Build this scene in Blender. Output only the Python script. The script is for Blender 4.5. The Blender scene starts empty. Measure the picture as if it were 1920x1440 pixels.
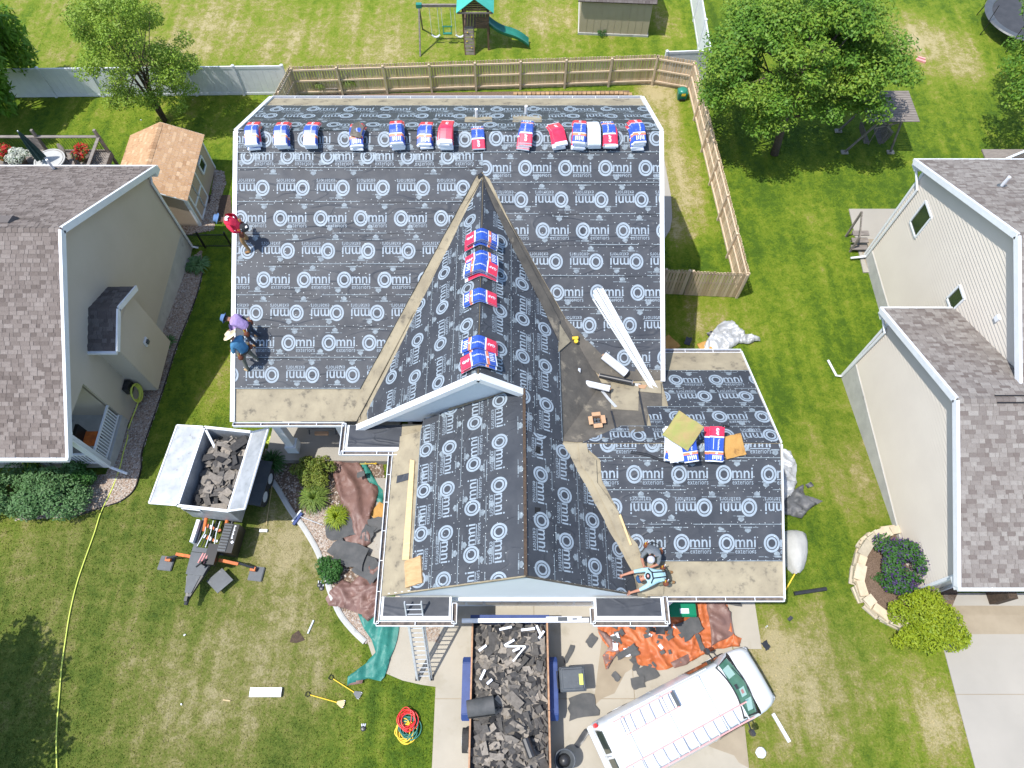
import bpy, bmesh, math, random
import numpy as np
from mathutils import Vector, Matrix, Euler
random.seed(7); rng = np.random.default_rng(7)
SC = bpy.context.scene; COL = SC.collection
# ---------------- camera, sky, sun, exposure ----------------
TILT = math.radians(27.25); FPX = 1320.0; CAMZ = 25.0
cam = bpy.data.cameras.new('camera'); camo = bpy.data.objects.new('camera', cam); COL.objects.link(camo)
cam.sensor_width = 36.0; cam.lens = 36.0 * FPX / 1920.0; cam.clip_start = 0.5; cam.clip_end = 600
camo.location = (0, 0, CAMZ); camo.rotation_euler = (TILT, 0, 0); SC.camera = camo
SUN_TO = Vector((-0.40, -0.15, 1.0)).normalized()      # towards the sun
w = bpy.data.worlds.new('World'); SC.world = w; w.use_nodes = True
nt = w.node_tree; bg = nt.nodes['Background']; sky = nt.nodes.new('ShaderNodeTexSky'); sky.sky_type = 'NISHITA'
sky.sun_disc = False; sky.sun_elevation = math.asin(SUN_TO.z); sky.sun_rotation = math.atan2(SUN_TO.x, SUN_TO.y)
nt.links.new(sky.outputs[0], bg.inputs[0]); bg.inputs[1].default_value = 0.15
sl = bpy.data.lights.new('sun', 'SUN'); sl.energy = 3.2; sl.angle = math.radians(0.5); sl.color = (1.0, 0.965, 0.9)
slo = bpy.data.objects.new('sun', sl); COL.objects.link(slo); slo.rotation_euler = SUN_TO.to_track_quat('Z', 'Y').to_euler()
SC.view_settings.view_transform = 'Standard'; SC.view_settings.look = 'None'; SC.view_settings.exposure = 0.9; SC.view_settings.gamma = 1
SC.cycles.max_bounces = 6; SC.cycles.diffuse_bounces = 3; SC.cycles.glossy_bounces = 3; SC.cycles.transmission_bounces = 4
SC.cycles.sample_clamp_indirect = 6

# ---------------- measuring helpers: a sight line of the photograph meets a real surface ----------------
CT, ST = math.cos(TILT), math.sin(TILT)
def ray(u, v):
    x = (u - 960) / FPX; y = (720 - v) / FPX
    return x, y * CT + ST, y * ST - CT
def gz(X, Y):                                            # the ground falls away to the north
    f = min(1, max(0, (X + 15) / 29.0)); y0 = 9 - 5 * f; y1 = 20 - 6 * f
    t = min(1, max(0, (Y - y0) / (y1 - y0)))
    return -1.6 * t
def Z(u, v, z):
    x, y, d = ray(u, v); t = (z - CAMZ) / d; return Vector((x * t, y * t, z))
def G(u, v, h=0.0):
    z = 0.0
    for _ in range(25):
        p = Z(u, v, z + h); z = 0.5 * z + 0.5 * gz(p.x, p.y)
    return Z(u, v, z + h)
def atX(u, v, X):
    x, y, d = ray(u, v); t = X / x; return Vector((X, y * t, CAMZ + d * t))
def atY(u, v, Y):
    x, y, d = ray(u, v); t = Y / y; return Vector((x * t, Y, CAMZ + d * t))
class Plane:                                             # z = c + a*X + b*Y ; local 2D: s along the eave, t up the slope
    def __init__(s, p0, sdir, up, slope):
        s.p0 = Vector(p0); s.S = Vector(sdir).normalized(); s.T = (Vector((up[0], up[1], 0)).normalized() + Vector((0, 0, slope))).normalized()
        s.N = s.S.cross(s.T).normalized()
        if s.N.z < 0: s.N = -s.N
    def hit(s, u, v, h=0):
        d = Vector(ray(u, v)); o = Vector((0, 0, CAMZ)); p0 = s.p0 + s.N * h
        return o + d * ((p0 - o).dot(s.N) / d.dot(s.N))
    def st(s, P): return ((P - s.p0).dot(s.S), (P - s.p0).dot(s.T))
    def px(s, u, v): return s.st(s.hit(u, v))
    def at(s, a, b, h=0): return s.p0 + s.S * a + s.T * b + s.N * h
    def z(s, X, Y): return s.p0.z - ((X - s.p0.x) * s.N.x + (Y - s.p0.y) * s.N.y) / s.N.z

# ---------------- mesh building ----------------
ORG = {}
class MB:
    def __init__(s): s.v = []; s.f = []; s.m = []; s.t = []
    def add(s, vs, fs, m=0, t=None):
        o = len(s.v); s.v += [tuple(p) for p in vs]
        if t is None: t = random.random()
        for f in fs: s.f.append([i + o for i in f]); s.m.append(m); s.t.append(t)
        return s
    def hexa(s, P, m=0, t=None):                          # 4 bottom + 4 top points
        return s.add(P, [(3, 2, 1, 0), (4, 5, 6, 7), (0, 1, 5, 4), (1, 2, 6, 5), (2, 3, 7, 6), (3, 0, 4, 7)], m, t)
    def box(s, c, d, rz=0, m=0, t=None, R=None):
        x, y, z = d[0] / 2, d[1] / 2, d[2] / 2
        R = R or Matrix.Rotation(rz, 3, 'Z'); c = Vector(c)
        return s.hexa([c + R @ Vector(q) for q in ((-x, -y, -z), (x, -y, -z), (x, y, -z), (-x, y, -z), (-x, -y, z), (x, -y, z), (x, y, z), (-x, y, z))], m, t)
    def beam(s, a, b, w, h, m=0, t=None, up=(0, 0, 1)):
        a, b = Vector(a), Vector(b); d = (b - a).normalized(); up = Vector(up)
        if abs(d.dot(up)) > .999: up = Vector((0, 1, 0))
        x = d.cross(up).normalized() * w / 2; y = x.cross(d).normalized() * h / 2
        return s.hexa([a - x - y, a + x - y, b + x - y, b - x - y, a - x + y, a + x + y, b + x + y, b - x + y], m, t)
    def prism(s, poly, dz, m=0, t=None):                  # poly: 3D points, dz: extrusion vector
        n = len(poly); dz = Vector(dz); P = [Vector(p) for p in poly]
        s.add([*P, *[p + dz for p in P]], [tuple(range(n))[::-1], tuple(range(n, 2 * n))] + [(i, (i + 1) % n, (i + 1) % n + n, i + n) for i in range(n)], m, t)
        return s
    def tube(s, pts, r, n=8, m=0, t=None, caps=True):
        pts = [Vector(p) for p in pts]; k = len(pts); rs = r if isinstance(r, (list, tuple)) else [r] * k
        vs = []; px = None
        for i, p in enumerate(pts):
            d = (pts[min(i + 1, k - 1)] - pts[max(i - 1, 0)]).normalized()
            a = px if px else Vector((0, 0, 1))
            if abs(d.dot(a)) > .95 and not px: a = Vector((1, 0, 0))
            x = (a - d * a.dot(d)).normalized(); px = x; y = d.cross(x)
            vs += [p + (x * math.cos(2 * math.pi * j / n) + y * math.sin(2 * math.pi * j / n)) * rs[i] for j in range(n)]
        fs = [(i * n + j, i * n + (j + 1) % n, (i + 1) * n + (j + 1) % n, (i + 1) * n + j) for i in range(k - 1) for j in range(n)]
        if caps: fs += [tuple(range(n))[::-1], tuple(range((k - 1) * n, k * n))]
        return s.add(vs, fs, m, t)
    def cyl(s, c, r, h, n=16, m=0, r2=None, t=None):
        return s.tube([c, Vector(c) + Vector((0, 0, h))], [r, r if r2 is None else r2], n, m, t)
    def grid(s, P, m=0, t=None):                          # rows of points
        r, c = len(P), len(P[0]); vs = [p for row in P for p in row]
        return s.add(vs, [(i * c + j, i * c + j + 1, (i + 1) * c + j + 1, (i + 1) * c + j) for i in range(r - 1) for j in range(c - 1)], m, t)
    def ball(s, c, r, sx=1, sy=1, sz=1, n=10, k=6, m=0, t=None, jit=0):
        c = Vector(c); vs = [c + Vector((0, 0, -r * sz))]
        for i in range(1, k):
            a = math.pi * i / k
            for j in range(n):
                q = 1 + random.uniform(-jit, jit)
                vs.append(c + Vector((math.sin(a) * math.cos(2 * math.pi * j / n) * r * sx, math.sin(a) * math.sin(2 * math.pi * j / n) * r * sy, -math.cos(a) * r * sz)) * q)
        vs.append(c + Vector((0, 0, r * sz))); L = len(vs) - 1
        fs = [(0, 1 + (j + 1) % n, 1 + j) for j in range(n)] + [(1 + i * n + j, 1 + i * n + (j + 1) % n, 1 + (i + 1) * n + (j + 1) % n, 1 + (i + 1) * n + j) for i in range(k - 2) for j in range(n)]
        fs += [(L, 1 + (k - 2) * n + j, 1 + (k - 2) * n + (j + 1) % n) for j in range(n)]
        return s.add(vs, fs, m, t)
    def build(s, name, mats, parent=None, smooth=False, bevel=0, kind=None):
        me = bpy.data.meshes.new(name); o = ORG.get(parent.name, Vector((0, 0, 0))) if parent else Vector((0, 0, 0))
        me.from_pydata([(a - o.x, b - o.y, c - o.z) for a, b, c in s.v], [], s.f)
        for mt in (mats if isinstance(mats, (list, tuple)) else [mats]): me.materials.append(mt)
        me.polygons.foreach_set('material_index', s.m)
        at = me.attributes.new('tint', 'FLOAT', 'FACE'); at.data.foreach_set('value', s.t)
        if smooth: me.polygons.foreach_set('use_smooth', [True] * len(me.polygons))
        me.update(); ob = bpy.data.objects.new(name, me); COL.objects.link(ob)
        if parent: ob.parent = parent; ORG[ob.name] = o
        if bevel:
            bm = bmesh.new(); bm.from_mesh(me); bmesh.ops.remove_doubles(bm, verts=bm.verts, dist=1e-5)
            bmesh.ops.bevel(bm, geom=list(bm.edges), offset=bevel, segments=2, affect='EDGES', clamp_overlap=True); bm.to_mesh(me); bm.free()
        if kind: ob['kind'] = kind
        return ob
def thing(name, label, cat, loc=(0, 0, 0), group=None):
    o = bpy.data.objects.new(name, None); COL.objects.link(o); o.location = loc; ORG[o.name] = Vector(loc)
    o.empty_display_size = .2; o['label'] = label; o['category'] = cat
    if group: o['group'] = group
    return o
def tag(o, label=None, cat=None, group=None, kind=None):
    if label: o['label'] = label
    if cat: o['category'] = cat
    if group: o['group'] = group
    if kind: o['kind'] = kind
    return o
def copy_tree(o, parent=None):
    c = o.copy(); COL.objects.link(c)
    if parent: c.parent = parent
    for ch in list(o.children): copy_tree(ch, c)
    return c
def place(o, loc, R=None, rz=None, s=None):
    o.location = loc
    if R is not None: o.rotation_euler = R.to_euler()
    elif rz is not None: o.rotation_euler = (0, 0, rz)
    if s: o.scale = (s, s, s)
    return o
def rot(ax, deg): return Matrix.Rotation(math.radians(deg), 3, ax)

# ---------------- materials ----------------
def mat(name, c1, c2=None, scale=3.0, rough=.6, bump=0, bscale=40, metal=0, tint=None, spec=.4, detail=4, stretch=None, wear=None, alpha=None, trans=0, ramp=None):
    m = bpy.data.materials.new(name); m.use_nodes = True; nt = m.node_tree; N = nt.nodes; L = nt.links
    b = N['Principled BSDF']; b.inputs['Roughness'].default_value = rough; b.inputs['Metallic'].default_value = metal
    b.inputs['Specular IOR Level'].default_value = spec
    if trans: b.inputs['Transmission Weight'].default_value = trans
    co = N.new('ShaderNodeTexCoord').outputs['Object']
    if stretch:
        mp = N.new('ShaderNodeMapping'); mp.inputs['Scale'].default_value = stretch; L.new(co, mp.inputs[0]); co = mp.outputs[0]
    col = None
    def noise(sc, det=4, ro=.6):
        n = N.new('ShaderNodeTexNoise'); n.inputs['Scale'].default_value = sc; n.inputs['Detail'].default_value = det; n.inputs['Roughness'].default_value = ro
        L.new(co, n.inputs['Vector']); return n.outputs[0]
    def mix(fac, a, bb):
        x = N.new('ShaderNodeMix'); x.data_type = 'RGBA'
        if isinstance(fac, float): x.inputs[0].default_value = fac
        else: L.new(fac, x.inputs[0])
        for k, q in ((6, a), (7, bb)):
            if isinstance(q, tuple): x.inputs[k].default_value = (*q[:3], 1)
            else: L.new(q, x.inputs[k])
        return x.outputs[2]
    def rmp(fac, lo, hi):
        r = N.new('ShaderNodeMapRange'); r.inputs[1].default_value = lo; r.inputs[2].default_value = hi; L.new(fac, r.inputs[0]); return r.outputs[0]
    if c2: col = mix(rmp(noise(scale, detail), .35, .65), c1, c2)
    if ramp:                                              # colour picked per piece by the 'tint' attribute
        a = N.new('ShaderNodeAttribute'); a.attribute_name = 'tint'; cr = N.new('ShaderNodeValToRGB'); cr.color_ramp.interpolation = 'LINEAR'
        e = cr.color_ramp.elements
        while len(e) < len(ramp): e.new(0.5)
        for i, c in enumerate(ramp): e[i].position = i / (len(ramp) - 1); e[i].color = (*c, 1)
        L.new(a.outputs['Fac'], cr.inputs[0])
        if col is not None:
            x = N.new('ShaderNodeMix'); x.data_type = 'RGBA'; x.blend_type = 'MULTIPLY'; x.inputs[0].default_value = 1; L.new(cr.outputs[0], x.inputs[6]); L.new(col, x.inputs[7]); col = x.outputs[2]
        else: col = cr.outputs[0]
    elif tint:
        a = N.new('ShaderNodeAttribute'); a.attribute_name = 'tint'
        col = mix(a.outputs['Fac'], col if col is not None else c1, tint)
    if wear:                                              # (colour, scale, lo, hi)
        col = mix(rmp(noise(wear[1], 6, .65), wear[2], wear[3]), col if col is not None else c1, wear[0])
    if col is None: b.inputs['Base Color'].default_value = (*c1, 1)
    else: L.new(col, b.inputs['Base Color'])
    if bump:
        bp = N.new('ShaderNodeBump'); bp.inputs['Strength'].default_value = 1; bp.inputs['Distance'].default_value = bump
        L.new(noise(bscale, 5), bp.inputs['Height']); L.new(bp.outputs[0], b.inputs['Normal'])
    return m
def wrinkle(m, sc, dist, st, rotz=.5):
    """sheet laid loose: broad swells plus sparse thin creases"""
    nt = m.node_tree; N = nt.nodes; L = nt.links; b = N['Principled BSDF']
    co = N.new('ShaderNodeTexCoord').outputs['Object']
    def crease(rz, s, th):
        mp = N.new('ShaderNodeMapping'); mp.inputs['Rotation'].default_value = (0, 0, rz); mp.inputs['Scale'].default_value = (.35, 1.3, 1); L.new(co, mp.inputs[0])
        n = N.new('ShaderNodeTexNoise'); n.inputs['Scale'].default_value = s; n.inputs['Detail'].default_value = 1; n.inputs['Distortion'].default_value = .15; L.new(mp.outputs[0], n.inputs[0])
        a = N.new('ShaderNodeMath'); a.operation = 'SUBTRACT'; a.inputs[1].default_value = .5; L.new(n.outputs[0], a.inputs[0])
        c = N.new('ShaderNodeMath'); c.operation = 'ABSOLUTE'; L.new(a.outputs[0], c.inputs[0])
        r = N.new('ShaderNodeMapRange'); r.inputs[1].default_value = 0; r.inputs[2].default_value = th; r.inputs[3].default_value = 1; r.inputs[4].default_value = 0; r.interpolation_type = 'SMOOTHSTEP'; L.new(c.outputs[0], r.inputs[0])
        k = N.new('ShaderNodeTexNoise'); k.inputs['Scale'].default_value = .55; k.inputs['Detail'].default_value = 1; L.new(mp.outputs[0], k.inputs[0])
        q = N.new('ShaderNodeMapRange'); q.inputs[1].default_value = .42; q.inputs[2].default_value = .6; L.new(k.outputs[0], q.inputs[0])
        x = N.new('ShaderNodeMath'); x.operation = 'MULTIPLY'; L.new(r.outputs[0], x.inputs[0]); L.new(q.outputs[0], x.inputs[1]); return x.outputs[0]
    c1, c2 = crease(rotz, sc, .035), crease(rotz - .7, sc * 1.3, .03)
    s = N.new('ShaderNodeTexNoise'); s.inputs['Scale'].default_value = 1.1; s.inputs['Detail'].default_value = 1.5; L.new(co, s.inputs[0])
    e = N.new('ShaderNodeMath'); e.operation = 'ADD'; L.new(c1, e.inputs[0]); L.new(c2, e.inputs[1])
    f = N.new('ShaderNodeMath'); f.operation = 'MULTIPLY_ADD'; f.inputs[1].default_value = 5.0; L.new(s.outputs[0], f.inputs[0]); L.new(e.outputs[0], f.inputs[2])
    bp = N.new('ShaderNodeBump'); bp.inputs['Distance'].default_value = dist; L.new(f.outputs[0], bp.inputs['Height']); L.new(bp.outputs[0], b.inputs['Normal'])
    return m
MT = {}
MT['felt'] = wrinkle(mat('underlayment_black', (.037, .041, .050), (.052, .057, .067), .9, .56, spec=.27, wear=((.075, .08, .09), 1.1, .52, .9)), 1.1, .014, .25)
MT['felt_x'] = MT['felt']
MT['print'] = mat('underlayment_print', (.28, .335, .39), (.22, .265, .31), 5, .6)
MT['print2'] = mat('underlayment_small_print', (.23, .275, .305), (.13, .155, .18), 9, .65)
MT['cap'] = mat('cap_nail', (.55, .6, .62), rough=.5)
MT['lap'] = mat('lap_line', (.18, .2, .21), (.05, .055, .06), 8, .6)
MT['ice'] = mat('tan_leak_barrier', (.33, .285, .2), (.245, .21, .15), 1.5, .9, .006, 30, wear=((.1, .09, .075), 3.0, .56, .75), spec=.15)
MT['oldfelt'] = mat('old_brown_felt', (.125, .112, .094), (.085, .078, .068), 2.0, .9, .01, 12, wear=((.26, .225, .17), 1.7, .58, .72), spec=.2)
MT['white'] = mat('white_trim', (.70, .72, .74), (.64, .66, .69), 3, .45)
MT['whitem'] = mat('white_metal', (.68, .72, .75), (.6, .64, .68), 4, .4, spec=.5)
MT['gut'] = mat('gutter_inside', (.16, .13, .11), (.07, .06, .055), 9, .9, .004, 60)
MT['ply'] = mat('plywood', (.5, .33, .17), (.4, .25, .12), 3, .8, stretch=(1, 4, 1))
MT['dark'] = mat('dark_gap', (.012, .012, .013), rough=.9)
MT['siding_t'] = mat('tan_siding', (.47, .42, .345), (.44, .39, .315), .6, .6, spec=.3)
MT['siding_w'] = mat('cream_siding', (.58, .53, .46), (.55, .50, .435), .6, .6, spec=.3)
MT['siding_m'] = mat('pale_blue_siding', (.68, .72, .74), (.64, .68, .7), .6, .55)
MT['conc'] = mat('concrete', (.38, .345, .285), (.33, .30, .245), .5, .9, .004, 60, wear=((.29, .26, .2), .9, .56, .72), spec=.2)
MT['conc2'] = mat('pale_concrete', (.34, .315, .275), (.30, .28, .245), .35, .9, .004, 60, wear=((.27, .25, .21), .5, .6, .8), spec=.2)
MT['found'] = mat('foundation_concrete', (.43, .43, .41), (.36, .36, .345), 2, .9, .01, 15, wear=((.24, .24, .23), 1.6, .6, .75))
MT['damp'] = mat('damp_concrete', (.25, .205, .145), (.3, .25, .18), 1.2, .75, .003, 60)
MT['mulch'] = mat('mulch', (.105, .07, .048), (.2, .14, .1), 22, .95, .03, 40, detail=8)
MT['soil'] = mat('soil', (.09, .06, .04), (.05, .035, .025), 12, .95, .02, 40)
MT['black'] = mat('black_plastic', (.02, .021, .024), (.03, .031, .034), 5, .4, spec=.5)
MT['steel'] = mat('painted_steel_dark', (.075, .085, .095), (.06, .068, .078), 5, .45, wear=((.14, .14, .14), 9, .62, .75))
MT['alu'] = mat('aluminium', (.58, .6, .62), (.48, .5, .52), 6, .4, metal=.25)
MT['lid'] = mat('galvanised_lid', (.42, .44, .46), (.31, .33, .35), 2.5, .5, metal=.3, wear=((.22, .22, .22), 5, .6, .75))
MT['orange'] = mat('orange_paint', (.62, .16, .03), (.4, .1, .03), 6, .5)
MT['rubber'] = mat('tyre_rubber', (.03, .03, .031), (.045, .045, .045), 12, .85)
MT['glass'] = mat('window_glass', (.012, .018, .014), (.03, .045, .03), .8, .06, spec=.8)
MT['wood_g'] = mat('grey_weathered_wood', (.24, .21, .185), (.15, .13, .115), 3, .85, .004, 40, stretch=(1, 8, 1))
MT['wood_p'] = mat('fence_pine', (.62, .49, .35), (.55, .425, .29), 1.2, .8, .004, 30, ramp=[(.8, .78, .76), (1, 1, 1), (1, .96, .9), (.72, .68, .62)], wear=((.27, .215, .16), .9, .64, .8))
MT['wood_r'] = mat('fence_rail', (.58, .465, .34), (.5, .39, .28), 5, .8, stretch=(1, 1, 5))
MT['wood_t'] = mat('new_lumber', (.58, .44, .24), (.5, .37, .2), 3, .75, stretch=(1, 6, 1))
MT['shing'] = mat('asphalt_shingle', (1, 1, 1), (.8, .8, .8), 30, .92, .006, 160, ramp=[(.122, .1, .09), (.155, .128, .115), (.185, .155, .14), (.212, .18, .163), (.238, .205, .187)], spec=.15)
MT['shing_r'] = mat('asphalt_shingle_grey', (1, 1, 1), (.82, .82, .82), 30, .92, .006, 160, ramp=[(.155, .128, .116), (.185, .16, .146), (.225, .2, .182), (.252, .227, .208), (.285, .262, .24)], spec=.15)
MT['shing_d'] = mat('asphalt_shingle_dark', (1, 1, 1), (.8, .8, .8), 30, .92, .006, 160, ramp=[(.095, .08, .076), (.125, .108, .102), (.155, .138, .13)], spec=.15)
MT['shing_s'] = mat('asphalt_shingle_tan', (1, 1, 1), (.85, .85, .85), 30, .9, .006, 160, ramp=[(.38, .225, .125), (.50, .32, .19), (.44, .27, .15), (.58, .40, .25)], spec=.15)
MT['shedw'] = mat('shed_panel', (.42, .33, .25), (.39, .3, .225), 1, .7)
MT['shedb'] = mat('back_shed_panel', (.40, .34, .245), (.37, .315, .225), 1, .7)
MT['scrap'] = mat('torn_shingle', (1, 1, 1), (.7, .7, .7), 12, .95, .01, 60, ramp=[(.035, .035, .037), (.085, .082, .08), (.2, .18, .158), (.33, .29, .245), (.25, .225, .195)], spec=.15)
def tarp(n, a, b): return mat(n, a, b, 2.0, .5, .012, 6, spec=.4)
MT['t_brown'] = tarp('brown_tarp', (.19, .11, .092), (.15, .085, .072))
MT['t_green'] = tarp('green_tarp', (.02, .145, .12), (.03, .19, .155))
MT['t_orange'] = tarp('orange_tarp', (.47, .135, .045), (.38, .105, .038))
MT['t_silver'] = mat('silver_tarp', (.46, .47, .48), (.36, .37, .38), 2.5, .4, .02, 4, metal=.2, spec=.5)
MT['t_dark'] = mat('dark_tarp', (.075, .078, .08), (.12, .12, .125), 2.5, .5, .02, 4)
MT['van'] = mat('white_van_paint', (.70, .72, .74), rough=.22, spec=.6)
MT['vang'] = mat('van_grey_side', (.5, .52, .53), rough=.3, spec=.5)
MT['winds'] = mat('green_tinted_glass', (.09, .24, .17), (.13, .32, .25), 1.4, .12, spec=.8)
MT['paper'] = mat('paper_on_dash', (.5, .72, .62), rough=.7)
MT['red'] = mat('red_plastic', (.6, .02, .02), rough=.3, spec=.5)
MT['fibre'] = mat('red_fibreglass_rail', (.72, .33, .31), (.6, .26, .25), 6, .5)
MT['blue'] = mat('blue_paint', (.02, .045, .16), (.03, .06, .2), 4, .45)
MT['edge'] = mat('rusty_edge', (.45, .26, .15), (.3, .17, .1), 8, .8)
MT['bl_blue'] = mat('wrapper_blue', (.02, .065, .36), (.03, .085, .42), 8, .3, spec=.55)
MT['bl_red'] = mat('wrapper_red', (.62, .02, .06), (.7, .035, .09), 8, .3, spec=.55)
MT['bl_or'] = mat('wrapper_orange', (.75, .2, .1), rough=.35)
MT['bl_wh'] = mat('wrapper_white', (.75, .78, .84), (.65, .68, .76), 8, .35)
MT['foamg'] = mat('mossy_foam_pad', (.27, .28, .085), (.34, .25, .11), 2.5, .95, .01, 40)
MT['foamo'] = mat('orange_foam_pad', (.45, .26, .08), (.4, .21, .06), 2.5, .95, .01, 40, wear=((.13, .07, .03), 2.2, .58, .7))
MT['card'] = mat('cardboard', (.48, .29, .17), (.42, .25, .14), 6, .85)
MT['yel'] = mat('yellow_plastic', (.75, .5, .04), rough=.45)
MT['yg'] = mat('yellow_green_hose', (.62, .68, .12), (.5, .58, .1), 6, .5)
MT['skin'] = mat('skin', (.42, .2, .13), (.36, .16, .1), 9, .6)
MT['bark'] = mat('bark', (.15, .11, .085), (.08, .06, .045), 14, .95, .02, 30)
MT['stone'] = mat('limestone', (.5, .44, .33), (.42, .37, .28), 4, .95, .02, 12, ramp=[(.8, .8, .8), (1, 1, 1), (1.1, 1.0, .9)])
MT['brick'] = mat('edging_brick', (.42, .28, .15), (.32, .2, .11), 5, .95, .01, 30, ramp=[(.8, .8, .8), (1.1, 1.1, 1.1)])
MT['pebble'] = mat('pebbles', (1, 1, 1), (.8, .8, .8), 30, .9, ramp=[(.17, .12, .09), (.32, .24, .18), (.42, .36, .3), (.25, .16, .11), (.5, .46, .41), (.2, .17, .15)])
MT['play'] = mat('playset_wood', (.17, .105, .07), (.12, .075, .05), 4, .8)
MT['teal'] = mat('teal_canopy', (.06, .42, .34), (.05, .36, .29), 2, .6)
MT['slide'] = mat('green_slide', (.02, .16, .12), (.03, .22, .16), 1.5, .3)
MT['tramp'] = mat('trampoline_mat', (.035, .037, .042), (.05, .052, .058), 2, .7)
MT['greenb'] = mat('green_bin_plastic', (.0, .17, .085), rough=.4)
MT['irr'] = mat('black_iron', (.012, .012, .013), rough=.4)
MT['pot'] = mat('planter', (.09, .07, .06), rough=.7)
def leafm(name, ramp, rough=.55):
    m = mat(name, (1, 1, 1), (.86, .88, .82), 1.3, rough, ramp=ramp, spec=.3)
    b = m.node_tree.nodes['Principled BSDF']; nt = m.node_tree
    tr = nt.nodes.new('ShaderNodeBsdfTranslucent'); mx = nt.nodes.new('ShaderNodeMixShader'); mx.inputs[0].default_value = .3
    src = b.inputs['Base Color'].links[0].from_socket; nt.links.new(src, tr.inputs[0])
    out = nt.nodes['Material Output']; nt.links.new(b.outputs[0], mx.inputs[1]); nt.links.new(tr.outputs[0], mx.inputs[2]); nt.links.new(mx.outputs[0], out.inputs[0]); return m
MT['leaf1'] = leafm('locust_leaves', [(.06, .15, .016), (.1, .215, .022), (.15, .28, .03), (.23, .32, .035), (.08, .18, .02)])
MT['leaf2'] = leafm('birch_leaves', [(.16, .28, .03), (.23, .36, .04), (.29, .4, .05), (.18, .3, .035), (.36, .42, .1)])
MT['leaf3'] = leafm('willow_leaves', [(.09, .21, .02), (.15, .3, .03), (.2, .34, .045)])
MT['leafy'] = leafm('yellow_shrub_leaves', [(.16, .24, .012), (.24, .32, .015), (.3, .36, .02), (.12, .2, .015)])
MT['leafd'] = leafm('dark_shrub_leaves', [(.03, .1, .02), (.05, .15, .03), (.075, .18, .045)])
MT['leafg'] = leafm('grey_green_shrub_leaves', [(.07, .16, .05), (.11, .22, .08), (.16, .27, .12)])
MT['leafs'] = leafm('spirea_leaves', [(.16, .22, .03), (.24, .27, .05), (.1, .17, .02), (.3, .26, .08)])
MT['blade'] = leafm('daylily_blades', [(.12, .2, .03), (.2, .27, .05), (.08, .15, .02)])
MT['purple'] = leafm('purple_flowers', [(.06, .025, .14), (.1, .05, .2), (.045, .02, .1)])
MT['redf'] = leafm('red_flowers', [(.5, .01, .02), (.65, .02, .03)])
MT['whitef'] = leafm('white_flowers', [(.6, .62, .55), (.75, .76, .7)])
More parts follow.
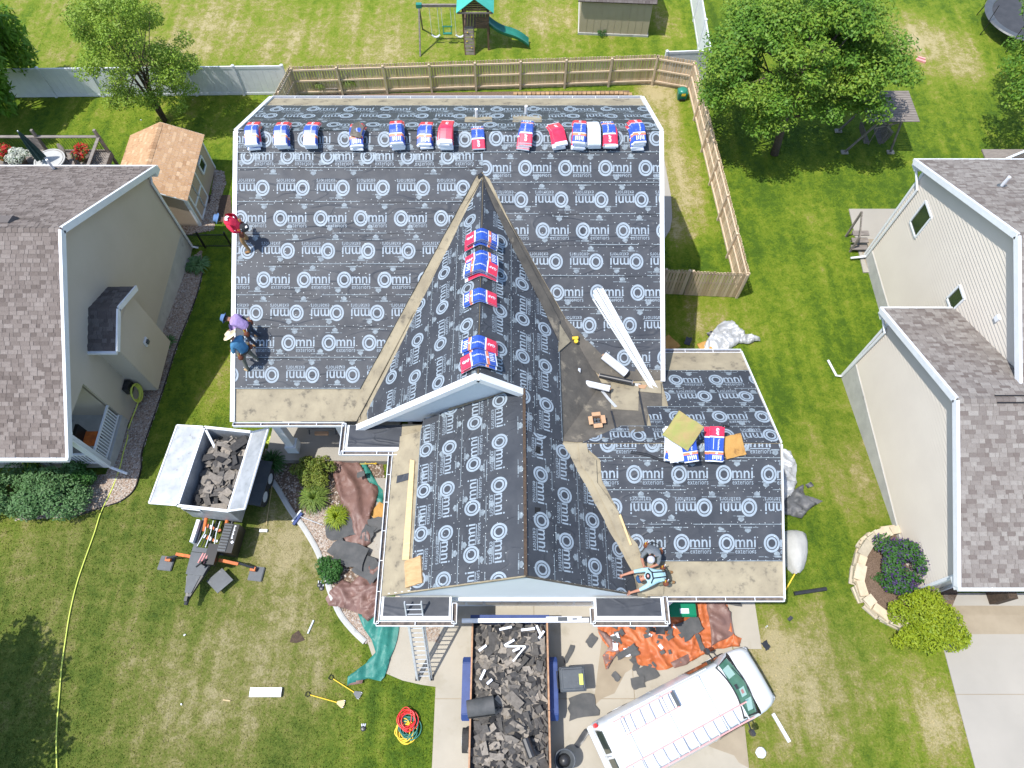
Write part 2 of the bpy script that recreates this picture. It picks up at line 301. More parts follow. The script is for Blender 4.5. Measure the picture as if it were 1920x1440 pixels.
def lawn_mat(name, blade=False):
    m = bpy.data.materials.new(name); m.use_nodes = True; nt = m.node_tree; N = nt.nodes; L = nt.links; b = N['Principled BSDF']
    b.inputs['Roughness'].default_value = .8; b.inputs['Specular IOR Level'].default_value = .15
    co = N.new('ShaderNodeNewGeometry').outputs['Position']
    def nz(s, d=5, r=.6, dist=0, v=None):
        n = N.new('ShaderNodeTexNoise'); n.inputs['Scale'].default_value = s; n.inputs['Detail'].default_value = d; n.inputs['Roughness'].default_value = r; n.inputs['Distortion'].default_value = dist
        L.new(v or co, n.inputs[0]); return n.outputs[0]
    def mth(op, a, bb):
        x = N.new('ShaderNodeMath'); x.operation = op
        for i, q in enumerate((a, bb)):
            if isinstance(q, (int, float)): x.inputs[i].default_value = q
            else: L.new(q, x.inputs[i])
        return x.outputs[0]
    at = N.new('ShaderNodeAttribute'); at.attribute_name = 'dry'; dry = at.outputs['Fac']
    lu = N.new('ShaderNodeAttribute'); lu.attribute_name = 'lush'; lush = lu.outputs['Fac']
    n1 = nz(.55, 4); n2 = nz(2.6, 6, .7, .4); n3 = nz(14, 4, .7); n4 = nz(55, 3, .7)
    mp = N.new('ShaderNodeMapping'); mp.inputs['Rotation'].default_value = (0, 0, .12); mp.inputs['Scale'].default_value = (1.2, .12, 1); L.new(co, mp.inputs[0])
    n5 = nz(1.4, 2, .5, 0, mp.outputs[0])                                # mowing direction streaks
    v = mth('ADD', dry, mth('MULTIPLY', mth('SUBTRACT', n1, .5), .75))
    v = mth('ADD', v, mth('MULTIPLY', mth('SUBTRACT', n2, .5), 1.25))
    v = mth('ADD', v, mth('MULTIPLY', mth('SUBTRACT', n3, .5), .95))
    v = mth('ADD', v, mth('MULTIPLY', mth('SUBTRACT', n4, .5), .6))
    v = mth('ADD', v, mth('MULTIPLY', mth('SUBTRACT', n5, .5), .85))
    cr = N.new('ShaderNodeValToRGB'); e = cr.color_ramp.elements
    cols = [(0, (0.067, 0.128, 0.011)), (.2, (0.116, 0.189, 0.013)), (.38, (0.165, 0.232, 0.017)), (.55, (0.220, 0.262, 0.032)), (.74, (0.293, 0.268, 0.079)), (1, (0.464, 0.390, 0.207))]
    while len(e) < len(cols): e.new(.5)
    for i, (p, c) in enumerate(cols): e[i].position = p; e[i].color = (*c, 1)
    L.new(v, cr.inputs[0])
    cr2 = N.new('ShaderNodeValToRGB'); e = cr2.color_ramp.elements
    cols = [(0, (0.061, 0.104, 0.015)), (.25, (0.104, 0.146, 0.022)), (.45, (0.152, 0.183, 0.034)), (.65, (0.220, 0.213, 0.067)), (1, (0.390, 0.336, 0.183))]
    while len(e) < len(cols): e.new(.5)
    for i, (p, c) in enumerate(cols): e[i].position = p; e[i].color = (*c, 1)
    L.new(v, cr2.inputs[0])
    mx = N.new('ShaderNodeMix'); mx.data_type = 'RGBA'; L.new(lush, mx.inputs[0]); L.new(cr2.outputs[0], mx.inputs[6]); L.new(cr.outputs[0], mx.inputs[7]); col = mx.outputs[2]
    if blade:
        a = N.new('ShaderNodeAttribute'); a.attribute_name = 'tint'
        m3 = N.new('ShaderNodeMix'); m3.data_type = 'RGBA'; m3.blend_type = 'MULTIPLY'; m3.inputs[0].default_value = 1; L.new(col, m3.inputs[6])
        c4 = N.new('ShaderNodeValToRGB'); c4.color_ramp.elements[0].color = (.92, .94, .9, 1); c4.color_ramp.elements[1].color = (1.38, 1.34, 1.25, 1); L.new(a.outputs['Fac'], c4.inputs[0]); L.new(c4.outputs[0], m3.inputs[7]); col = m3.outputs[2]
    L.new(col, b.inputs['Base Color'])
    bp = N.new('ShaderNodeBump'); bp.inputs['Distance'].default_value = .05
    L.new(mth('ADD', n4, mth('MULTIPLY', n3, 1.4)), bp.inputs['Height']); L.new(bp.outputs[0], b.inputs['Normal'])
    return m
# where the grass is thin (photo positions, radius in metres, amount)
DRY = [(1530, 1300, 2.6, .42), (1480, 1200, 1.6, .42), (1600, 900, 2.2, .5), (1560, 760, 1.2, .3), (1700, 1230, 1.3, .45), (1760, 1330, 1.1, .5), (1770, 1400, 1.2, .5), (1500, 1400, 2, .3), (1430, 1240, 1.0, .5),
       (550, 960, 1.6, .42), (520, 1100, 1.8, .38), (560, 1230, 1.6, .3), (520, 1010, 1.2, .4), (470, 1320, 2.2, .22), (640, 1260, 1, .2), (300, 1380, 2.5, .25), (380, 1250, 2.5, .25), (160, 1150, 3, .15), (60, 980, 2, .2), (440, 740, 1.2, .55), (430, 690, .8, .3),
       (1268, 300, 1.5, .8), (1290, 380, 1.2, .7), (1245, 230, 1.2, .7), (1285, 440, 1.0, .65), (1230, 172, 1.1, .9), (1270, 340, 1.0, .4), (1290, 200, .9, .3), (1345, 590, 1.5, .65), (1290, 610, 1.2, .3), (1400, 640, 1, .2),
       (1760, 100, 2.6, .6), (1700, 60, 2.2, .5), (1830, 130, 1.4, .4), (300, 110, 1.4, .6), (100, 110, 1.2, .3), (500, 100, 3, .25), (620, 60, 3.5, .25), (700, 100, 2.5, .3), (400, 60, 3, .25), (1060, 60, 2, .3), (1010, 20, 3, .35), (1260, 70, 1.5, .4), (1250, 30, 1, .4), (120, 30, 5, .15), (780, 20, 3, .2), (400, 20, 3, .3)]
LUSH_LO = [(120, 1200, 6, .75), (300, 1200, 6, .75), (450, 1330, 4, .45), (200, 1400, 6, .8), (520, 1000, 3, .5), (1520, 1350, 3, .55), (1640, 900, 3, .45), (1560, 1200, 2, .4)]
DB = [(G(u, v).x, G(u, v).y, r, a) for u, v, r, a in DRY]; LB = [(G(u, v).x, G(u, v).y, r, a) for u, v, r, a in LUSH_LO]
def dryf(x, y):
    d = np.full_like(x, .2)
    d = d + np.clip((y - 26.5) / 3, 0, 1) * .16 * (x < 9)
    d = d + np.where((x < -4.5) & (y < 9), .08, 0)
    for a, b, r, k in DB: d = d + .85 * k * np.exp(-((x - a) ** 2 + (y - b) ** 2) / (r * r))
    return d
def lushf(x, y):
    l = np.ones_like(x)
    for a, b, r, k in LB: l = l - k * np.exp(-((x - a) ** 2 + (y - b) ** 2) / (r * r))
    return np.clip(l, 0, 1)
def gzv(X, Y):
    f = np.clip((X + 15) / 29.0, 0, 1); y0 = 9 - 5 * f; y1 = 20 - 6 * f
    return -1.6 * np.clip((Y - y0) / (y1 - y0), 0, 1)
xs = np.unique(np.concatenate([[-400, -200, -100, -60, -45], np.arange(-34, 34.01, .4), [45, 60, 100, 200, 400]]))
ys = np.unique(np.concatenate([[-300, -120, -50, -25], np.arange(-12, 46.01, .4), [52, 60, 80, 130, 250, 500]]))
XX, YY = np.meshgrid(xs, ys); ZZ = gzv(XX, YY)
nv = XX.size; me = bpy.data.meshes.new('lawn'); nr, nc = XX.shape
idx = np.arange(nv).reshape(nr, nc); fc = np.stack([idx[:-1, :-1], idx[:-1, 1:], idx[1:, 1:], idx[1:, :-1]], -1).reshape(-1, 4)
me.from_pydata(np.stack([XX, YY, ZZ], -1).reshape(-1, 3).tolist(), [], fc.tolist())
for nm, fn in (('dry', dryf), ('lush', lushf)):
    me.attributes.new(nm, 'FLOAT', 'POINT').data.foreach_set('value', fn(XX.ravel(), YY.ravel()).astype(np.float32))
MT['lawn'] = lawn_mat('lawn_grass'); MT['lawnb'] = lawn_mat('grass_blades', True)
me.materials.append(MT['lawn']); lawn = bpy.data.objects.new('lawn', me); COL.objects.link(lawn); lawn['kind'] = 'structure'
me.polygons.foreach_set('use_smooth', [True] * len(me.polygons))

# flat surfaces laid on the terrain
def inpoly(x, y, P):
    c = np.zeros(np.shape(x), bool); n = len(P)
    for i in range(n):
        x1, y1 = P[i][0], P[i][1]; x2, y2 = P[(i + 1) % n][0], P[(i + 1) % n][1]
        if y1 == y2: continue
        k = ((y1 > y) != (y2 > y)) & (x < (x2 - x1) * (y - y1) / (y2 - y1) + x1); c ^= k
    return c
BEDS = []
def sheet(name, poly, m, lift, kind='structure', parent=None, cell=.5, thick=0, rec=True):
    """polygon draped on the ground: cut a grid by the outline"""
    P = [(p[0], p[1]) for p in poly]
    if rec: BEDS.append(P)
    bm = bmesh.new(); vs = [bm.verts.new((x, y, 0)) for x, y in P]; f = bm.faces.new(vs)
    if f.normal.z < 0: f.normal_flip()
    f.normal_update()
    if f.calc_center_median() and f.normal.z < 0: bmesh.ops.reverse_faces(bm, faces=[f])
    y0, y1 = min(p[1] for p in P), max(p[1] for p in P); x0, x1 = min(p[0] for p in P), max(p[0] for p in P)
    k = math.ceil(y0 / cell) * cell
    while k < y1:
        bmesh.ops.bisect_plane(bm, geom=bm.verts[:] + bm.edges[:] + bm.faces[:], plane_co=(0, k, 0), plane_no=(0, 1, 0)); k += cell
    k = math.ceil(x0 / (cell * 2)) * cell * 2
    while k < x1:
        bmesh.ops.bisect_plane(bm, geom=bm.verts[:] + bm.edges[:] + bm.faces[:], plane_co=(k, 0, 0), plane_no=(1, 0, 0)); k += cell * 2
    if thick:
        r = bmesh.ops.extrude_face_region(bm, geom=bm.faces[:])
        for v in [g for g in r['geom'] if isinstance(g, bmesh.types.BMVert)]: v.co.z = 1
    for v in bm.verts: v.co.z = gz(v.co.x, v.co.y) + (lift if (not thick or v.co.z > .5) else lift - thick)
    bmesh.ops.recalc_face_normals(bm, faces=bm.faces[:])
    if not thick:
        for f in bm.faces:
            if f.normal.z < 0: f.normal_flip()
    me = bpy.data.meshes.new(name); bm.to_mesh(me); bm.free(); me.materials.append(m)
    o = bpy.data.objects.new(name, me); COL.objects.link(o)
    if parent: o.parent = parent; ORG[o.name] = ORG.get(parent.name, Vector((0, 0, 0))); me.transform(Matrix.Translation(-ORG[o.name]))
    elif kind: o['kind'] = kind
    return o
def GP(pts): return [G(u, v) for u, v in pts]
def struct_empty(name):
    o = bpy.data.objects.new(name, None); COL.objects.link(o); o['kind'] = 'structure'; ORG[o.name] = Vector((0, 0, 0)); return o
drive = struct_empty('driveway')
dx = [-2.5, .75, 3.98, 7.38]; dy = [-7.7, -4.7, -1.7, 1.38, 4.7]
for i in range(3):
    for j in range(4):
        a, b, c, d = dx[i] + .012, dx[i + 1] - .012, dy[j] + .012, dy[j + 1] - .012
        sheet('concrete_slab', [(a, c), (b, c), (b, d), (a, d)], MT['conc'], .03, parent=drive, thick=.1, cell=1.6, rec=False)
sheet('concrete_slab', [(7.4, 2.9), (8.35, 2.9), (8.35, 4.6), (7.4, 4.6)], MT['conc'], .03, parent=drive, thick=.1, rec=False)
sheet('joint_base', [(-2.5, -7.7), (7.38, -7.7), (7.38, 4.7), (-2.5, 4.7)], MT['damp'], .012, parent=drive, cell=2)
BEDS += [[(7.3, 2.9), (8.4, 2.9), (8.4, 4.6), (7.3, 4.6)]]
st = [G(u, v) for u, v in ((1112, 1325), (1128, 1200), (1160, 1180), (1190, 1205), (1215, 1235), (1172, 1262), (1152, 1300), (1128, 1310))]
sheet('water_stain', st, MT['damp'], .036, rec=False, cell=3, parent=drive)
sheet('water_stain', GP([(1290, 1370), (1380, 1375), (1395, 1362), (1400, 1425), (1330, 1400)]), MT['damp'], .036, rec=False, cell=3, parent=drive)
sheet('water_stain', GP([(1322, 1385), (1392, 1330), (1404, 1440), (1385, 1430), (1365, 1400)]), MT['damp'], .0395, rec=False, cell=3, parent=drive)
sheet('walkway', GP([(744, 1160), (822, 1160), (818, 1288), (790, 1284), (755, 1276), (722, 1262), (700, 1236), (690, 1206), (688, 1170), (705, 1140)]), MT['conc'], .025, thick=.08)
sheet('walkway', [(-5.15, 3.9), (-4.35, 3.9), (-4.35, 9.0), (-5.15, 9.0)], MT['conc2'], .045, thick=.1)
bed = [(500, 842), (716, 842), (726, 960), (714, 1168), (690, 1208), (683, 1203), (660, 1180), (637, 1150), (620, 1110), (613, 1087), (597, 1037), (570, 990), (547, 960), (520, 915), (493, 877), (488, 855)]
sheet('mulch_bed', GP(bed), MT['mulch'], .02)
rg = struct_empty('right_driveway')
RDQ = [G(1763, 1195), G(1828, 1440)]
def rdx(y): return RDQ[0].x + (RDQ[1].x - RDQ[0].x) * (y - RDQ[0].y) / (RDQ[1].y - RDQ[0].y)
for (ya, yb) in ((-6, -1.6), (-1.58, 1.5), (1.52, 4.75)):
    sheet('concrete_slab', [(rdx(ya), ya), (21, ya), (21, yb), (rdx(yb), yb)], MT['conc2'], .03, parent=rg, thick=.1, cell=1.5, rec=False)
sheet('joint_base', [(rdx(-6), -6), (21, -6), (21, 4.75), (rdx(4.75), 4.75)], MT['damp'], .01, parent=rg, cell=2)
rbed = [(1690, 985), (1650, 995), (1622, 1015), (1608, 1045), (1602, 1080), (1608, 1108), (1625, 1138), (1648, 1158), (1672, 1172), (1700, 1180), (1765, 1180), (1800, 1100), (1740, 1085), (1700, 1030)]
sheet('mulch_bed', GP(rbed), MT['mulch'], .03)
sheet('patio', GP([(1591, 393), (1700, 393), (1700, 470), (1640, 512), (1618, 512)]), MT['conc2'], .06, thick=.1)
sheet('damp_patch', GP([(1607, 450), (1642, 450), (1650, 462), (1650, 475), (1640, 500), (1625, 503)]), MT['damp'], .066, rec=False)
sheet('patio', GP([(1215, 275), (1242, 283), (1250, 327), (1258, 370), (1260, 410), (1256, 432), (1243, 453), (1215, 450)]), MT['conc2'], .05, thick=.08)
gravL = GP([(380, 513), (372, 545), (360, 580), (333, 647), (310, 720), (287, 787), (267, 847), (265, 880), (253, 917), (227, 940), (197, 950), (143, 968), (30, 975), (100, 900), (200, 890), (240, 800), (290, 640), (335, 540), (350, 490), (378, 470)])
sheet('gravel_bed', gravL, MT['mulch'], .015)
shedg = GP([(300, 412), (395, 380), (402, 318), (420, 322), (424, 345), (412, 375), (400, 432), (352, 440), (330, 440)])
sheet('gravel_bed', shedg, MT['mulch'], .015)
sheet('mulch_bed', GP([(1180, 185), (960, 187), (600, 187), (585, 178), (960, 172), (1180, 170)]), MT['mulch'], .02)
sheet('mulch_bed', GP([(388, 366), (432, 366), (436, 410), (398, 405), (385, 390)]), MT['soil'], .022)
# bare spot and dry mown straw are soil on the lawn
sheet('bare_soil', GP([(548, 1190), (560, 1182), (572, 1200), (556, 1206), (543, 1204)]), MT['soil'], .012, rec=False)

def band(name, pts, wd, ht, m, parent=None, z=0, n=None, label=None, cat=None):
    P = [Vector(p) for p in pts]; mb = MB(); rows = []
    for i, p in enumerate(P):
        d = (P[min(i + 1, len(P) - 1)] - P[max(i - 1, 0)]); d.z = 0; d.normalize(); s_ = Vector((-d.y, d.x, 0)) * wd / 2
        g = gz(p.x, p.y) + z; a = Vector((p.x, p.y, g))
        rows.append([a - s_ - Vector((0, 0, .05)), a - s_ + Vector((0, 0, ht * .8)), a - s_ * .5 + Vector((0, 0, ht)), a + s_ * .5 + Vector((0, 0, ht)), a + s_ + Vector((0, 0, ht * .8)), a + s_ - Vector((0, 0, .05))])
    mb.grid(rows); o = mb.build(name, m, parent, smooth=False)
    return o
def smooth_path(P, k=5):
    P = [Vector(p) for p in P]; out = []
    for i in range(len(P) - 1):
        a, b, c, d = P[max(i - 1, 0)], P[i], P[i + 1], P[min(i + 2, len(P) - 1)]
        for j in range(k):
            t = j / k; out.append(.5 * ((2 * b) + (c - a) * t + (2 * a - 5 * b + 4 * c - d) * t * t + (3 * b - a - 3 * c + d) * t ** 3))
    return out + [P[-1]]
o = band('garden_kerb', smooth_path(GP([(486, 862), (493, 877), (520, 915), (547, 960), (570, 990), (597, 1037), (613, 1087), (620, 1110), (637, 1150), (660, 1180), (685, 1204)])), .19, .09, MT['found'])
tag(o, 'curved grey concrete kerb edging the front planting bed', 'edging')
o = band('bed_edging', smooth_path(gravL[:12]), .04, .06, MT['irr'])
tag(o, 'thin black edging strip between gravel and shaded side lawn', 'edging')
# pebbles, nobody could count them
def pebbles(poly, n, sz, holes=(), lift=.02):
    P = [(p[0], p[1]) for p in poly]; xa, xb = min(p[0] for p in P), max(p[0] for p in P); ya, yb = min(p[1] for p in P), max(p[1] for p in P)
    x = rng.uniform(xa, xb, n * 4); y = rng.uniform(ya, yb, n * 4); k = inpoly(x, y, P); x, y = x[k][:n], y[k][:n]
    return x, y
def pebble_obj(name, X, Y, smin, smax, m, label=None, zoff=.02):
    n = len(X); s_ = rng.uniform(smin, smax, n); a = rng.uniform(0, 6.28, n); Zb = gzv(X, Y) + zoff
    base = np.array([(1, 0, 0), (.3, .75, 0), (-.85, .45, 0), (-.8, -.5, 0), (.35, -.8, 0), (.1, .1, .55)]); fcs = np.array([(0, 1, 5), (1, 2, 5), (2, 3, 5), (3, 4, 5), (4, 0, 5)])
    B = base[None] * s_[:, None, None] * rng.uniform(.7, 1.25, (n, 6, 1)); ca, sa = np.cos(a)[:, None], np.sin(a)[:, None]
    V = np.stack([B[..., 0] * ca - B[..., 1] * sa + X[:, None], B[..., 0] * sa + B[..., 1] * ca + Y[:, None], B[..., 2] + Zb[:, None]], -1)
    F = fcs[None] + (np.arange(n) * 6)[:, None, None]; return raw_mesh(name, V.reshape(-1, 3), F.reshape(-1, 3), np.repeat(rng.random(n), 5), m, label)
def raw_mesh(name, V, F, tint, m, label=None, parent=None, extra=None, smooth=False):
    me = bpy.data.meshes.new(name); nF, k = F.shape
    me.vertices.add(len(V)); me.vertices.foreach_set('co', np.ascontiguousarray(V, dtype=np.float32).ravel())
    me.loops.add(nF * k); me.loops.foreach_set('vertex_index', F.ravel().astype(np.int32))
    me.polygons.add(nF); me.polygons.foreach_set('loop_start', np.arange(0, nF * k, k, dtype=np.int32)); me.polygons.foreach_set('loop_total', np.full(nF, k, np.int32))
    me.update(calc_edges=True)
    me.attributes.new('tint', 'FLOAT', 'FACE').data.foreach_set('value', tint.astype(np.float32))
    for kx, vx in (extra or {}).items(): me.attributes.new(kx, 'FLOAT', 'POINT').data.foreach_set('value', vx.astype(np.float32))
    if smooth: me.polygons.foreach_set('use_smooth', np.ones(nF, bool))
    me.materials.append(m); o = bpy.data.objects.new(name, me); COL.objects.link(o)
    if parent:
        o.parent = parent; g = ORG.get(parent.name, Vector((0, 0, 0)))
        me.transform(Matrix.Translation(-g)); ORG[o.name] = g
    if label: o['label'] = label
    return o
x, y = pebbles(gravL, 15000, .03); x2, y2 = pebbles(shedg, 3500, .03)
o = pebble_obj('gravel', np.concatenate([x, x2]), np.concatenate([y, y2]), .025, .06, MT['pebble']); tag(o, 'mixed brown and white river gravel round the left house and its shed', 'gravel', kind='stuff')
g1 = GP([(560, 960), (620, 950), (650, 1000), (640, 1060), (618, 1090), (600, 1035), (575, 988)]); g2 = GP([(640, 1145), (700, 1155), (700, 1200), (686, 1204), (662, 1178)]); g3 = GP([(795, 1165), (824, 1165), (824, 1205), (797, 1200)])
gg = [pebbles(g, n, .02) for g, n in ((g1, 3000), (g2, 1100), (g3, 500), (GP(bed), 3800))]
o = pebble_obj('gravel', np.concatenate([a[0] for a in gg]), np.concatenate([a[1] for a in gg]), .02, .05, MT['pebble'], zoff=.03); tag(o, 'loose pale pebbles scattered in the front planting bed', 'gravel', kind='stuff')
BEDS += [[(p.x, p.y) for p in GP([(315, 232), (450, 232), (450, 470), (300, 470)])]] if False else []
# ======================= main house =======================
HZR, HYR = 7.31, 18.95                                   # main ridge
MX0, MX1 = -9.56, 5.17; SM = .48
P_main = Plane((0, 9.91, HZR - SM * (HYR - 9.91)), (1, 0, 0), (0, 1), SM)       # front slope, t runs up from the eave
P_back = Plane((0, 22.9, HZR - .5 * 3.95), (-1, 0, 0), (0, -1), .5)
RZ, RX = 6.68, -1.0; SL, SR = .87, .77
P_gl = Plane((RX - 4.4, 0, RZ - SL * 4.4), (0, -1, 0), (1, 0), SL)               # upper gable, west slope
LX, LZ = .37, RZ - SR * 1.37                             # lower ridge
P_r = Plane((4.04, 0, RZ - SR * 5.04), (0, 1, 0), (-1, 0), SR)                    # shared east slope
P_ll = Plane((-4.0, 0, LZ - .64 * 4.37), (0, -1, 0), (1, 0), .64)                # lower gable, west slope
WZ, WY, WS, WX1 = 4.75, 8.35, .455, 8.35
P_wf = Plane((0, 4.1, WZ - WS * 4.25), (1, 0, 0), (0, 1), WS)
P_wb = Plane((0, 12.75, WZ - WS * 4.4), (-1, 0, 0), (0, -1), WS)
FY = 4.10                                               # front edge of the garage gable
UY = 9.79                                                # front edge of the upper gable
house = thing('suburban_house', 'large house being re-roofed, its roofs covered in black lettered underlayment', 'house', (0, 12, 0))

def clip2d(bm, poly):
    n = len(poly); area = sum(poly[i][0] * poly[(i + 1) % n][1] - poly[(i + 1) % n][0] * poly[i][1] for i in range(n))
    if area < 0: poly = poly[::-1]
    for i in range(n):
        a, b = poly[i], poly[(i + 1) % n]; d = (b[0] - a[0], b[1] - a[1])
        if math.hypot(*d) < 1e-6: continue
        bmesh.ops.bisect_plane(bm, geom=bm.verts[:] + bm.edges[:] + bm.faces[:], plane_co=(a[0], a[1], 0), plane_no=(d[1], -d[0], 0), clear_outer=True)
def text_mesh(body, size, off=0.0, spacing=1.0):
    c = bpy.data.curves.new('t', 'FONT'); c.body = body; c.size = size; c.offset = off; c.resolution_u = 2; c.space_character = spacing
    o = bpy.data.objects.new('t', c); COL.objects.link(o); dg = bpy.context.evaluated_depsgraph_get(); me = bpy.data.meshes.new_from_object(o.evaluated_get(dg))
    v = [tuple(x.co) for x in me.vertices]; f = [tuple(p.vertices) for p in me.polygons]; bpy.data.objects.remove(o); bpy.data.curves.remove(c); bpy.data.meshes.remove(me)
    x0, x1 = min(a[0] for a in v), max(a[0] for a in v)
    return [(a[0] - x0, a[1]) for a in v], f, x1 - x0
def fit(tm, w, h=None):
    v, f, W = tm; ymax = max(p[1] for p in v); ymin = min(p[1] for p in v); k = w / W; ky = k if h is None else h / (ymax - ymin)
    return [(x * k, y * ky) for x, y in v], f
T_MNI = fit(text_mesh('mni', 1, .008), .64, .33); T_EXT = fit(text_mesh('exteriors', 1, .0, 1.1), .64, .145); T_GAF = fit(text_mesh('GAF', 1, .03), .2); T_TIM = fit(text_mesh('Timberline', 1, .01), .38)
def logo2d():
    """one printed logo about 1.06 x .56 m, origin at its centre: double ring O, the word, a rule and the small word"""
    V, F = [], []
    def put(vs, fs, dx, dy):
        o = len(V); V.extend([(x + dx, y + dy) for x, y in vs]); F.extend([tuple(i + o for i in f) for f in fs])
    for ro, ri in ((.285, .212), (.185, .122)):
        n = 28; vs = [(r * .87 * math.cos(2 * math.pi * i / n), r * math.sin(2 * math.pi * i / n)) for r in (ro, ri) for i in range(n)]
        put(vs, [(i, (i + 1) % n, n + (i + 1) % n, n + i) for i in range(n)], -.37, 0)
    put(T_MNI[0], T_MNI[1], -.115, -.12)
    put([(-.115, -.175), (.5, -.175), (.5, -.15), (-.115, -.15)], [(0, 1, 2, 3)], 0, 0)
    put(T_EXT[0], T_EXT[1], -.11, -.315)
    return V, F
LOGO = logo2d()
def mark2d():                                            # small faint printed mark: a little house over a short bar
    V = [(-.13, 0), (.13, 0), (.13, .045), (-.13, .045), (-.08, .055), (.08, .055), (.1, .13), (0, .2), (-.1, .13), (-.32, .01), (-.16, .01), (-.16, .03), (-.32, .03), (.16, .005), (.24, .005), (.24, .02), (.16, .02)]
    return V, [(0, 1, 2, 3), (4, 5, 6, 7, 8), (9, 10, 11, 12), (13, 14, 15, 16)]
MARK = mark2d()
def strip(plane, t0, t1, regions, logos, flip, name='underlayment_course', lift=.012, marks=True, seed=0, lapdark=True):
    """one course of underlayment between t0 and t1, cut to the roof's outline; printed logos, small marks and cap nails ride on it"""
    R = random.Random(seed); sh = []
    regions = tri_regions(regions)
    base = bmesh.new(); pr = bmesh.new(); sm = bmesh.new(); caps = bmesh.new()
    for reg in regions:
        b = bmesh.new(); s0 = min(p[0] for p in reg); s1 = max(p[0] for p in reg); n = max(2, int((s1 - s0) / .35)); k = 5
        gv = [[b.verts.new((s0 + (s1 - s0) * i / n, t0 + (t1 - t0) * j / k, 0)) for i in range(n + 1)] for j in range(k + 1)]
        for j in range(k):
            for i in range(n): b.faces.new((gv[j][i], gv[j][i + 1], gv[j + 1][i + 1], gv[j + 1][i]))
        clip2d(b, reg); clip2d(b, [(s0 - 9, t0), (s1 + 9, t0), (s1 + 9, t1), (s0 - 9, t1)]); merge(base, b)
        p = bmesh.new()
        for s, t in logos:
            if s < s0 - 1 or s > s1 + 1: continue
            g = -1 if flip else 1; vv = [p.verts.new((s + x * g, t + y * g, 0)) for x, y in LOGO[0]]
            for f in LOGO[1]:
                try: p.faces.new([vv[i] for i in f])
                except ValueError: pass
        clip2d(p, reg); clip2d(p, [(s0 - 9, t0 + .02), (s1 + 9, t0 + .02), (s1 + 9, t1 - .0), (s0 - 9, t1 - .0)]); merge(pr, p)
        q = bmesh.new()
        if marks:
            s = s0 + .15 + (seed % 3) * .3
            while s < s1:
                for tt in (t0 + .12, t1 - .22):
                    if R.random() < .94:
                        g = R.choice((1, -1)); ss = s + (.5 if tt > t0 + .2 else 0); vv = [q.verts.new((ss + x * g, tt + .08 + (y - .08) * g, 0)) for x, y in MARK[0]]
                        for f in MARK[1]: q.faces.new([vv[i] for i in f])
                s += 1.385
        ln = [q.verts.new(c) for c in ((s0, t0 + .005, 0), (s1, t0 + .005, 0), (s1, t0 + .03, 0), (s0, t0 + .03, 0))]; q.faces.new(ln)
        clip2d(q, reg); merge(sm, q)
        c = bmesh.new()
        for tt, sp in ((t0 + .06, .22), (t0 + .42, .5), (t0 + .75, .5), (t1 - .06, .26)):
            s = s0 + R.uniform(0, sp)
            while s < s1:
                x, y, r = s + R.uniform(-.04, .04), tt + R.uniform(-.03, .03), R.uniform(.009, .015)
                if t0 < y < t1: c.faces.new([c.verts.new((x + r * math.cos(a), y + r * math.sin(a), 0)) for a in (0, 1.05, 2.1, 3.14, 4.2, 5.24)])
                s += sp
        clip2d(c, reg); merge(caps, c)
    def wob(s, t): return .011 * math.sin(s * 2.1 + seed) * math.sin(t * 3 + seed * 1.7) + .006 * math.sin(s * 5.3 + t * 4 + seed)
    out = []
    bmesh.ops.remove_doubles(base, verts=base.verts, dist=1e-4)
    par = house
    for i, (bb, nm, m, h) in enumerate(((base, name, MT['felt'], lift), (pr, 'printed_lettering', MT['print'], lift + .009), (sm, 'printed_mark', MT['print2'], lift + .0055), (caps, 'cap_nail', MT['cap'], lift + .013))):
        if not bb.verts: bb.free(); continue
        mb = MB()
        for v in bb.verts:
            f = (v.co.y - t0) / (t1 - t0)
            mb.v.append(tuple(plane.at(v.co.x, v.co.y, h + (1 - f) * .012 + .02 + wob(v.co.x, v.co.y))))
        bb.verts.index_update()
        for f in bb.faces:
            ids = [v.index for v in f.verts]
            mb.f.append(ids); mb.m.append(0); mb.t.append(.5)
        if mb.f:
            a, b_, c_ = [Vector(mb.v[k]) for k in mb.f[0][:3]]
            o = mb.build(nm, m, par, smooth=(i == 0))
            me = o.data
            if me.polygons and sum(p.normal.z for p in me.polygons) < 0: me.flip_normals()
            if i == 0: par = o
            else: o['kind'] = 'stuff' if nm != 'printed_lettering' else 'thing'
            out.append(o)
        bb.free()
    return out
def tri_regions(regions):
    out = []
    for P in regions:
        n = len(P); sg = set()
        for i in range(n):
            a, b, c = P[i], P[(i + 1) % n], P[(i + 2) % n]; k = (b[0] - a[0]) * (c[1] - b[1]) - (b[1] - a[1]) * (c[0] - b[0])
            if abs(k) > 1e-6: sg.add(k > 0)
        if len(sg) < 2: out.append(P); continue
        from mathutils.geometry import tessellate_polygon
        for t in tessellate_polygon([[Vector((x, y, 0)) for x, y in P]]): out.append([P[i] for i in t])
    return out
def merge(dst, src):
    src.verts.index_update(); vm = [dst.verts.new(v.co) for v in src.verts]
    for f in src.faces:
        try: dst.faces.new([vm[v.index] for v in f.verts])
        except ValueError: pass
    src.free()
def slab(plane, poly, th, name, m, lift=0, parent=None):
    mb = MB(); mb.prism([plane.at(a, b, lift) for a, b in poly], -plane.N * th); return mb.build(name, m, parent or house)
def patch(plane, pxs, name, m, lift, parent=None, th=.004, label=None):
    mb = MB(); P = [plane.hit(u, v, lift) for u, v in pxs]; mb.prism(P, plane.N * th); o = mb.build(name, m, parent or house)
    if label: o['label'] = label
    return o
def xy(plane, X, Y): return plane.st(Vector((X, Y, plane.z(X, Y))))
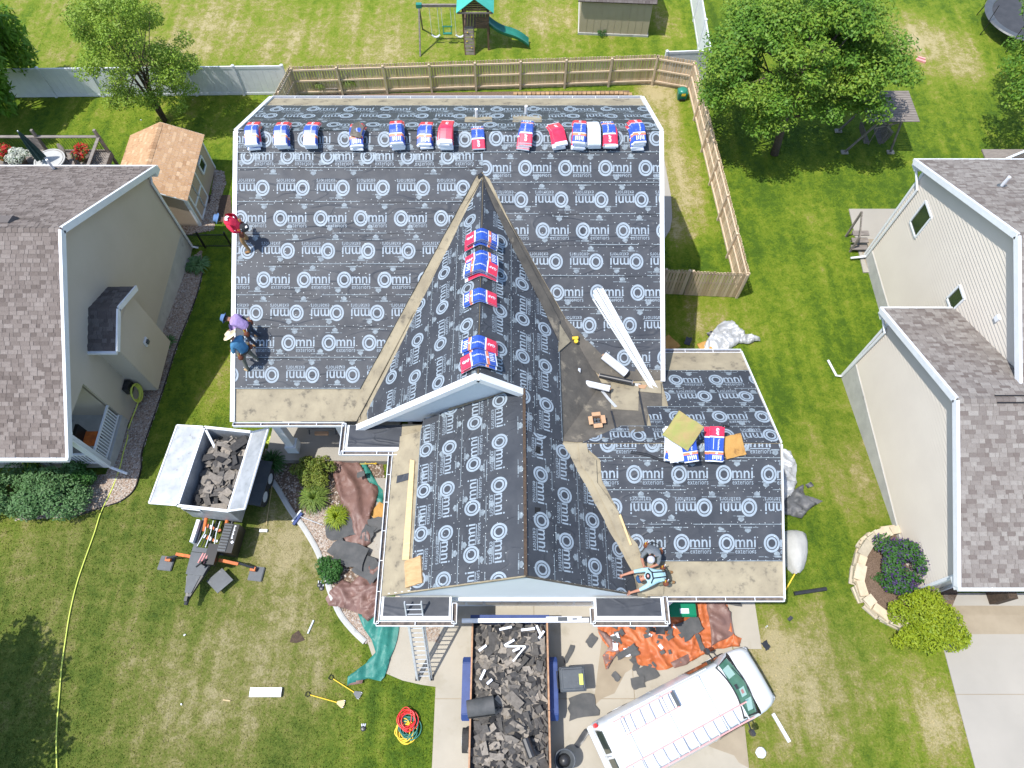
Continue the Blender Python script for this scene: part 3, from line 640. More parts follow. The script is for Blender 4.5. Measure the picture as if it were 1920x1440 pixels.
# --- roof decks (tan leak barrier / old felt shows at the edges)
def meet(pa, pb, X=None, Y=None):
    """point where two slopes meet, at a given X or Y"""
    lo, hi = (0, 30) if X is not None else (-15, 15)
    f = (lambda k: pa.z(X, k) - pb.z(X, k)) if X is not None else (lambda k: pa.z(k, Y) - pb.z(k, Y))
    a = f(0.0); b = f(1.0); k = -a / (b - a)
    x, y = (X, k) if X is not None else (k, Y); return Vector((x, y, pa.z(x, y)))
yb_main = meet(P_main, P_wb, X=3.0).y                    # level valley between main roof and wing
vl_top = meet(P_main, P_gl, X=RX); vr_top = meet(P_main, P_r, X=RX)
vl_bot = meet(P_main, P_gl, Y=9.91)
vr_mid = meet(P_main, P_r, Y=yb_main); wr_top = meet(P_wf, P_r, Y=WY); wr_bot = meet(P_wf, P_r, Y=4.1)
def pl(plane, pts): return [xy(plane, a, b) for a, b in pts]
D = MT['ice']
slab(P_main, pl(P_main, [(MX0, 9.91), (vl_bot.x, 9.91), (vl_top.x, vl_top.y), (vr_mid.x, yb_main), (MX1, yb_main), (MX1, HYR), (MX0, HYR)]), .1, 'roof_deck', D)
slab(P_back, pl(P_back, [(MX0, HYR), (MX1, HYR), (MX1, 22.9), (MX0, 22.9)]), .1, 'roof_deck', D)
slab(P_gl, pl(P_gl, [(vl_bot.x - .1, UY), (RX, UY), (RX, vl_top.y), (vl_bot.x, 9.95)]), .1, 'roof_deck', D)
slab(P_r, pl(P_r, [(RX, UY), (LX, UY), (LX, FY), (4.04, FY), (wr_bot.x, 4.1), (wr_top.x, WY), (vr_mid.x, yb_main), (vr_top.x, vr_top.y)]), .1, 'roof_deck', MT['oldfelt'])
slab(P_ll, pl(P_ll, [(-4.0, FY), (LX, FY), (LX, UY + .1), (-2.1, UY + .1), (-2.1, 9.35), (-4.0, 9.35)]), .1, 'roof_deck', D)
slab(P_wf, pl(P_wf, [(wr_top.x, WY), (WX1, WY), (WX1, 4.1), (wr_bot.x, 4.1)]), .1, 'roof_deck', D)
slab(P_wb, pl(P_wb, [(wr_top.x, WY), (WX1, WY), (WX1, 12.75), (5.2, 12.75), (5.2, yb_main), (vr_mid.x, yb_main)]), .1, 'roof_deck', D)
# --- underlayment courses
def tpx(plane, u, v): return plane.px(u, v)[1]
def courses(plane, regions, rows, u0, pitch_s, s_shift, seed, upflip=False):
    """rows: (t0, t1, t_logo, flip, s_of_one_logo)"""
    for i, (t0, t1, tl, fl, sl_) in enumerate(rows):
        ss = min(p[0] for r in regions for p in r) - 2; s = sl_ - math.floor((sl_ - ss) / pitch_s) * pitch_s; L = []
        smax = max(p[0] for r in regions for p in r) + 1
        while s < smax: L.append((s, tl)); s += pitch_s
        strip(plane, t0, t1, regions, L, fl ^ upflip, seed=seed + i, lift=.012 + .0)
tM = lambda v: P_main.px(600, v)[1]
# left part of the front slope
e0 = tM(729)
regL = [[(MX0 + .05, e0), (xy(P_main, *G(0, 0).xy)[0], e0)]]
def mreg_left():
    a = P_main.px(678, 735); b = P_main.px(893, 330)
    return [[(MX0 + .06, e0), (a[0] - .05, e0), (b[0], b[1]), (P_main.px(905, 318)[0], P_main.px(905, 322)[1]), (P_main.px(905, 300)[0], P_main.st(Vector((0, HYR, HZR)))[1]), (MX0 + .06, P_main.st(Vector((0, HYR, HZR)))[1])]]
tR = P_main.st(Vector((0, HYR, HZR)))[1]
rowsL = []
vL = [(698, 1, 583), (640, 0, 541), (582, 1, 588), (522, 0, 572), (466, 1, 591), (407, 0, 610), (348, 1, 608)]
# logo centre pixel x for one logo in each row (centre of the whole mark)
cL = {698: 475 + 91, 640: 541 + 21, 582: 632 - 20, 522: 591, 466: 504 + 16, 407: 643 - 21, 348: 558 - 10}
prev = e0
for i, (v, fl, _) in enumerate(vL):
    tc = P_main.px(cL[v], v + (3 if not fl else 5))[1]; nxt = P_main.px(600, (v + vL[i + 1][0]) / 2 + 2)[1] if i + 1 < len(vL) else P_main.px(600, 316)[1]
    rowsL.append((prev, nxt, tc + (0 if not fl else 0), bool(fl), P_main.px(cL[v], v)[0])); prev = nxt
rowsL.append((prev, P_main.px(600, 288)[1], P_main.px(600, 294)[1], False, P_main.px(560, 290)[0])); prev = rowsL[-1][1]
rowsL.append((prev, tR, P_main.px(600, 262)[1], False, P_main.px(592, 258)[0]))
courses(P_main, mreg_left(), rowsL, 0, 1.385, 0, 11)
# right part, right of the gable valley
def mreg_right():
    a = P_main.px(905.5, 325); b = P_main.px(1062, 600); c = P_main.px(1130, 672); d = P_main.px(1170, 695); e = P_main.px(1236, 700)
    x1 = MX1 - .06
    return [[(a[0], tR), (a[0], a[1]), (b[0], b[1]), (c[0], c[1]), (d[0], d[1]), (x1, e[1]), (x1, tR)]]
def convex_split(P):                                      # the torn lower edge is nearly convex: slice into quads from the top
    top = P[0][1]; out = []; pts = P[1:-1]
    for i in range(len(pts) - 1):
        a, b = pts[i], pts[i + 1]
        if b[0] - a[0] > .02: out.append([(a[0], top), (a[0], a[1]), (b[0], b[1]), (b[0], top)])
    return out
regR = mreg_right()
vR = [(668, 0, 1190), (607, 1, 1160), (546, 0, 1140), (488, 1, 1097), (430, 0, 1113), (372, 1, 1107), (313, 0, 1080)]
prev = P_main.px(1200, 701)[1]; rowsR = []
for i, (v, fl, c) in enumerate(vR):
    nxt = P_main.px(1200, (v + vR[i + 1][0]) / 2 + 1)[1] if i + 1 < len(vR) else P_main.px(1200, 287)[1]
    rowsR.append((prev, nxt, P_main.px(c, v + 3)[1], bool(fl), P_main.px(c, v)[0])); prev = nxt
rowsR.append((prev, tR, P_main.px(1180, 260)[1], False, P_main.px(1100, 258)[0]))
courses(P_main, regR, rowsR, 0, 1.385, 0, 31)
# back slope
ycs = [(0, 0)]; tb = P_back.st(Vector((0, HYR, HZR)))[1]
e1 = P_back.px(800, 200)[1]; rowsB = [(e1, e1 + .93, e1 + .5, True, 0.2), (e1 + .93, e1 + 1.95, e1 + 1.42, False, .9), (e1 + 1.95, e1 + 2.98, e1 + 2.5, True, .4), (e1 + 2.98, tb, e1 + 3.4, False, .1)]
rowsB = [r for r in rowsB if r[0] < tb - .1]
rowsB = [(a, min(b, tb), c, d, e) for a, b, c, d, e in rowsB]
courses(P_back, [pl(P_back, [(MX0 + .06, HYR), (MX1 - .06, HYR), (MX1 - .06, 23.5), (MX0 + .06, 23.5)])], rowsB, 0, 1.385, 0, 51)
# upper gable, west slope (courses run north-south)
tg = P_gl.st(Vector((RX, 0, RZ)))[1]
v1 = xy(P_gl, vl_bot.x + .35, 10.05); v2 = xy(P_gl, vl_top.x, vl_top.y - .25)
regG = [[xy(P_gl, vl_bot.x + .42, UY + .02), xy(P_gl, RX, UY + .02), v2, v1]]
G0 = P_gl.px(760, 640)
rows = []
# columns measured along y = 700: printed centres at x = 655.. ; spacing one roll
colx = [(658, 745, 0), (737, 690, 0), (788, 590, 1), (832, 560, 0), (878, 560, 1)]
tc = [P_gl.px(u, v)[1] for u, v, f in colx]
bd = [0.0] + [(tc[i] + tc[i + 1]) / 2 for i in range(len(tc) - 1)] + [tg]
bd[0] = xy(P_gl, vl_bot.x + .3, 10)[1] - .2
for i in range(len(tc)): rows.append((bd[i], bd[i + 1], tc[i], bool(colx[i][2]), P_gl.px(colx[i][0], colx[i][1])[0]))
courses(P_gl, regG, rows, 0, 1.385, 0, 71, upflip=True)
# east slope: two rolls beside the upper ridge, then the lower gable's
tr = P_r.st(Vector((RX, 0, RZ)))[1]
c1 = P_r.px(978, 600)[1]; c2 = P_r.px(1020, 640)[1]; c3 = P_r.px(1060, 930)[1]; c4 = P_r.px(1105, 940)[1]; c5 = P_r.px(1160, 1040)[1]
e = P_r.px(1047, 650)[1]
vtx = xy(P_r, vr_top.x, vr_top.y); ym = lambda u, v: P_r.px(u, v)
upreg = [[(P_r.px(950, 722)[0] , tr), (P_r.px(950, 722)[0], e), (P_r.px(1046, 600)[0], e), (vtx[0] - .2, tr)]]
s_low = P_r.px(1045, 826)[0]; s_fr = xy(P_r, 1, FY + .03)[0]; s_up = P_r.px(960, 722)[0]; tl = xy(P_r, LX, 6)[1]
sU = xy(P_r, RX, UY)[0]; upreg = [[(s_low, e), (P_r.px(1046, 605)[0], e), (vtx[0] - .15, tr), (sU + .02, tr), (sU + .02, tl), (s_low, tl)]]
vb = P_r.px(1094, 850); vc = P_r.px(1128, 930); vd = P_r.px(1172, 1030); ve = P_r.px(1183, 1070); vf = P_r.px(1198, 1122)
lowreg = [[(s_fr, tl), (s_fr, vf[1]), (ve[0], ve[1]), (vd[0], vd[1]), (vc[0], vc[1]), (vb[0], vb[1]), (s_low, e), (s_low, tl)]]
def vsl(P, tl):
    out = []; pts = P[1:-1]
    for i in range(len(pts) - 1):
        a, b = pts[i], pts[i + 1]
        if b[0] - a[0] > .02: out.append([(a[0], tl), (a[0], a[1]), (b[0], b[1]), (b[0], tl)])
    return out
lowS = lowreg
c0 = P_r.px(936, 600)[1]; rowsE = [((c1 + c0) / 2, tr, c0, False, P_r.px(938, 470)[0]), ((c1 + c2) / 2, (c1 + c0) / 2, c1, True, P_r.px(985, 520)[0]), (e, (c1 + c2) / 2, c2, False, P_r.px(1018, 570)[0])]
courses(P_r, upreg, rowsE, 0, 1.385, 0, 81, upflip=True)
cc = [P_r.px(1012, 900)[1], P_r.px(1058, 960)[1], P_r.px(1108, 960)[1], P_r.px(1160, 1060)[1]]
bd = [tl] + [(cc[i] + cc[i + 1]) / 2 for i in range(3)] + [xy(P_r, 4.0, 5)[1]]
sc_ = [P_r.px(1012, 1000)[0], P_r.px(1065, 1040)[0], P_r.px(1115, 1000)[0], P_r.px(1165, 1055)[0]]
courses(P_r, lowS, [(bd[i + 1], bd[i], cc[i], True, sc_[i]) for i in range(4)], 0, 1.385, 0, 91)
# lower gable, west slope
tlr = xy(P_ll, LX, 6)[1]; et = P_ll.px(778, 1000)[1]
llreg = [[(xy(P_ll, 0, FY + .03)[0], et), (xy(P_ll, 0, FY + .03)[0], tlr), (xy(P_ll, 0, UY + .05)[0], tlr), (xy(P_ll, 0, 9.75)[0], et + .1), (xy(P_ll, 0, 9.3)[0], et)]]
cc = [(805, 930, 0), (850, 900, 1), (892, 900, 0), (945, 900, 0)]
cc = [(797, 900, 0), (843, 860, 1), (890, 850, 0), (938, 850, 1)]
tt = [P_ll.px(u, v)[1] for u, v, f in cc]; bd = [et] + [(tt[i] + tt[i + 1]) / 2 for i in range(3)] + [tlr]
courses(P_ll, llreg, [(bd[i], bd[i + 1], tt[i], bool(cc[i][2]), P_ll.px(cc[i][0], cc[i][1])[0]) for i in range(4)], 0, 1.385, 0, 101, upflip=True)
# wing, front and back slopes
wt = xy(P_wf, 5, WY)[1]; we = P_wf.px(1400, 1052)[1]
wreg = []
pts = [P_wf.px(1245, 1052), P_wf.px(1205, 1052), P_wf.px(1160, 960), P_wf.px(1128, 900), P_wf.px(1125, 862), P_wf.px(1090, 832)]
wreg = [[(WX1 - .05, we), (WX1 - .05, wt), (pts[5][0], wt), (pts[4][0], pts[4][1]), (pts[3][0], pts[3][1]), (pts[2][0], pts[2][1]), (pts[1][0], we)]]
w3 = [(1015, 0, 1300), (948, 1, 1213), (886, 0, 1295), (828, 0, 1245)]; prev = we; rw = []
for i, (v, fl, c) in enumerate(w3):
    nxt = P_wf.px(1300, (v + w3[i + 1][0]) / 2 + 2)[1] if i < 3 else wt
    rw.append((prev, nxt, P_wf.px(c, v + 3)[1], bool(fl), P_wf.px(c, v)[0])); prev = nxt
rw = [r for r in rw if r[1] - r[0] > .05 and r[0] < wt]
courses(P_wf, wreg, [(a, min(b, wt), c, d, e_) for a, b, c, d, e_ in rw], 0, 1.385, 0, 121)
wbt = xy(P_wb, 5, WY)[1]; wb0 = P_wb.px(1320, 696)[1]
xL = P_wb.px(1241, 720)
wbA = [(xL[0], wb0), (xy(P_wb, WX1 - .05, 9)[0], wb0), (xy(P_wb, WX1 - .05, 9)[0], P_wb.px(1300, 764)[1]), (xL[0], P_wb.px(1300, 764)[1])]
wbB = [(P_wb.px(1216, 780)[0], P_wb.px(1300, 764)[1]), (xy(P_wb, WX1 - .05, 9)[0], P_wb.px(1300, 764)[1]), (xy(P_wb, WX1 - .05, 9)[0], P_wb.px(1300, 800)[1]), (P_wb.px(1216, 780)[0], P_wb.px(1300, 800)[1])]
wbC = [(P_wb.px(1168, 815)[0], P_wb.px(1300, 800)[1]), (xy(P_wb, WX1 - .05, 9)[0], P_wb.px(1300, 800)[1]), (xy(P_wb, WX1 - .05, 9)[0], wbt), (P_wb.px(1090, 830)[0], wbt)]
wv = [(714, 1, 1287), (745, 0, 1300), (783, 1, 1290), (818, 0, 1340)]; prev = wb0; rw = []
for i, (v, fl, c) in enumerate(wv):
    nxt = P_wb.px(1300, (v + wv[i + 1][0]) / 2)[1] if i < 3 else wbt
    rw.append((prev, nxt, P_wb.px(c, v)[1], bool(fl), P_wb.px(c, v)[0])); prev = nxt
courses(P_wb, [wbA, wbB, wbC], rw, 0, 1.385, 0, 131)
# --- patches, torn edges and scraps of felt lying flat on the decks
patch(P_main, [(1048, 602), (1062, 598), (1133, 670), (1150, 690), (1240, 694), (1240, 712), (1140, 716), (1046, 640)], 'old_felt', MT['oldfelt'], .045)
patch(P_wb, [(1047, 716), (1150, 708), (1240, 714), (1241, 768), (1215, 772), (1212, 806), (1170, 808), (1168, 820), (1082, 829), (1047, 826)], 'old_felt', MT['oldfelt'], .03)
patch(P_wb, [(1145, 703), (1198, 718), (1197, 770), (1146, 767)], 'felt_scrap', MT['ice'], .04)
patch(P_wb, [(1206, 706), (1238, 706), (1240, 738), (1200, 734)], 'felt_scrap', MT['ice'], .045)
patch(P_wb, [(1150, 768), (1200, 772), (1208, 808), (1158, 816)], 'felt_scrap', MT['oldfelt'], .042)
patch(P_r, [(1048, 605), (1070, 640), (1047, 660)], 'felt_scrap', MT['ice'], .05)
# valley flashing felt, left of the upper gable
def poly_prism(pts3, n, th, name, m, parent=None):
    mb = MB(); mb.prism(pts3, n * th); return mb.build(name, m, parent or house)
for (pn, P, q) in (('m', P_main, [(905, 326), (900, 336), (880, 396), (868, 420), (846, 448), (838, 466), (812, 512), (800, 545), (778, 584), (768, 596), (748, 634), (738, 645), (722, 672), (704, 694), (694, 712), (676, 740), (655, 786), (668, 790), (910, 330)]),
                   ('g', P_gl, [(905, 326), (655, 786), (676, 786), (674, 762), (686, 732), (702, 706), (716, 678), (733, 648), (742, 625), (764, 588), (778, 560), (797, 528), (812, 500), (826, 470), (848, 432), (872, 388), (905, 332)])):
    patch(P, q, 'valley_felt', MT['ice'], .055 if pn == 'm' else .03, th=.006)
patch(P_main, [(905, 326), (918, 336), (960, 425), (1000, 500), (1048, 592), (1075, 628), (1062, 640), (1042, 600), (990, 500), (930, 380), (904, 340)], 'valley_felt', MT['ice'], .055, th=.006)
patch(P_r, [(906, 328), (1049, 600), (1048, 640), (1010, 560), (960, 460), (925, 385), (910, 350)], 'valley_felt', MT['oldfelt'], .06, th=.006)
patch(P_wf, [(1085, 832), (1100, 830), (1103, 848), (1118, 862), (1120, 905), (1135, 925), (1160, 960), (1168, 990), (1195, 1020), (1206, 1055), (1246, 1060), (1244, 1114), (1200, 1114), (1190, 1070), (1165, 1020), (1140, 960), (1110, 900), (1088, 870)], 'valley_felt', MT['ice'], .058, th=.006)
patch(P_r, [(1085, 832), (1092, 850), (1093, 865), (1103, 890), (1118, 912), (1135, 950), (1150, 985), (1178, 1028), (1186, 1060), (1196, 1118), (1215, 1122), (1190, 1060), (1150, 960)], 'valley_felt', MT['ice'], .05, th=.006)
# ridge strips
for a, b_, r_ in (((LX, FY + .02, LZ), (LX, UY, LZ), .1),):
    mb = MB(); mb.beam(Vector(a) + Vector((0, 0, .055)), Vector(b_) + Vector((0, 0, .055)), .09, .03); mb.build('ridge_board', MT['soil'], house)
patch(P_r, [(1005, 836), (1014, 839), (1013, 851), (1004, 848)], 'vent_hole', MT['dark'], .045)
patch(P_r, [(1003, 951), (1013, 952), (1013, 964), (1003, 963)], 'vent_hole', MT['dark'], .045)
patch(P_wb, [(1356, 796), (1369, 799), (1367, 802), (1355, 801)], 'vent_hole', MT['dark'], .05)
# --- trims, gutters, walls
def rake(pts, w=.16, h=.2, name='rake_board', m=None):
    mb = MB()
    for a, b in zip(pts[:-1], pts[1:]): mb.beam(a, b, w, h)
    return mb.build(name, m or MT['white'], house)
def V3(*a): return Vector(a)
for X, s_ in ((MX0, -1), (MX1, 1)):
    zf = P_main.z(X, 9.91); yf = 9.91 if s_ < 0 else yb_main + .1
    rake([V3(X, yf, P_main.z(X, yf) - .03), V3(X, HYR, HZR - .03), V3(X, 22.9, P_back.z(X, 22.9) - .03)], .15, .2)
rake([V3(WX1, 4.05, P_wf.z(WX1, 4.05) - .05), V3(WX1, WY, WZ - .05), V3(WX1, 12.75, P_wb.z(WX1, 12.75) - .05)], .05, .2)
# upper gable: heavy white rake over the soffit
rake([V3(-5.5, UY - .1, P_gl.z(-5.5, UY) - .1), V3(RX, UY - .1, RZ - .06), V3(.42, UY - .1, P_r.z(.42, UY) - .08)], .22, .2)
def gutter(a, b, wd=.13, name='gutter'):
    a, b = Vector(a), Vector(b); d = (b - a).normalized(); s_ = Vector((-d.y, d.x, 0)) * wd / 2; mb = MB(); u = Vector((0, 0, .11))
    mb.hexa([a - s_, b - s_, b + s_, a + s_, a - s_ + V3(0, 0, .012), b - s_ + V3(0, 0, .012), b + s_ + V3(0, 0, .012), a + s_ + V3(0, 0, .012)], 1)
    for k in (-1, 1):
        mb.beam(a + s_ * k + u / 2, b + s_ * k + u / 2, .022, .12)
    for p in (a, b): mb.beam(p - s_ + u / 2, p + s_ + u / 2, .015, .12)
    n = max(1, int((b - a).length / .9))
    for i in range(1, n): mb.beam(a + (b - a) * i / n - s_ + u * .8, a + (b - a) * i / n + s_ + u * .8, .02, .015)
    return mb.build(name, [MT['white'], MT['gut']], house)
zf = P_main.z(0, 9.91) - .14
gutter((MX0, 9.82, zf), (-5.75, 9.82, zf)); gutter((-5.75, 9.85, zf), (-5.75, 8.72, zf - .03)); gutter((-5.75, 8.78, zf - .03), (-2.15, 8.78, zf - .03))
zb = P_back.z(0, 22.9) - .12; gutter((MX0, 22.97, zb), (MX1, 22.97, zb))
zl = P_ll.z(-4.0, 5) - .13; gutter((-4.1, 3.3, zl), (-4.1, 9.0, zl)); gutter((-4.1, 3.3, zl), (-1.75, 3.3, zl)); gutter((-1.75, 3.3, zl), (-1.75, 3.9, zl))
zw = P_wf.z(5, 4.1) - .12; gutter((4.75, 4.02, zw), (WX1, 4.02, zw)); gutter((4.7, 4.1, zw), (4.7, 3.3, zw)); gutter((4.7, 3.3, zw), (2.45, 3.3, zw)); gutter((2.45, 3.3, zw), (2.45, 3.75, zw))
zwb = P_wb.z(5, 12.75) - .12; gutter((5.3, 12.83, zwb), (WX1, 12.83, zwb))
# eave returns (small flat roofs at the gable feet)
def ret(x0, x1, y0, y1, z, m=MT['felt']):
    mb = MB(); mb.box(((x0 + x1) / 2, (y0 + y1) / 2, z - .08), (x1 - x0, y1 - y0, .16)); o = mb.build('eave_return', MT['white'], house)
    mb = MB(); mb.box(((x0 + x1) / 2, (y0 + y1) / 2 + .05, z + .01), (x1 - x0 - .14, y1 - y0 - .12, .012)); mb.build('return_felt', m, o)
ret(-5.62, -2.2, 8.86, 9.78, P_main.z(0, 9.91) - .03)
ret(-3.98, -1.85, 3.4, 4.08, zl + .15); ret(2.5, 4.6, 3.4, 4.05, zw + .15)
mb = MB(); mb.box((-3.0, 9.4, P_main.z(0, 9.91) - .005), (1.5, .8, .02)); mb.build('felt_scrap', MT['ice'], house)
patch(P_ll, [(770, 862), (778, 864), (768, 1050), (755, 1050)], 'drip_board', MT['wood_t'], .02, th=.03)
for q in ([(773, 850 + 35), (745, 892), (743, 906), (771, 898)],):
    patch(P_ll, q, 'felt_scrap', MT['felt'], .02)
def wall(pts, n, name='wall', m=MT['siding_w'], th=.15, parent=None):
    mb = MB(); mb.prism([Vector(p) for p in pts], Vector(n) * th); return mb.build(name, m, parent or house)
gW, gN = 0.0, -1.9
# main body
mx0, mx1 = MX0 + .35, MX1 - .35
def mz(y): return (P_main.z(0, y) if y < HYR else P_back.z(0, y)) - .12
for X, n in ((mx0, 1), (mx1, -1)):
    wall([(X, 11.6, -1.9), (X, 22.5, gN), (X, 22.5, mz(22.5)), (X, HYR, mz(HYR)), (X, 11.6, mz(11.6))], (n, 0, 0), m=MT['siding_t'])
wall([(mx0, 22.5, gN), (mx1, 22.5, gN), (mx1, 22.5, mz(22.5)), (mx0, 22.5, mz(22.5))], (0, -1, 0), m=MT['siding_t'])
wall([(mx0, 11.6, -1.9), (-4.2, 11.6, -1.9), (-4.2, 11.6, 3.0), (mx0, 11.6, 3.0)], (0, 1, 0), m=MT['siding_t'])
wall([(-3.6, 4.0, -.5), (-3.6, 11.6, -.5), (-3.6, 11.6, 2.7), (-3.6, 4.0, 2.7)], (1, 0, 0), m=MT['siding_t'])
gz_l = lambda x: (P_ll.z(x, 4) if x < LX else P_r.z(x, 4)) - .1
# front gable wall above the double door (door opening -2.15..2.72)
yw = 4.14
wall([(-3.6, yw, 2.35), (4.04, yw, 2.35), (4.04, yw, gz_l(4.04)), (LX, yw, gz_l(LX)), (-3.6, yw, gz_l(-3.6))], (0, .15, 0), name='gable_wall', m=MT['siding_m'])
wall([(-3.6, yw, -.1), (-2.2, yw, -.1), (-2.2, yw, 2.35), (-3.6, yw, 2.35)], (0, 1, 0), m=MT['siding_m']); wall([(2.75, yw, -.1), (5.2, yw, -.1), (5.2, yw, 2.35), (2.75, yw, 2.35)], (0, 1, 0), m=MT['siding_m'])
mb = MB(); zz = 2.5
for i in range(20):
    z = 2.45 + i * .14
    if z > gz_l(LX) - .15: break
    xa = -4 + (z + .1 - P_ll.z(-4, 4)) / .64 if z > P_ll.z(-4, 4) else -3.5; xb = 4.04 - (z + .1 - P_r.z(4.04, 4)) / SR if z > P_r.z(4.04, 4) else 3.9
    m2 = MB(); m2.hexa([(xa, yw - .012, z), (xb, yw - .012, z), (xb, yw + .02, z), (xa, yw + .02, z), (xa, yw - .002, z + .135), (xb, yw - .002, z + .135), (xb, yw + .02, z + .135), (xa, yw + .02, z + .135)]); m2.build('siding_board', MT['siding_m'], house)
door = MB().box((.28, yw + .16, 2.1), (4.95, .06, .5)).build('garage_door', MT['white'], house)
for k in range(4):
    for i in range(8):
        MB().box((-1.9 + i * .6 + .07, yw + .11, .28 + k * .53), (.5, .03, .4)).build('door_panel', MT['siding_w'], door) if k else None
door2 = MB().box((.28, yw + .17, 1.0), (4.95, .05, 2.0)).build('garage_door_lower', MT['white'], house)
mb = MB()
for x in (-2.25, 2.8): mb.box((x, yw - .04, 1.15), (.14, .1, 2.4))
mb.box((.28, yw - .05, 2.32), (5.3, .1, .16)); mb.build('door_trim', MT['white'], house)
# wing walls
wall([(8.0, 4.5, -1.0), (8.0, 12.3, -1.9), (8.0, 12.3, 2.7), (8.0, WY, 4.5), (8.0, 4.5, 2.75)], (-1, 0, 0)); wall([(4.9, 4.5, -.1), (8.0, 4.5, -.1), (8.0, 4.5, 2.6), (4.9, 4.5, 2.6)], (0, 1, 0)); wall([(4.9, 12.3, -1.9), (8.0, 12.3, -1.9), (8.0, 12.3, 2.6), (4.9, 12.3, 2.6)], (0, -1, 0))
# upper gable wall with its visible boards
yu = UY + .14
ul = lambda z: RX - (RZ - .12 - z) / SL; ur = lambda z: min(RX + (RZ - .12 - z) / SR, 2.0)
wall([(ul(2.9), yu, 2.9), (2.0, yu, 2.9), (2.0, yu, P_r.z(2.0, yu) - .3), (LX, yu, P_r.z(LX, yu) - .12), (RX, yu, RZ - .12)], (0, .12, 0), name='gable_wall', m=MT['siding_m'])
z = 3.0
while z < RZ - .3:
    MB().hexa([(ul(z) + .05, yu - .022, z), (min(ur(z), 1) - .05, yu - .022, z), (min(ur(z), 1) - .05, yu, z), (ul(z) + .05, yu, z), (ul(z + .13) + .05, yu - .006, z + .13), (min(ur(z + .13), 1) - .05, yu - .006, z + .13), (min(ur(z + .13), 1) - .05, yu, z + .13), (ul(z + .13) + .05, yu, z + .13)]).build('siding_board', MT['siding_m'], house); z += .14
# porch floor and posts
sheet('porch_floor', [(-9.3, 9.6), (-4.4, 9.6), (-4.4, 11.6), (-9.3, 11.6)], MT['conc2'], .35, parent=house, thick=.6, cell=5)
def column(X, Y, z0, z1, par):
    c = MB().box((X, Y, (z0 + z1) / 2), (.28, .28, z1 - z0)).build('porch_column', MT['white'], par)
    MB().box((X, Y, z0 + .25), (.42, .42, .5)).build('column_base', MT['whitem'], c)
column(-8.2, 10.0, .3, 2.8, house); column(-6.0, 10.0, .3, 2.8, house)
# plumbing pipes on the back slope
for u, v in ((894, 222), (986, 216)):
    p = P_back.hit(u, v); t = thing('vent_pipe', 'white plumbing pipe on a tan patch of the back roof slope, %s one' % ('left' if u < 930 else 'right'), 'pipe', p)
    MB().cyl(p, .055, .42, 12).build('pipe', MT['white'], t); MB().cyl(p, .1, .05, 12, r2=.07).build('collar', MT['black'], t)
for u0, u1, v0, v1 in ((872, 922, 219, 229), (962, 1015, 217, 229)): patch(P_back, [(u0, v0), (u1, v0), (u1 + 1, v1), (u0 - 1, v1)], 'felt_patch', MT['ice'], .045)
p = P_main.hit(902, 332); t = thing('pipe_boot', 'small black pipe boot at the top of the centre gable valley', 'pipe', p); MB().cyl(p, .12, .12, 12, r2=.07).build('boot', MT['black'], t)
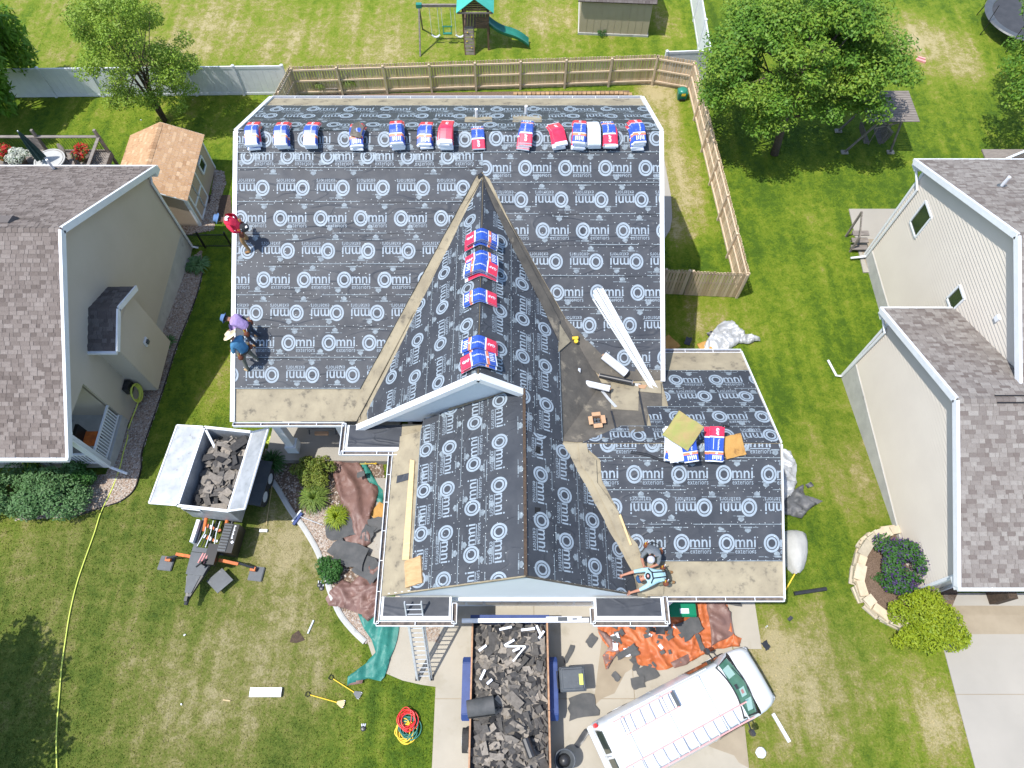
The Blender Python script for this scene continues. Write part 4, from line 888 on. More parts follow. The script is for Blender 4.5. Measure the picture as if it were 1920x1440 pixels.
# ======================= shingled slopes =======================
def shingle_set(m, w, h, th, n=6, name='shingle', seed=3):
    out = []
    for i in range(n):
        mb = MB(); mb.hexa([(0, 0, -.002), (w - .012, 0, -.002), (w - .012, h + .04, -.006), (0, h + .04, -.006), (0, 0, th), (w - .012, 0, th), (w - .012, h + .04, .001), (0, h + .04, .001)], t=(i + .5) / n)
        o = mb.build(name, m); out.append(o)
    return out
def shingle_roof(plane, poly, par, m, w=.25, h=.143, parts=lambda X, Y: False, seed=1, th=.014, lift=.006, wv=.35):
    """overlapping tabs over the slope; nearest tabs are single pieces, the rest one joined mesh"""
    R = random.Random(seed); P = poly; t0, t1 = min(p[1] for p in P), max(p[1] for p in P); s0, s1 = min(p[0] for p in P), max(p[0] for p in P)
    st = MB(); base = shingle_set(m, w, h, th); used = 0; rotm = Matrix((plane.S, plane.T, plane.N)).transposed()
    if rotm.determinant() < 0: flipx = True
    nrm = plane.S.cross(plane.T)
    flip = nrm.dot(plane.N) < 0
    prev_tint = .5; row = 0; t = t0
    g = ORG.get(par.name, Vector((0, 0, 0)))
    def lim(tt):                                           # extent of the outline at this height
        X = []
        for i in range(len(P)):
            a, b = P[i], P[(i + 1) % len(P)]
            if (a[1] > tt) != (b[1] > tt): X.append(a[0] + (b[0] - a[0]) * (tt - a[1]) / (b[1] - a[1]))
        return (min(X), max(X)) if len(X) >= 2 else None
    while t < t1 - h * .4:
        q = lim(min(t + h * .5, t1 - .001))
        if q:
            s = q[0] - R.uniform(0, w)
            while s < q[1]:
                ww = w * R.choice((.5, .75, 1, 1, 1.3)); a, b = max(s, q[0]), min(s + ww, q[1]); s += ww
                if b - a < .03: continue
                hi = R.random() < .5; tt = R.uniform(.45, 1) if hi else R.uniform(0, .6); dz = th if hi else th * .35
                C = plane.at((a + b) / 2, t, 0)
                if parts(C.x, C.y) and used < 300 and b - a > w * .7:
                    o = base[int(tt * 6) % 6].copy(); COL.objects.link(o); o.parent = par
                    if flip: o.matrix_local = Matrix.Translation(plane.at(b, t, lift + (.004 if hi else 0)) - g) @ Matrix((-plane.S, plane.T, plane.N)).transposed().to_4x4()
                    else: o.matrix_local = Matrix.Translation(plane.at(a, t, lift + (.004 if hi else 0)) - g) @ Matrix((plane.S, plane.T, plane.N)).transposed().to_4x4()
                    o.scale = ((b - a) / w, 1, 1); used += 1; continue
                top = min(t + h + .03, t1)
                v = [plane.at(a, t, lift - .003), plane.at(b - .012, t, lift - .003), plane.at(b - .012, top, lift - .004), plane.at(a, top, lift - .004), plane.at(a, t, lift + dz), plane.at(b - .012, t, lift + dz), plane.at(b - .012, top, lift + .001), plane.at(a, top, lift + .001)]
                st.add(v, [(4, 5, 6, 7), (0, 1, 5, 4), (1, 2, 6, 5), (3, 0, 4, 7)] if not flip else [(7, 6, 5, 4), (4, 5, 1, 0), (5, 6, 2, 1), (7, 4, 0, 3)], 0, tt)
        t += h; row += 1
    for o in base: bpy.data.objects.remove(o)
    o = st.build('shingles', m, par, kind='stuff'); return o
def ridge_caps(a, b, up1, up2, par, m, w=.3, step=.2):
    a, b = Vector(a), Vector(b); n = int((b - a).length / step); d = (b - a).normalized(); i = 0
    pr = MB()
    while i < n:
        p = a + d * (i * step); q = p + d * (step + .03); z = Vector((0, 0, .045))
        mb = MB(); u1, u2 = Vector(up1) * w / 2, Vector(up2) * w / 2
        mb.add([p + u1 + z * .8, p + z, p + u2 + z * .8, q + u1 + z * .5, q + z * .6, q + u2 + z * .5, p + u1, p + u2], [(0, 1, 4, 3), (1, 2, 5, 4), (0, 6, 7, 2, 1)], 0)
        mb.build('ridge_cap', m, par); i += 1
def boards(par, quads, m, step=.13, th=.014):
    """clapboards: each is its own tapered board. quads(z) -> (p, q) ends of the board's line, out = outward normal"""
    fn, out, z0, z1 = quads; out = Vector(out); z = z0
    while z < z1 - .02:
        zz = min(z + step, z1); A = fn(z); B = fn(zz)
        if A and B and (A[1] - A[0]).length > .1:
            if (B[1] - B[0]).length < .02: B = (B[0], B[0] + (A[1] - A[0]).normalized() * .02)
            a, b = A; c, d = B
            MB().hexa([a, b, b + out * th, a + out * th, c, d, d + out * .003, c + out * .003]).build('siding_board', m, par)
        z += step
# ======================= left house =======================
lh = thing('neighbour_house', 'tan sided house with brown shingle roof at the left edge of the photo', 'house', (-19, 15, 0))
LXr, LYr, LZr, LS = -14.8, 15.1, 6.81, .58; LXw = -15.1
LYf, LYb = 8.6, 21.4; LX2 = -27
P_lf = Plane((LXr, LYf, LZr - LS * (LYr - LYf)), (-1, 0, 0), (0, 1), LS); P_lb = Plane((LXr, LYb, LZr - LS * (LYb - LYr)), (-1, 0, 0), (0, -1), LS)
for P, y0, y1 in ((P_lf, LYf, LYr), (P_lb, LYr, LYb)):
    slab(P, [xy(P, LXr, y0), xy(P, LX2, y0), xy(P, LX2, y1), xy(P, LXr, y1)], .12, 'roof_deck', MT['shing'], lift=0, parent=lh)
vis = lambda X, Y: X > -15.9 - .0 and False
shingle_roof(P_lf, [xy(P_lf, LXr + .04, LYf - .03), xy(P_lf, -20.6, LYf - .03), xy(P_lf, -20.6, LYr), xy(P_lf, LXr + .04, LYr)], lh, MT['shing'], parts=lambda X, Y: X > -18.2 and Y < 11.2, seed=3)
shingle_roof(P_lb, [xy(P_lb, LXr + .04, LYb + .03), xy(P_lb, -25.5, LYb + .03), xy(P_lb, -24.5, LYr), xy(P_lb, LXr + .04, LYr)], lh, MT['shing'], seed=5)
ridge_caps((LXr, LYr, LZr), (-21.5, LYr, LZr), (0, .85, -.5), (0, -.85, -.5), lh, MT['shing'])
def rk(par, pts, w=.14, h=.22, m=None, name='rake_board'):
    mb = MB()
    for a, b in zip(pts[:-1], pts[1:]): mb.beam(a, b, w, h)
    return mb.build(name, m or MT['white'], par)
zlf, zlb = P_lf.z(0, LYf), P_lb.z(0, LYb)
rk(lh, [(LXr, LYf, zlf - .08), (LXr, LYr, LZr - .08), (LXr, LYb, zlb - .08)], .1, .24)
mb = MB()
for y, z in ((LYf - .07, zlf - .12), (LYb + .07, zlb - .12)):
    mb.beam((LXr, y, z), (LX2, y, z), .14, .14)
mb.build('gutter', MT['white'], lh)
mb = MB(); mb.beam((LXr, LYf - .13, zlf - .04), (LX2, LYf - .13, zlf - .04), .02, .03)
for x in np.arange(-15.2, -20.5, -.95): mb.beam((x, LYf - .13, zlf - .04), (x, LYf, zlf - .04), .02, .02)
mb.build('gutter_bracket', MT['whitem'], lh)
MB().beam((LXr - .4, LYb - .05, zlb - .2), (LXr + .02, LYb - .05, zlb - .2), .4, .25).build('eave_box', MT['white'], lh)
def ltop(y): return (P_lf.z(0, y) if y < LYr else P_lb.z(0, y)) - .1
PY0, PY1 = 9.35, 11.35                                 # recessed front porch on the right end
zs = -.35
mb = MB(); mb.prism([(LXw, PY1, -2.2), (LXw, 20.95, -2.2), (LXw, 20.95, ltop(20.95)), (LXw, LYr, ltop(LYr)), (LXw, PY0 - .3, ltop(PY0 - .3)), (LXw, PY0 - .3, 3.05), (LXw, PY1, 3.05)], (-.15, 0, 0)); mb.build('wall', MT['siding_t'], lh)
MB().box((LXw - .05, (PY1 + 20.95) / 2, (-2.3 + zs) / 2), (.16, 20.97 - PY1, -(-2.3) + zs)).build('foundation', MT['found'], lh)
def lw(z):
    if z < 3.08: a = PY1
    else: a = max(PY0 - .3, LYf + (z + .1 - zlf) / LS)
    b = min(20.95, LYb - (z + .1 - zlb) / LS)
    return (Vector((LXw, a, z)), Vector((LXw, b, z))) if b - a > .15 else None
boards(lh, (lw, (1, 0, 0), zs, LZr - .25), MT['siding_t'], .14, .03)
MB().beam((LXw + .04, 20.95, -1.7), (LXw + .04, 20.95, 3.0), .07, .1).build('corner_trim', MT['siding_t'], lh)
dn = MB(); dn.tube([(LXw + .1, 21.1, 3.0), (LXw + .1, 20.85, 2.75), (LXw + .1, 20.85, -1.4), (LXw + .35, 20.85, -1.5)], .045, 6); dn.build('downspout', MT['white'], lh)
# the projecting bay with its own small roof
bx = LXw + .85; by0, by1 = 12.75, 15.0; bzr = 4.05
A = atX(172, 655, bx + .2); B = atX(250, 540, bx + .2)
bzE, bzR = 3.3, 3.95
bym = (by0 + by1) / 2
P_b1 = Plane((0, by0 - .25, bzE), (1, 0, 0), (0, 1), (bzR - bzE) / (bym - by0 + .25)); P_b2 = Plane((0, by1 + .25, bzE), (-1, 0, 0), (0, -1), (bzR - bzE) / (bym - by0 + .25))
for P, ya, yb_ in ((P_b1, by0 - .25, bym), (P_b2, bym, by1 + .25)):
    po = [xy(P, LXw, ya), xy(P, bx + .2, ya), xy(P, bx + .2, yb_), xy(P, LXw, yb_)]
    slab(P, po, .08, 'bay_roof', MT['shing_d'], parent=lh); shingle_roof(P, po, lh, MT['shing_d'], seed=9)
rk(lh, [(bx + .22, by0 - .25, bzE - .05), (bx + .22, bym, bzR - .05), (bx + .22, by1 + .25, bzE - .05)], .06, .2); MB().beam((LXw, by0 - .3, bzE - .06), (bx + .2, by0 - .3, bzE - .06), .1, .1).build('bay_gutter', MT['white'], lh)
wall([(bx, by0, -.25), (bx, by1, -.25), (bx, by1, bzE), (bx, bym, bzR - .08), (bx, by0, bzE)], (-.1, 0, 0), m=MT['siding_t'], parent=lh, th=1)
wall([(LXw, by0, -.25), (bx, by0, -.25), (bx, by0, bzE), (LXw, by0, bzE)], (0, .1, 0), m=MT['siding_t'], parent=lh, th=1); wall([(LXw, by1, -.25), (bx, by1, -.25), (bx, by1, bzE), (LXw, by1, bzE)], (0, -.1, 0), m=MT['siding_t'], parent=lh, th=1)
boards(lh, (lambda z: (Vector((bx, by0, z)), Vector((bx, by1, z))), (1, 0, 0), -.25, bzE), MT['siding_t'], .14, .03)
boards(lh, (lambda z: (Vector((LXw, by0, z)), Vector((bx, by0, z))), (0, -1, 0), -.25, bzE), MT['siding_t'], .14, .03)
vt = MB().box((bx + .05, bym + .1, 1.45), (.06, .28, .28)).box((bx + .1, bym + .1, 1.45), (.08, .16, .16), m=1).build('wall_vent', [MT['white'], MT['steel']], lh)
# porch
MB().box((-17.6, (PY0 + PY1) / 2, .1), (5.2, PY1 - PY0, .5)).build('porch_floor', MT['found'], lh)
wall([(LXw - .1, PY1, .3), (-20.4, PY1, .3), (-20.4, PY1, 3.1), (LXw - .1, PY1, 3.1)], (0, .1, 0), m=MT['siding_t'], parent=lh, th=1)
mb = MB(); mb.box((LXw, PY0, 1.7), (.22, .22, 2.9)); mb.build('porch_column', MT['white'], lh)
MB().box((LXw, PY0, 3.08), (.3, .3, .3)).build('column_cap', MT['white'], lh)
MB().beam((LXw, PY0 - .05, 3.1), (-20.6, PY0 - .05, 3.1), .2, .25).build('porch_beam', MT['white'], lh)
def railing(par, a, b, n, h=.95):
    a, b = Vector(a), Vector(b); r = MB().beam(a + V3(0, 0, h), b + V3(0, 0, h), .07, .07).beam(a + V3(0, 0, .12), b + V3(0, 0, .12), .05, .05).build('railing', MT['white'], par)
    for i in range(1, n): p = a + (b - a) * i / n; MB().beam(p + V3(0, 0, .12), p + V3(0, 0, h), .035, .035, up=(0, 1, 0)).build('baluster', MT['white'], r)
railing(lh, (LXw + .02, PY0 + .1, .35), (LXw + .02, PY1 - .05, .35), 16); railing(lh, (LXw - .1, PY0, .35), (-17.2, PY0, .35), 14); railing(lh, (-17.4, PY0, .35), (-20.2, PY0, .35), 16)
MB().box((-17.3, PY0, 1.7), (.2, .2, 2.8)).build('porch_column', MT['white'], lh)
MB().tube([(LXw + .15, PY0 - .1, 2.9), (LXw + .15, PY0 - .1, .25), (LXw + .75, PY0 - .3, .12)], .05, 6).build('downspout', MT['white'], lh)
# furniture glimpsed on the porch
c = thing('porch_chair', 'orange and dark cushioned chair on the shaded left house porch', 'chair', (-15.75, 10.2, .35))
MB().box((-15.75, 10.2, .75), (.55, .55, .1)).build('seat', MT['orange'], c); MB().box((-15.98, 10.25, 1.05), (.12, .55, .6)).build('backrest', MT['irr'], c)
for i in (-1, 1):
    for j in (-1, 1): MB().box((-15.75 + i * .22, 10.2 + j * .22, .53), (.05, .05, .36)).build('leg', MT['irr'], c)
p = P_lb.hit(102, 318); t = thing('vent_pipe', 'white plumbing pipe on the left house roof beside its rear gutter', 'pipe', p)
MB().cyl(p, .05, .55, 12).build('pipe', MT['white'], t); MB().cyl(p, .13, .05, 12, r2=.08).build('collar', MT['black'], t)
p = P_lb.hit(14, 415); t = thing('roof_vent', 'brown box vent near the ridge of the left house roof', 'roof vent', p)
mb = MB(); mb.hexa([p + V3(*q) for q in ((-.25, -.25, 0), (.25, -.25, 0), (.25, .25, -.1), (-.25, .25, -.1), (-.18, -.2, .18), (.18, -.2, .18), (.2, .15, .12), (-.2, .15, .12))]); mb.build('cover', MT['shing_d'], t)
# hose reel with hose
rp = atX(241, 726, LXw + .15); t = thing('hose_reel', 'dark hose reel hung on the left house foundation wall', 'hose reel', rp)
MB().box(rp, (.22, .42, .42)).build('reel_box', MT['black'], t)
gp = lambda u, v, h=.04: G(u, v) + V3(0, 0, h)
hp = [rp + V3(.1, .1, 0), rp + V3(.2, .15, -.3), rp + V3(.25, -.2, -.5), gp(243, 800), gp(240, 822), gp(232, 850), gp(225, 880), gp(210, 920), gp(190, 962), gp(178, 1000), gp(160, 1050), gp(145, 1095), gp(132, 1150), gp(124, 1200), gp(117, 1250), gp(113, 1300), gp(108, 1360), gp(107, 1400), gp(108, 1440), gp(110, 1500)]
o = MB().tube(smooth_path(hp, 6), .022, 6).build('garden_hose', MT['yg'], None, True); tag(o, 'long yellow green hose running down the left lawn from the reel', 'hose')
mb = MB()
for k in range(4):
    pts = [rp + V3(.16 + .03 * k, math.cos(a) * (.26 + .03 * k) - .12, math.sin(a) * (.34 + .03 * k) - .25) for a in np.linspace(0, 2 * math.pi, 20)]; mb.tube(pts, .02, 6, caps=False)
tag(mb.build('hose_loop', MT['yg'], None, True), 'yellow green hose loops hanging from the reel box', 'hose')
# deck behind the left house
dz = .55; dk = thing('wooden_deck', 'grey weathered deck with a black baluster railing behind left house', 'deck', (-19, 22.5, 0))
dA = Z(625, 0, 0)
dX1 = -14.9; dY0, dY1 = 21.0, 24.2
c1 = Z(205, 290, dz); dX1 = c1.x; dY1 = Z(100, 284, dz).y
y = dY0
while y < dY1:
    MB().box(((dX1 - 26) / 2, y + .07, dz - .02), (abs(dX1 + 26), .132, .04)).build('deck_board', MT['wood_g'], dk); y += .14
MB().box(((dX1 - 26) / 2, dY1 + .02, dz - .12), (abs(dX1 + 26), .04, .3)).box((dX1 + .02, (dY0 + dY1) / 2, dz - .12), (.04, dY1 - dY0, .3)).build('rim_board', MT['wood_g'], dk)
for x in (dX1 - .06, dX1 - 2.9, dX1 - 5.7): MB().beam((x, dY1 - .05, gz(x, dY1)), (x, dY1 - .05, dz + 1.35), .11, .11, up=(0, 1, 0)).build('post', MT['wood_g'], dk)
MB().beam((dX1, dY1 - .05, dz + .95), (-26, dY1 - .05, dz + .95), .14, .04).build('top_rail', MT['wood_g'], dk); MB().beam((dX1 - .05, dY0, dz + .95), (dX1 - .05, dY1, dz + .95), .14, .04).build('top_rail', MT['wood_g'], dk)
MB().beam((dX1, dY1 - .05, dz + .12), (-26, dY1 - .05, dz + .12), .05, .06).build('bottom_rail', MT['wood_g'], dk)
bal = []
x = dX1 - .18
while x > -23.5: MB().tube([(x, dY1 - .05, dz + .12), (x - .02, dY1 + .02, dz + .35), (x, dY1 - .05, dz + .93)], .01, 4).build('baluster', MT['irr'], dk); x -= .13
y = dY0 + .2
while y < dY1: MB().tube([(dX1 - .05, y, dz + .12), (dX1 - .05, y, dz + .93)], .01, 4).build('baluster', MT['irr'], dk); y += .13
tp = Z(93, 300, dz + .75); t = thing('patio_table', 'round pale stone topped patio table on the deck', 'table', (tp.x, tp.y, dz))
MB().cyl((tp.x, tp.y, dz + .72), .68, .05, 28).build('tabletop', MT['found'], t); MB().cyl((tp.x, tp.y, dz), .09, .72, 10).build('pedestal', MT['irr'], t)
MB().tube([(tp.x + .6 * math.cos(a), tp.y + .6 * math.sin(a), dz + .775) for a in np.linspace(0, 6.283, 25)], .012, 4, caps=False).build('rim_groove', MT['wood_g'], t)
up_ = atY(60, 335, tp.y - .15); t = thing('patio_umbrella', 'closed dark green patio umbrella standing through the round table', 'umbrella', (tp.x - .2, tp.y - .1, dz))
bx_ = Vector((tp.x - .2, tp.y - .1, dz)); tx = bx_ + V3(-.1, 0, 2.55)
MB().tube([bx_, tx], .025, 8).build('pole', MT['whitem'], t)
mb = MB(); n = 16; rows = []
for k in range(9):
    f = k / 8; c_ = bx_.lerp(tx, .38 + .6 * f); r = .17 * (1 - f) ** .7 + .03
    rows.append([c_ + V3(math.cos(6.283 * j / n) * r * (1.25 if j % 2 else .7), math.sin(6.283 * j / n) * r * (1.25 if j % 2 else .7), 0) for j in range(n + 1)])
mb.grid(rows); mb.build('canopy', MT['leafd'] if False else mat('umbrella_cloth', (.025, .06, .055), (.04, .085, .08), 4, .7), t)
for (u, v, a, lb) in ((67, 283, .3, 'grey high backed patio chair behind the round table'), (108, 293, -.6, 'grey high backed patio chair right of the round table'), (128, 305, -1.2, 'grey patio chair facing the table at the deck corner')):
    q = Z(u, v, dz + .6); t = thing('patio_chair', lb, 'chair', (q.x, q.y, dz)); Rz = Matrix.Rotation(a, 3, 'Z'); cc = Vector((q.x, q.y, dz))
    MB().hexa([cc + Rz @ V3(*k) for k in ((-.26, -.25, .4), (.26, -.25, .4), (.24, .22, .38), (-.24, .22, .38), (-.26, -.25, .45), (.26, -.25, .45), (.24, .22, .43), (-.24, .22, .43))]).build('seat', MT['wood_g'], t)
    mb = MB(); rows = [[cc + Rz @ V3(math.sin(b_) * .3, .2 + .06 * math.cos(b_) + h * .12, .42 + h * (.62 - .12 * abs(b_))) for b_ in np.linspace(-1, 1, 7)] for h in (0, .5, 1)]
    mb.grid(rows); mb.grid([[p_ + Rz @ V3(0, .03, 0) for p_ in r_] for r_ in rows]); mb.build('backrest', MT['wood_g'], t)
    for i in (-1, 1):
        for j in (-1, 1): MB().beam(cc + Rz @ V3(i * .22, j * .2, 0), cc + Rz @ V3(i * .22, j * .2, .4), .03, .03).build('leg', MT['irr'], t)
# ======================= right house =======================
rh = thing('neighbour_house', 'cream sided house with grey mottled shingle roof at the right edge', 'house', (18, 12, 0))
GX, GYr, GZr, GS = 13.78, 9.56, 5.42, .5; GY0, GY1 = 4.4, 14.5
P_gf = Plane((GX, GY0, GZr - GS * (GYr - GY0)), (1, 0, 0), (0, 1), GS); P_gb = Plane((GX, GY1, GZr - GS * (GY1 - GYr)), (-1, 0, 0), (0, -1), GS)
HX, HYr2, HZr2 = 16.22, 14.56, 7.16; HY0, HY1 = 8.0, 20.97
P_hf = Plane((HX, HY0, HZr2 - .5 * (HYr2 - HY0)), (1, 0, 0), (0, 1), .5); P_hb = Plane((HX, HY1, HZr2 - .5 * (HY1 - HYr2)), (-1, 0, 0), (0, -1), .5)
for P, ya, yb_, x0, x1 in ((P_gf, GY0, GYr, GX, 22), (P_gb, GYr, GY1, GX, 16.62), (P_hf, HY0 + 1.5, HYr2, HX, 26), (P_hb, HYr2, HY1, HX, 26)):
    slab(P, [xy(P, x0, ya), xy(P, x1, ya), xy(P, x1, yb_), xy(P, x0, yb_)], .12, 'roof_deck', MT['shing_r'], parent=rh)
shingle_roof(P_gf, [xy(P_gf, GX + .05, GY0 - .03), xy(P_gf, 17.8, GY0 - .03), xy(P_gf, 17.8, GYr), xy(P_gf, GX + .05, GYr)], rh, MT['shing_r'], parts=lambda X, Y: Y < 7.6 and X < 16.6, seed=21)
shingle_roof(P_gb, [xy(P_gb, GX + .05, GY1 + .03), xy(P_gb, 16.5, GY1 + .03), xy(P_gb, 16.5, GYr), xy(P_gb, GX + .05, GYr)], rh, MT['shing_r'], seed=22)
shingle_roof(P_hf, [xy(P_hf, HX + .05, HY0 + 1.6), xy(P_hf, 18.5, HY0 + 1.6), xy(P_hf, 18.5, HYr2), xy(P_hf, HX + .05, HYr2)], rh, MT['shing_r'], seed=23)
shingle_roof(P_hb, [xy(P_hb, HX + .05, HY1 + .03), xy(P_hb, 23.0, HY1 + .03), xy(P_hb, 21, HYr2), xy(P_hb, HX + .05, HYr2)], rh, MT['shing_r'], seed=24)
ridge_caps((GX, GYr, GZr), (17.6, GYr, GZr), (0, .89, -.45), (0, -.89, -.45), rh, MT['shing_r'])
MB().beam((GX + 1.2, GYr - .12, GZr - .0), (17.6, GYr - .12, GZr - .0), .03, .03).beam((GX + 1.2, GYr + .12, GZr), (17.6, GYr + .12, GZr), .03, .03).build('ridge_vent_gap', MT['irr'], rh)
zgf, zgb = P_gf.z(GX, GY0), P_gb.z(GX, GY1); zhb = P_hb.z(HX, HY1)
rk(rh, [(GX, GY0, zgf - .08), (GX, GYr, GZr - .08), (GX, GY1, zgb - .08)], .1, .22)
rk(rh, [(HX, HY0 + 1.5, P_hf.z(HX, HY0 + 1.5) - .08), (HX, HYr2, HZr2 - .08), (HX, HY1, zhb - .08)], .1, .22)
def gut2(par, a, b):
    MB().beam(a, b, .13, .1).build('gutter', MT['white'], par); mb = MB(); a, b = Vector(a), Vector(b)
    n = int((b - a).length / .9); d = (b - a) / max(n, 1); s_ = Vector((-d.y, d.x, 0)).normalized() * .05
    mb.beam(a + V3(0, 0, .054), b + V3(0, 0, .054), .07, .012, 1)
    for i in range(n + 1): mb.beam(a + d * i - s_ + V3(0, 0, .065), a + d * i + s_ + V3(0, 0, .065), .03, .015)
    mb.build('gutter_channel', [MT['white'], MT['vang']], par)
gut2(rh, (GX, GY0 - .07, zgf - .1), (20, GY0 - .07, zgf - .1)); gut2(rh, (GX, GY1 + .07, zgb - .1), (16.45, GY1 + .07, zgb - .1)); gut2(rh, (HX, HY1 + .07, zhb - .1), (26, HY1 + .07, zhb - .1))
GXw = 14.12; HXw = 16.55
MB().box((GX + .2, GY1 - .1, zgb - .22), (.35, .3, .22)).build('eave_box', MT['white'], rh); MB().box((HX + .25, HY1 - .1, zhb - .22), (.4, .35, .25)).build('eave_box', MT['white'], rh)
MB().box((GX + .2, GY0 + .15, zgf - .22), (.35, .4, .25)).build('eave_box', MT['white'], rh)
gt = lambda y: (P_gf.z(0, y) if y < GYr else P_gb.z(0, y)) - .12; ht = lambda y: (P_hf.z(0, y) if y < HYr2 else P_hb.z(0, y)) - .12
gy0, gy1, hy1 = 4.85, 14.05, 20.45
zS = -.25
def wprism(X, prof, th=.15, m='siding_w', nm='wall'):
    wall([(X, y, z) for y, z in prof], (1, 0, 0), name=nm, m=MT[m], th=th, parent=rh)
wprism(GXw, [(gy0, -2.2), (gy1, -2.2), (gy1, gt(gy1)), (GYr, gt(GYr)), (gy0, gt(gy0))]); wprism(HXw, [(12.5, -2.2), (hy1, -2.2), (hy1, ht(hy1)), (HYr2, ht(HYr2)), (9.6, ht(9.6)), (9.6, 3)])
wall([(GXw, gy1, -2.2), (HXw, gy1, -2.2), (HXw, gy1, gt(gy1)), (GXw, gy1, gt(gy1))], (0, -1, 0), m=MT['siding_w'], parent=rh)
MB().box((GXw + .03, (gy0 + gy1) / 2, (-2.3 + zS) / 2), (.18, gy1 - gy0 + .02, 2.3 + zS)).build('foundation', MT['found'], rh); MB().box((HXw + .03, (gy1 + hy1) / 2, (-2.3 - .9) / 2), (.18, hy1 - gy1, 1.4)).build('foundation', MT['found'], rh)
def gwl(z):
    a = max(gy0, GY0 + (z + .12 - zgf) / GS); b = min(gy1, GY1 - (z + .12 - zgb) / GS); return (Vector((GXw, a, z)), Vector((GXw, b, z))) if b - a > .2 else None
boards(rh, (gwl, (-1, 0, 0), zS, GZr - .3), MT['siding_w'], .15, .034)
def hwl(z):
    a = max(9.75, HY0 + (z + .12 - P_hf.z(HX, HY0)) / .5); b = min(hy1, HY1 - (z + .12 - zhb) / .5); return (Vector((HXw, a, z)), Vector((HXw, b, z))) if b - a > .2 else None
boards(rh, (hwl, (-1, 0, 0), -.9, HZr2 - .3), MT['siding_w'], .15, .034)
for X, y, z0, z1 in ((GXw - .02, gy1 + .02, -1.6, gt(gy1)), (HXw - .02, hy1 + .02, -1.6, ht(hy1)), (GXw - .02, gy0 - .02, -.2, gt(gy0))): MB().box((X, y, (z0 + z1) / 2), (.12, .1, z1 - z0)).build('corner_trim', MT['white'], rh)
MB().tube([(GX + .1, GY1 - .05, zgb - .2), (GXw - .1, gy1 - .2, zgb - .6), (GXw - .1, gy1 - .05, -1.45), (GXw - .3, gy1 - .0, -1.5), (GXw - .5, gy1 + .75, -1.5)], .05, 6).build('downspout', MT['white'], rh)
MB().tube([(HX + .1, HY1 - .1, zhb - .2), (HXw - .1, hy1 - .35, zhb - .75), (HXw - .1, hy1 - .2, -1.35), (HXw - .8, hy1 - .25, -1.42)], .05, 6).build('downspout', MT['white'], rh)
def window(par, corners, n, m='white'):
    """corners on the wall: lower-left.. ; frame pieces stand proud, pane recessed"""
    P = [Vector(c) for c in corners]; n = Vector(n); f = MB()
    for i in range(4): f.beam(P[i] + n * .04, P[(i + 1) % 4] + n * .04, .075, .07, up=n)
    fo = f.build('window', MT[m], par); g = MB(); g.prism([p + n * .02 for p in P], n * .02); g.build('pane', MT['glass'], fo); return fo
def yz_rect(X, us):
    q = [atX(u, v, X) for u, v in us]; y0, y1 = min(p.y for p in q), max(p.y for p in q); z0, z1 = min(p.z for p in q), max(p.z for p in q); return y0, y1, z0, z1
q = atX(1728, 412, HXw); window(rh, [(HXw, q.y - .42, q.z - .62), (HXw, q.y + .42, q.z - .62), (HXw, q.y + .42, q.z + .62), (HXw, q.y - .42, q.z + .62)], (-1, 0, 0))
q = atX(1794, 560, HXw); window(rh, [(HXw, q.y - .3, q.z - .42), (HXw, q.y + .3, q.z - .42), (HXw, q.y + .3, q.z + .42), (HXw, q.y - .3, q.z + .42)], (-1, 0, 0))
q = atX(1873, 597, HXw); MB().box(q - V3(.05, 0, 0), (.1, .2, .2)).build('wall_vent', MT['white'], rh)
# garage front (facing the camera)
wall([(GXw, gy0, -.1), (GXw + .75, gy0, -.1), (GXw + .75, gy0, 2.6), (GXw, gy0, 2.6)], (0, 1, 0), m=MT['siding_w'], parent=rh); wall([(GXw + .75, gy0, 2.15), (20, gy0, 2.15), (20, gy0, 2.8), (GXw + .75, gy0, 2.8)], (0, 1, 0), m=MT['siding_w'], parent=rh)
MB().box((17.5, gy0 + .2, 1.05), (5, .06, 2.2)).build('garage_door', MT['white'], rh); MB().box((GXw + .72, gy0 - .03, 1.05), (.12, .1, 2.2)).build('door_trim', MT['white'], rh)
MB().box((16.6, gy0 - .25, .5), (.3, .5, 1.1)).build('brick_pier', MT['soil'], rh)
MB().cyl((GXw + .35, gy0 - .2, 1.9), .1, .35, 12).build('wall_lamp', MT['whitem'], rh)
p = P_hb.hit(1877, 350); t = thing('vent_pipe', 'white plumbing pipe on the right house roof', 'pipe', p); MB().cyl(p, .06, .5, 12).build('pipe', MT['white'], t); MB().cyl(p, .16, .06, 12, r2=.08).build('collar', MT['steel'], t)
# steps and rail behind the right house, deck corner railing
s0 = G(1680, 400, .3); t = thing('wooden_steps', 'short wooden steps with a rail against the cream house', 'steps', (16.1, 20.9, -1.5))
for k in range(3): MB().box((16.25, 20.75 + k * .26, -1.35 + k * .2), (.75, .27, .05)).box((16.25, 20.85 + k * .26, -1.47 + k * .2), (.7, .03, .2)).build('tread', MT['wood_g'], t)
MB().beam((15.9, 20.7, -.55), (15.9, 21.6, .15), .05, .09).build('handrail', MT['wood_g'], t)
for y, z in ((20.7, -.55), (21.6, .15)): MB().beam((15.9, y, -1.6), (15.9, y, z), .08, .08, up=(0, 1, 0)).build('post', MT['wood_g'], t)
q = Z(1880, 292, .9); t = thing('deck_railing', 'pale railing of a deck seen past the right house rear gutter', 'railing', (q.x, q.y, 0))
MB().beam((q.x, q.y - .3, 1.0), (q.x + 4, q.y + 1.6, 1.0), .1, .05).build('top_rail', MT['whitem'], t); MB().beam((q.x, q.y - .3, .15), (q.x + 4, q.y + 1.6, .15), .06, .05).build('bottom_rail', MT['whitem'], t)
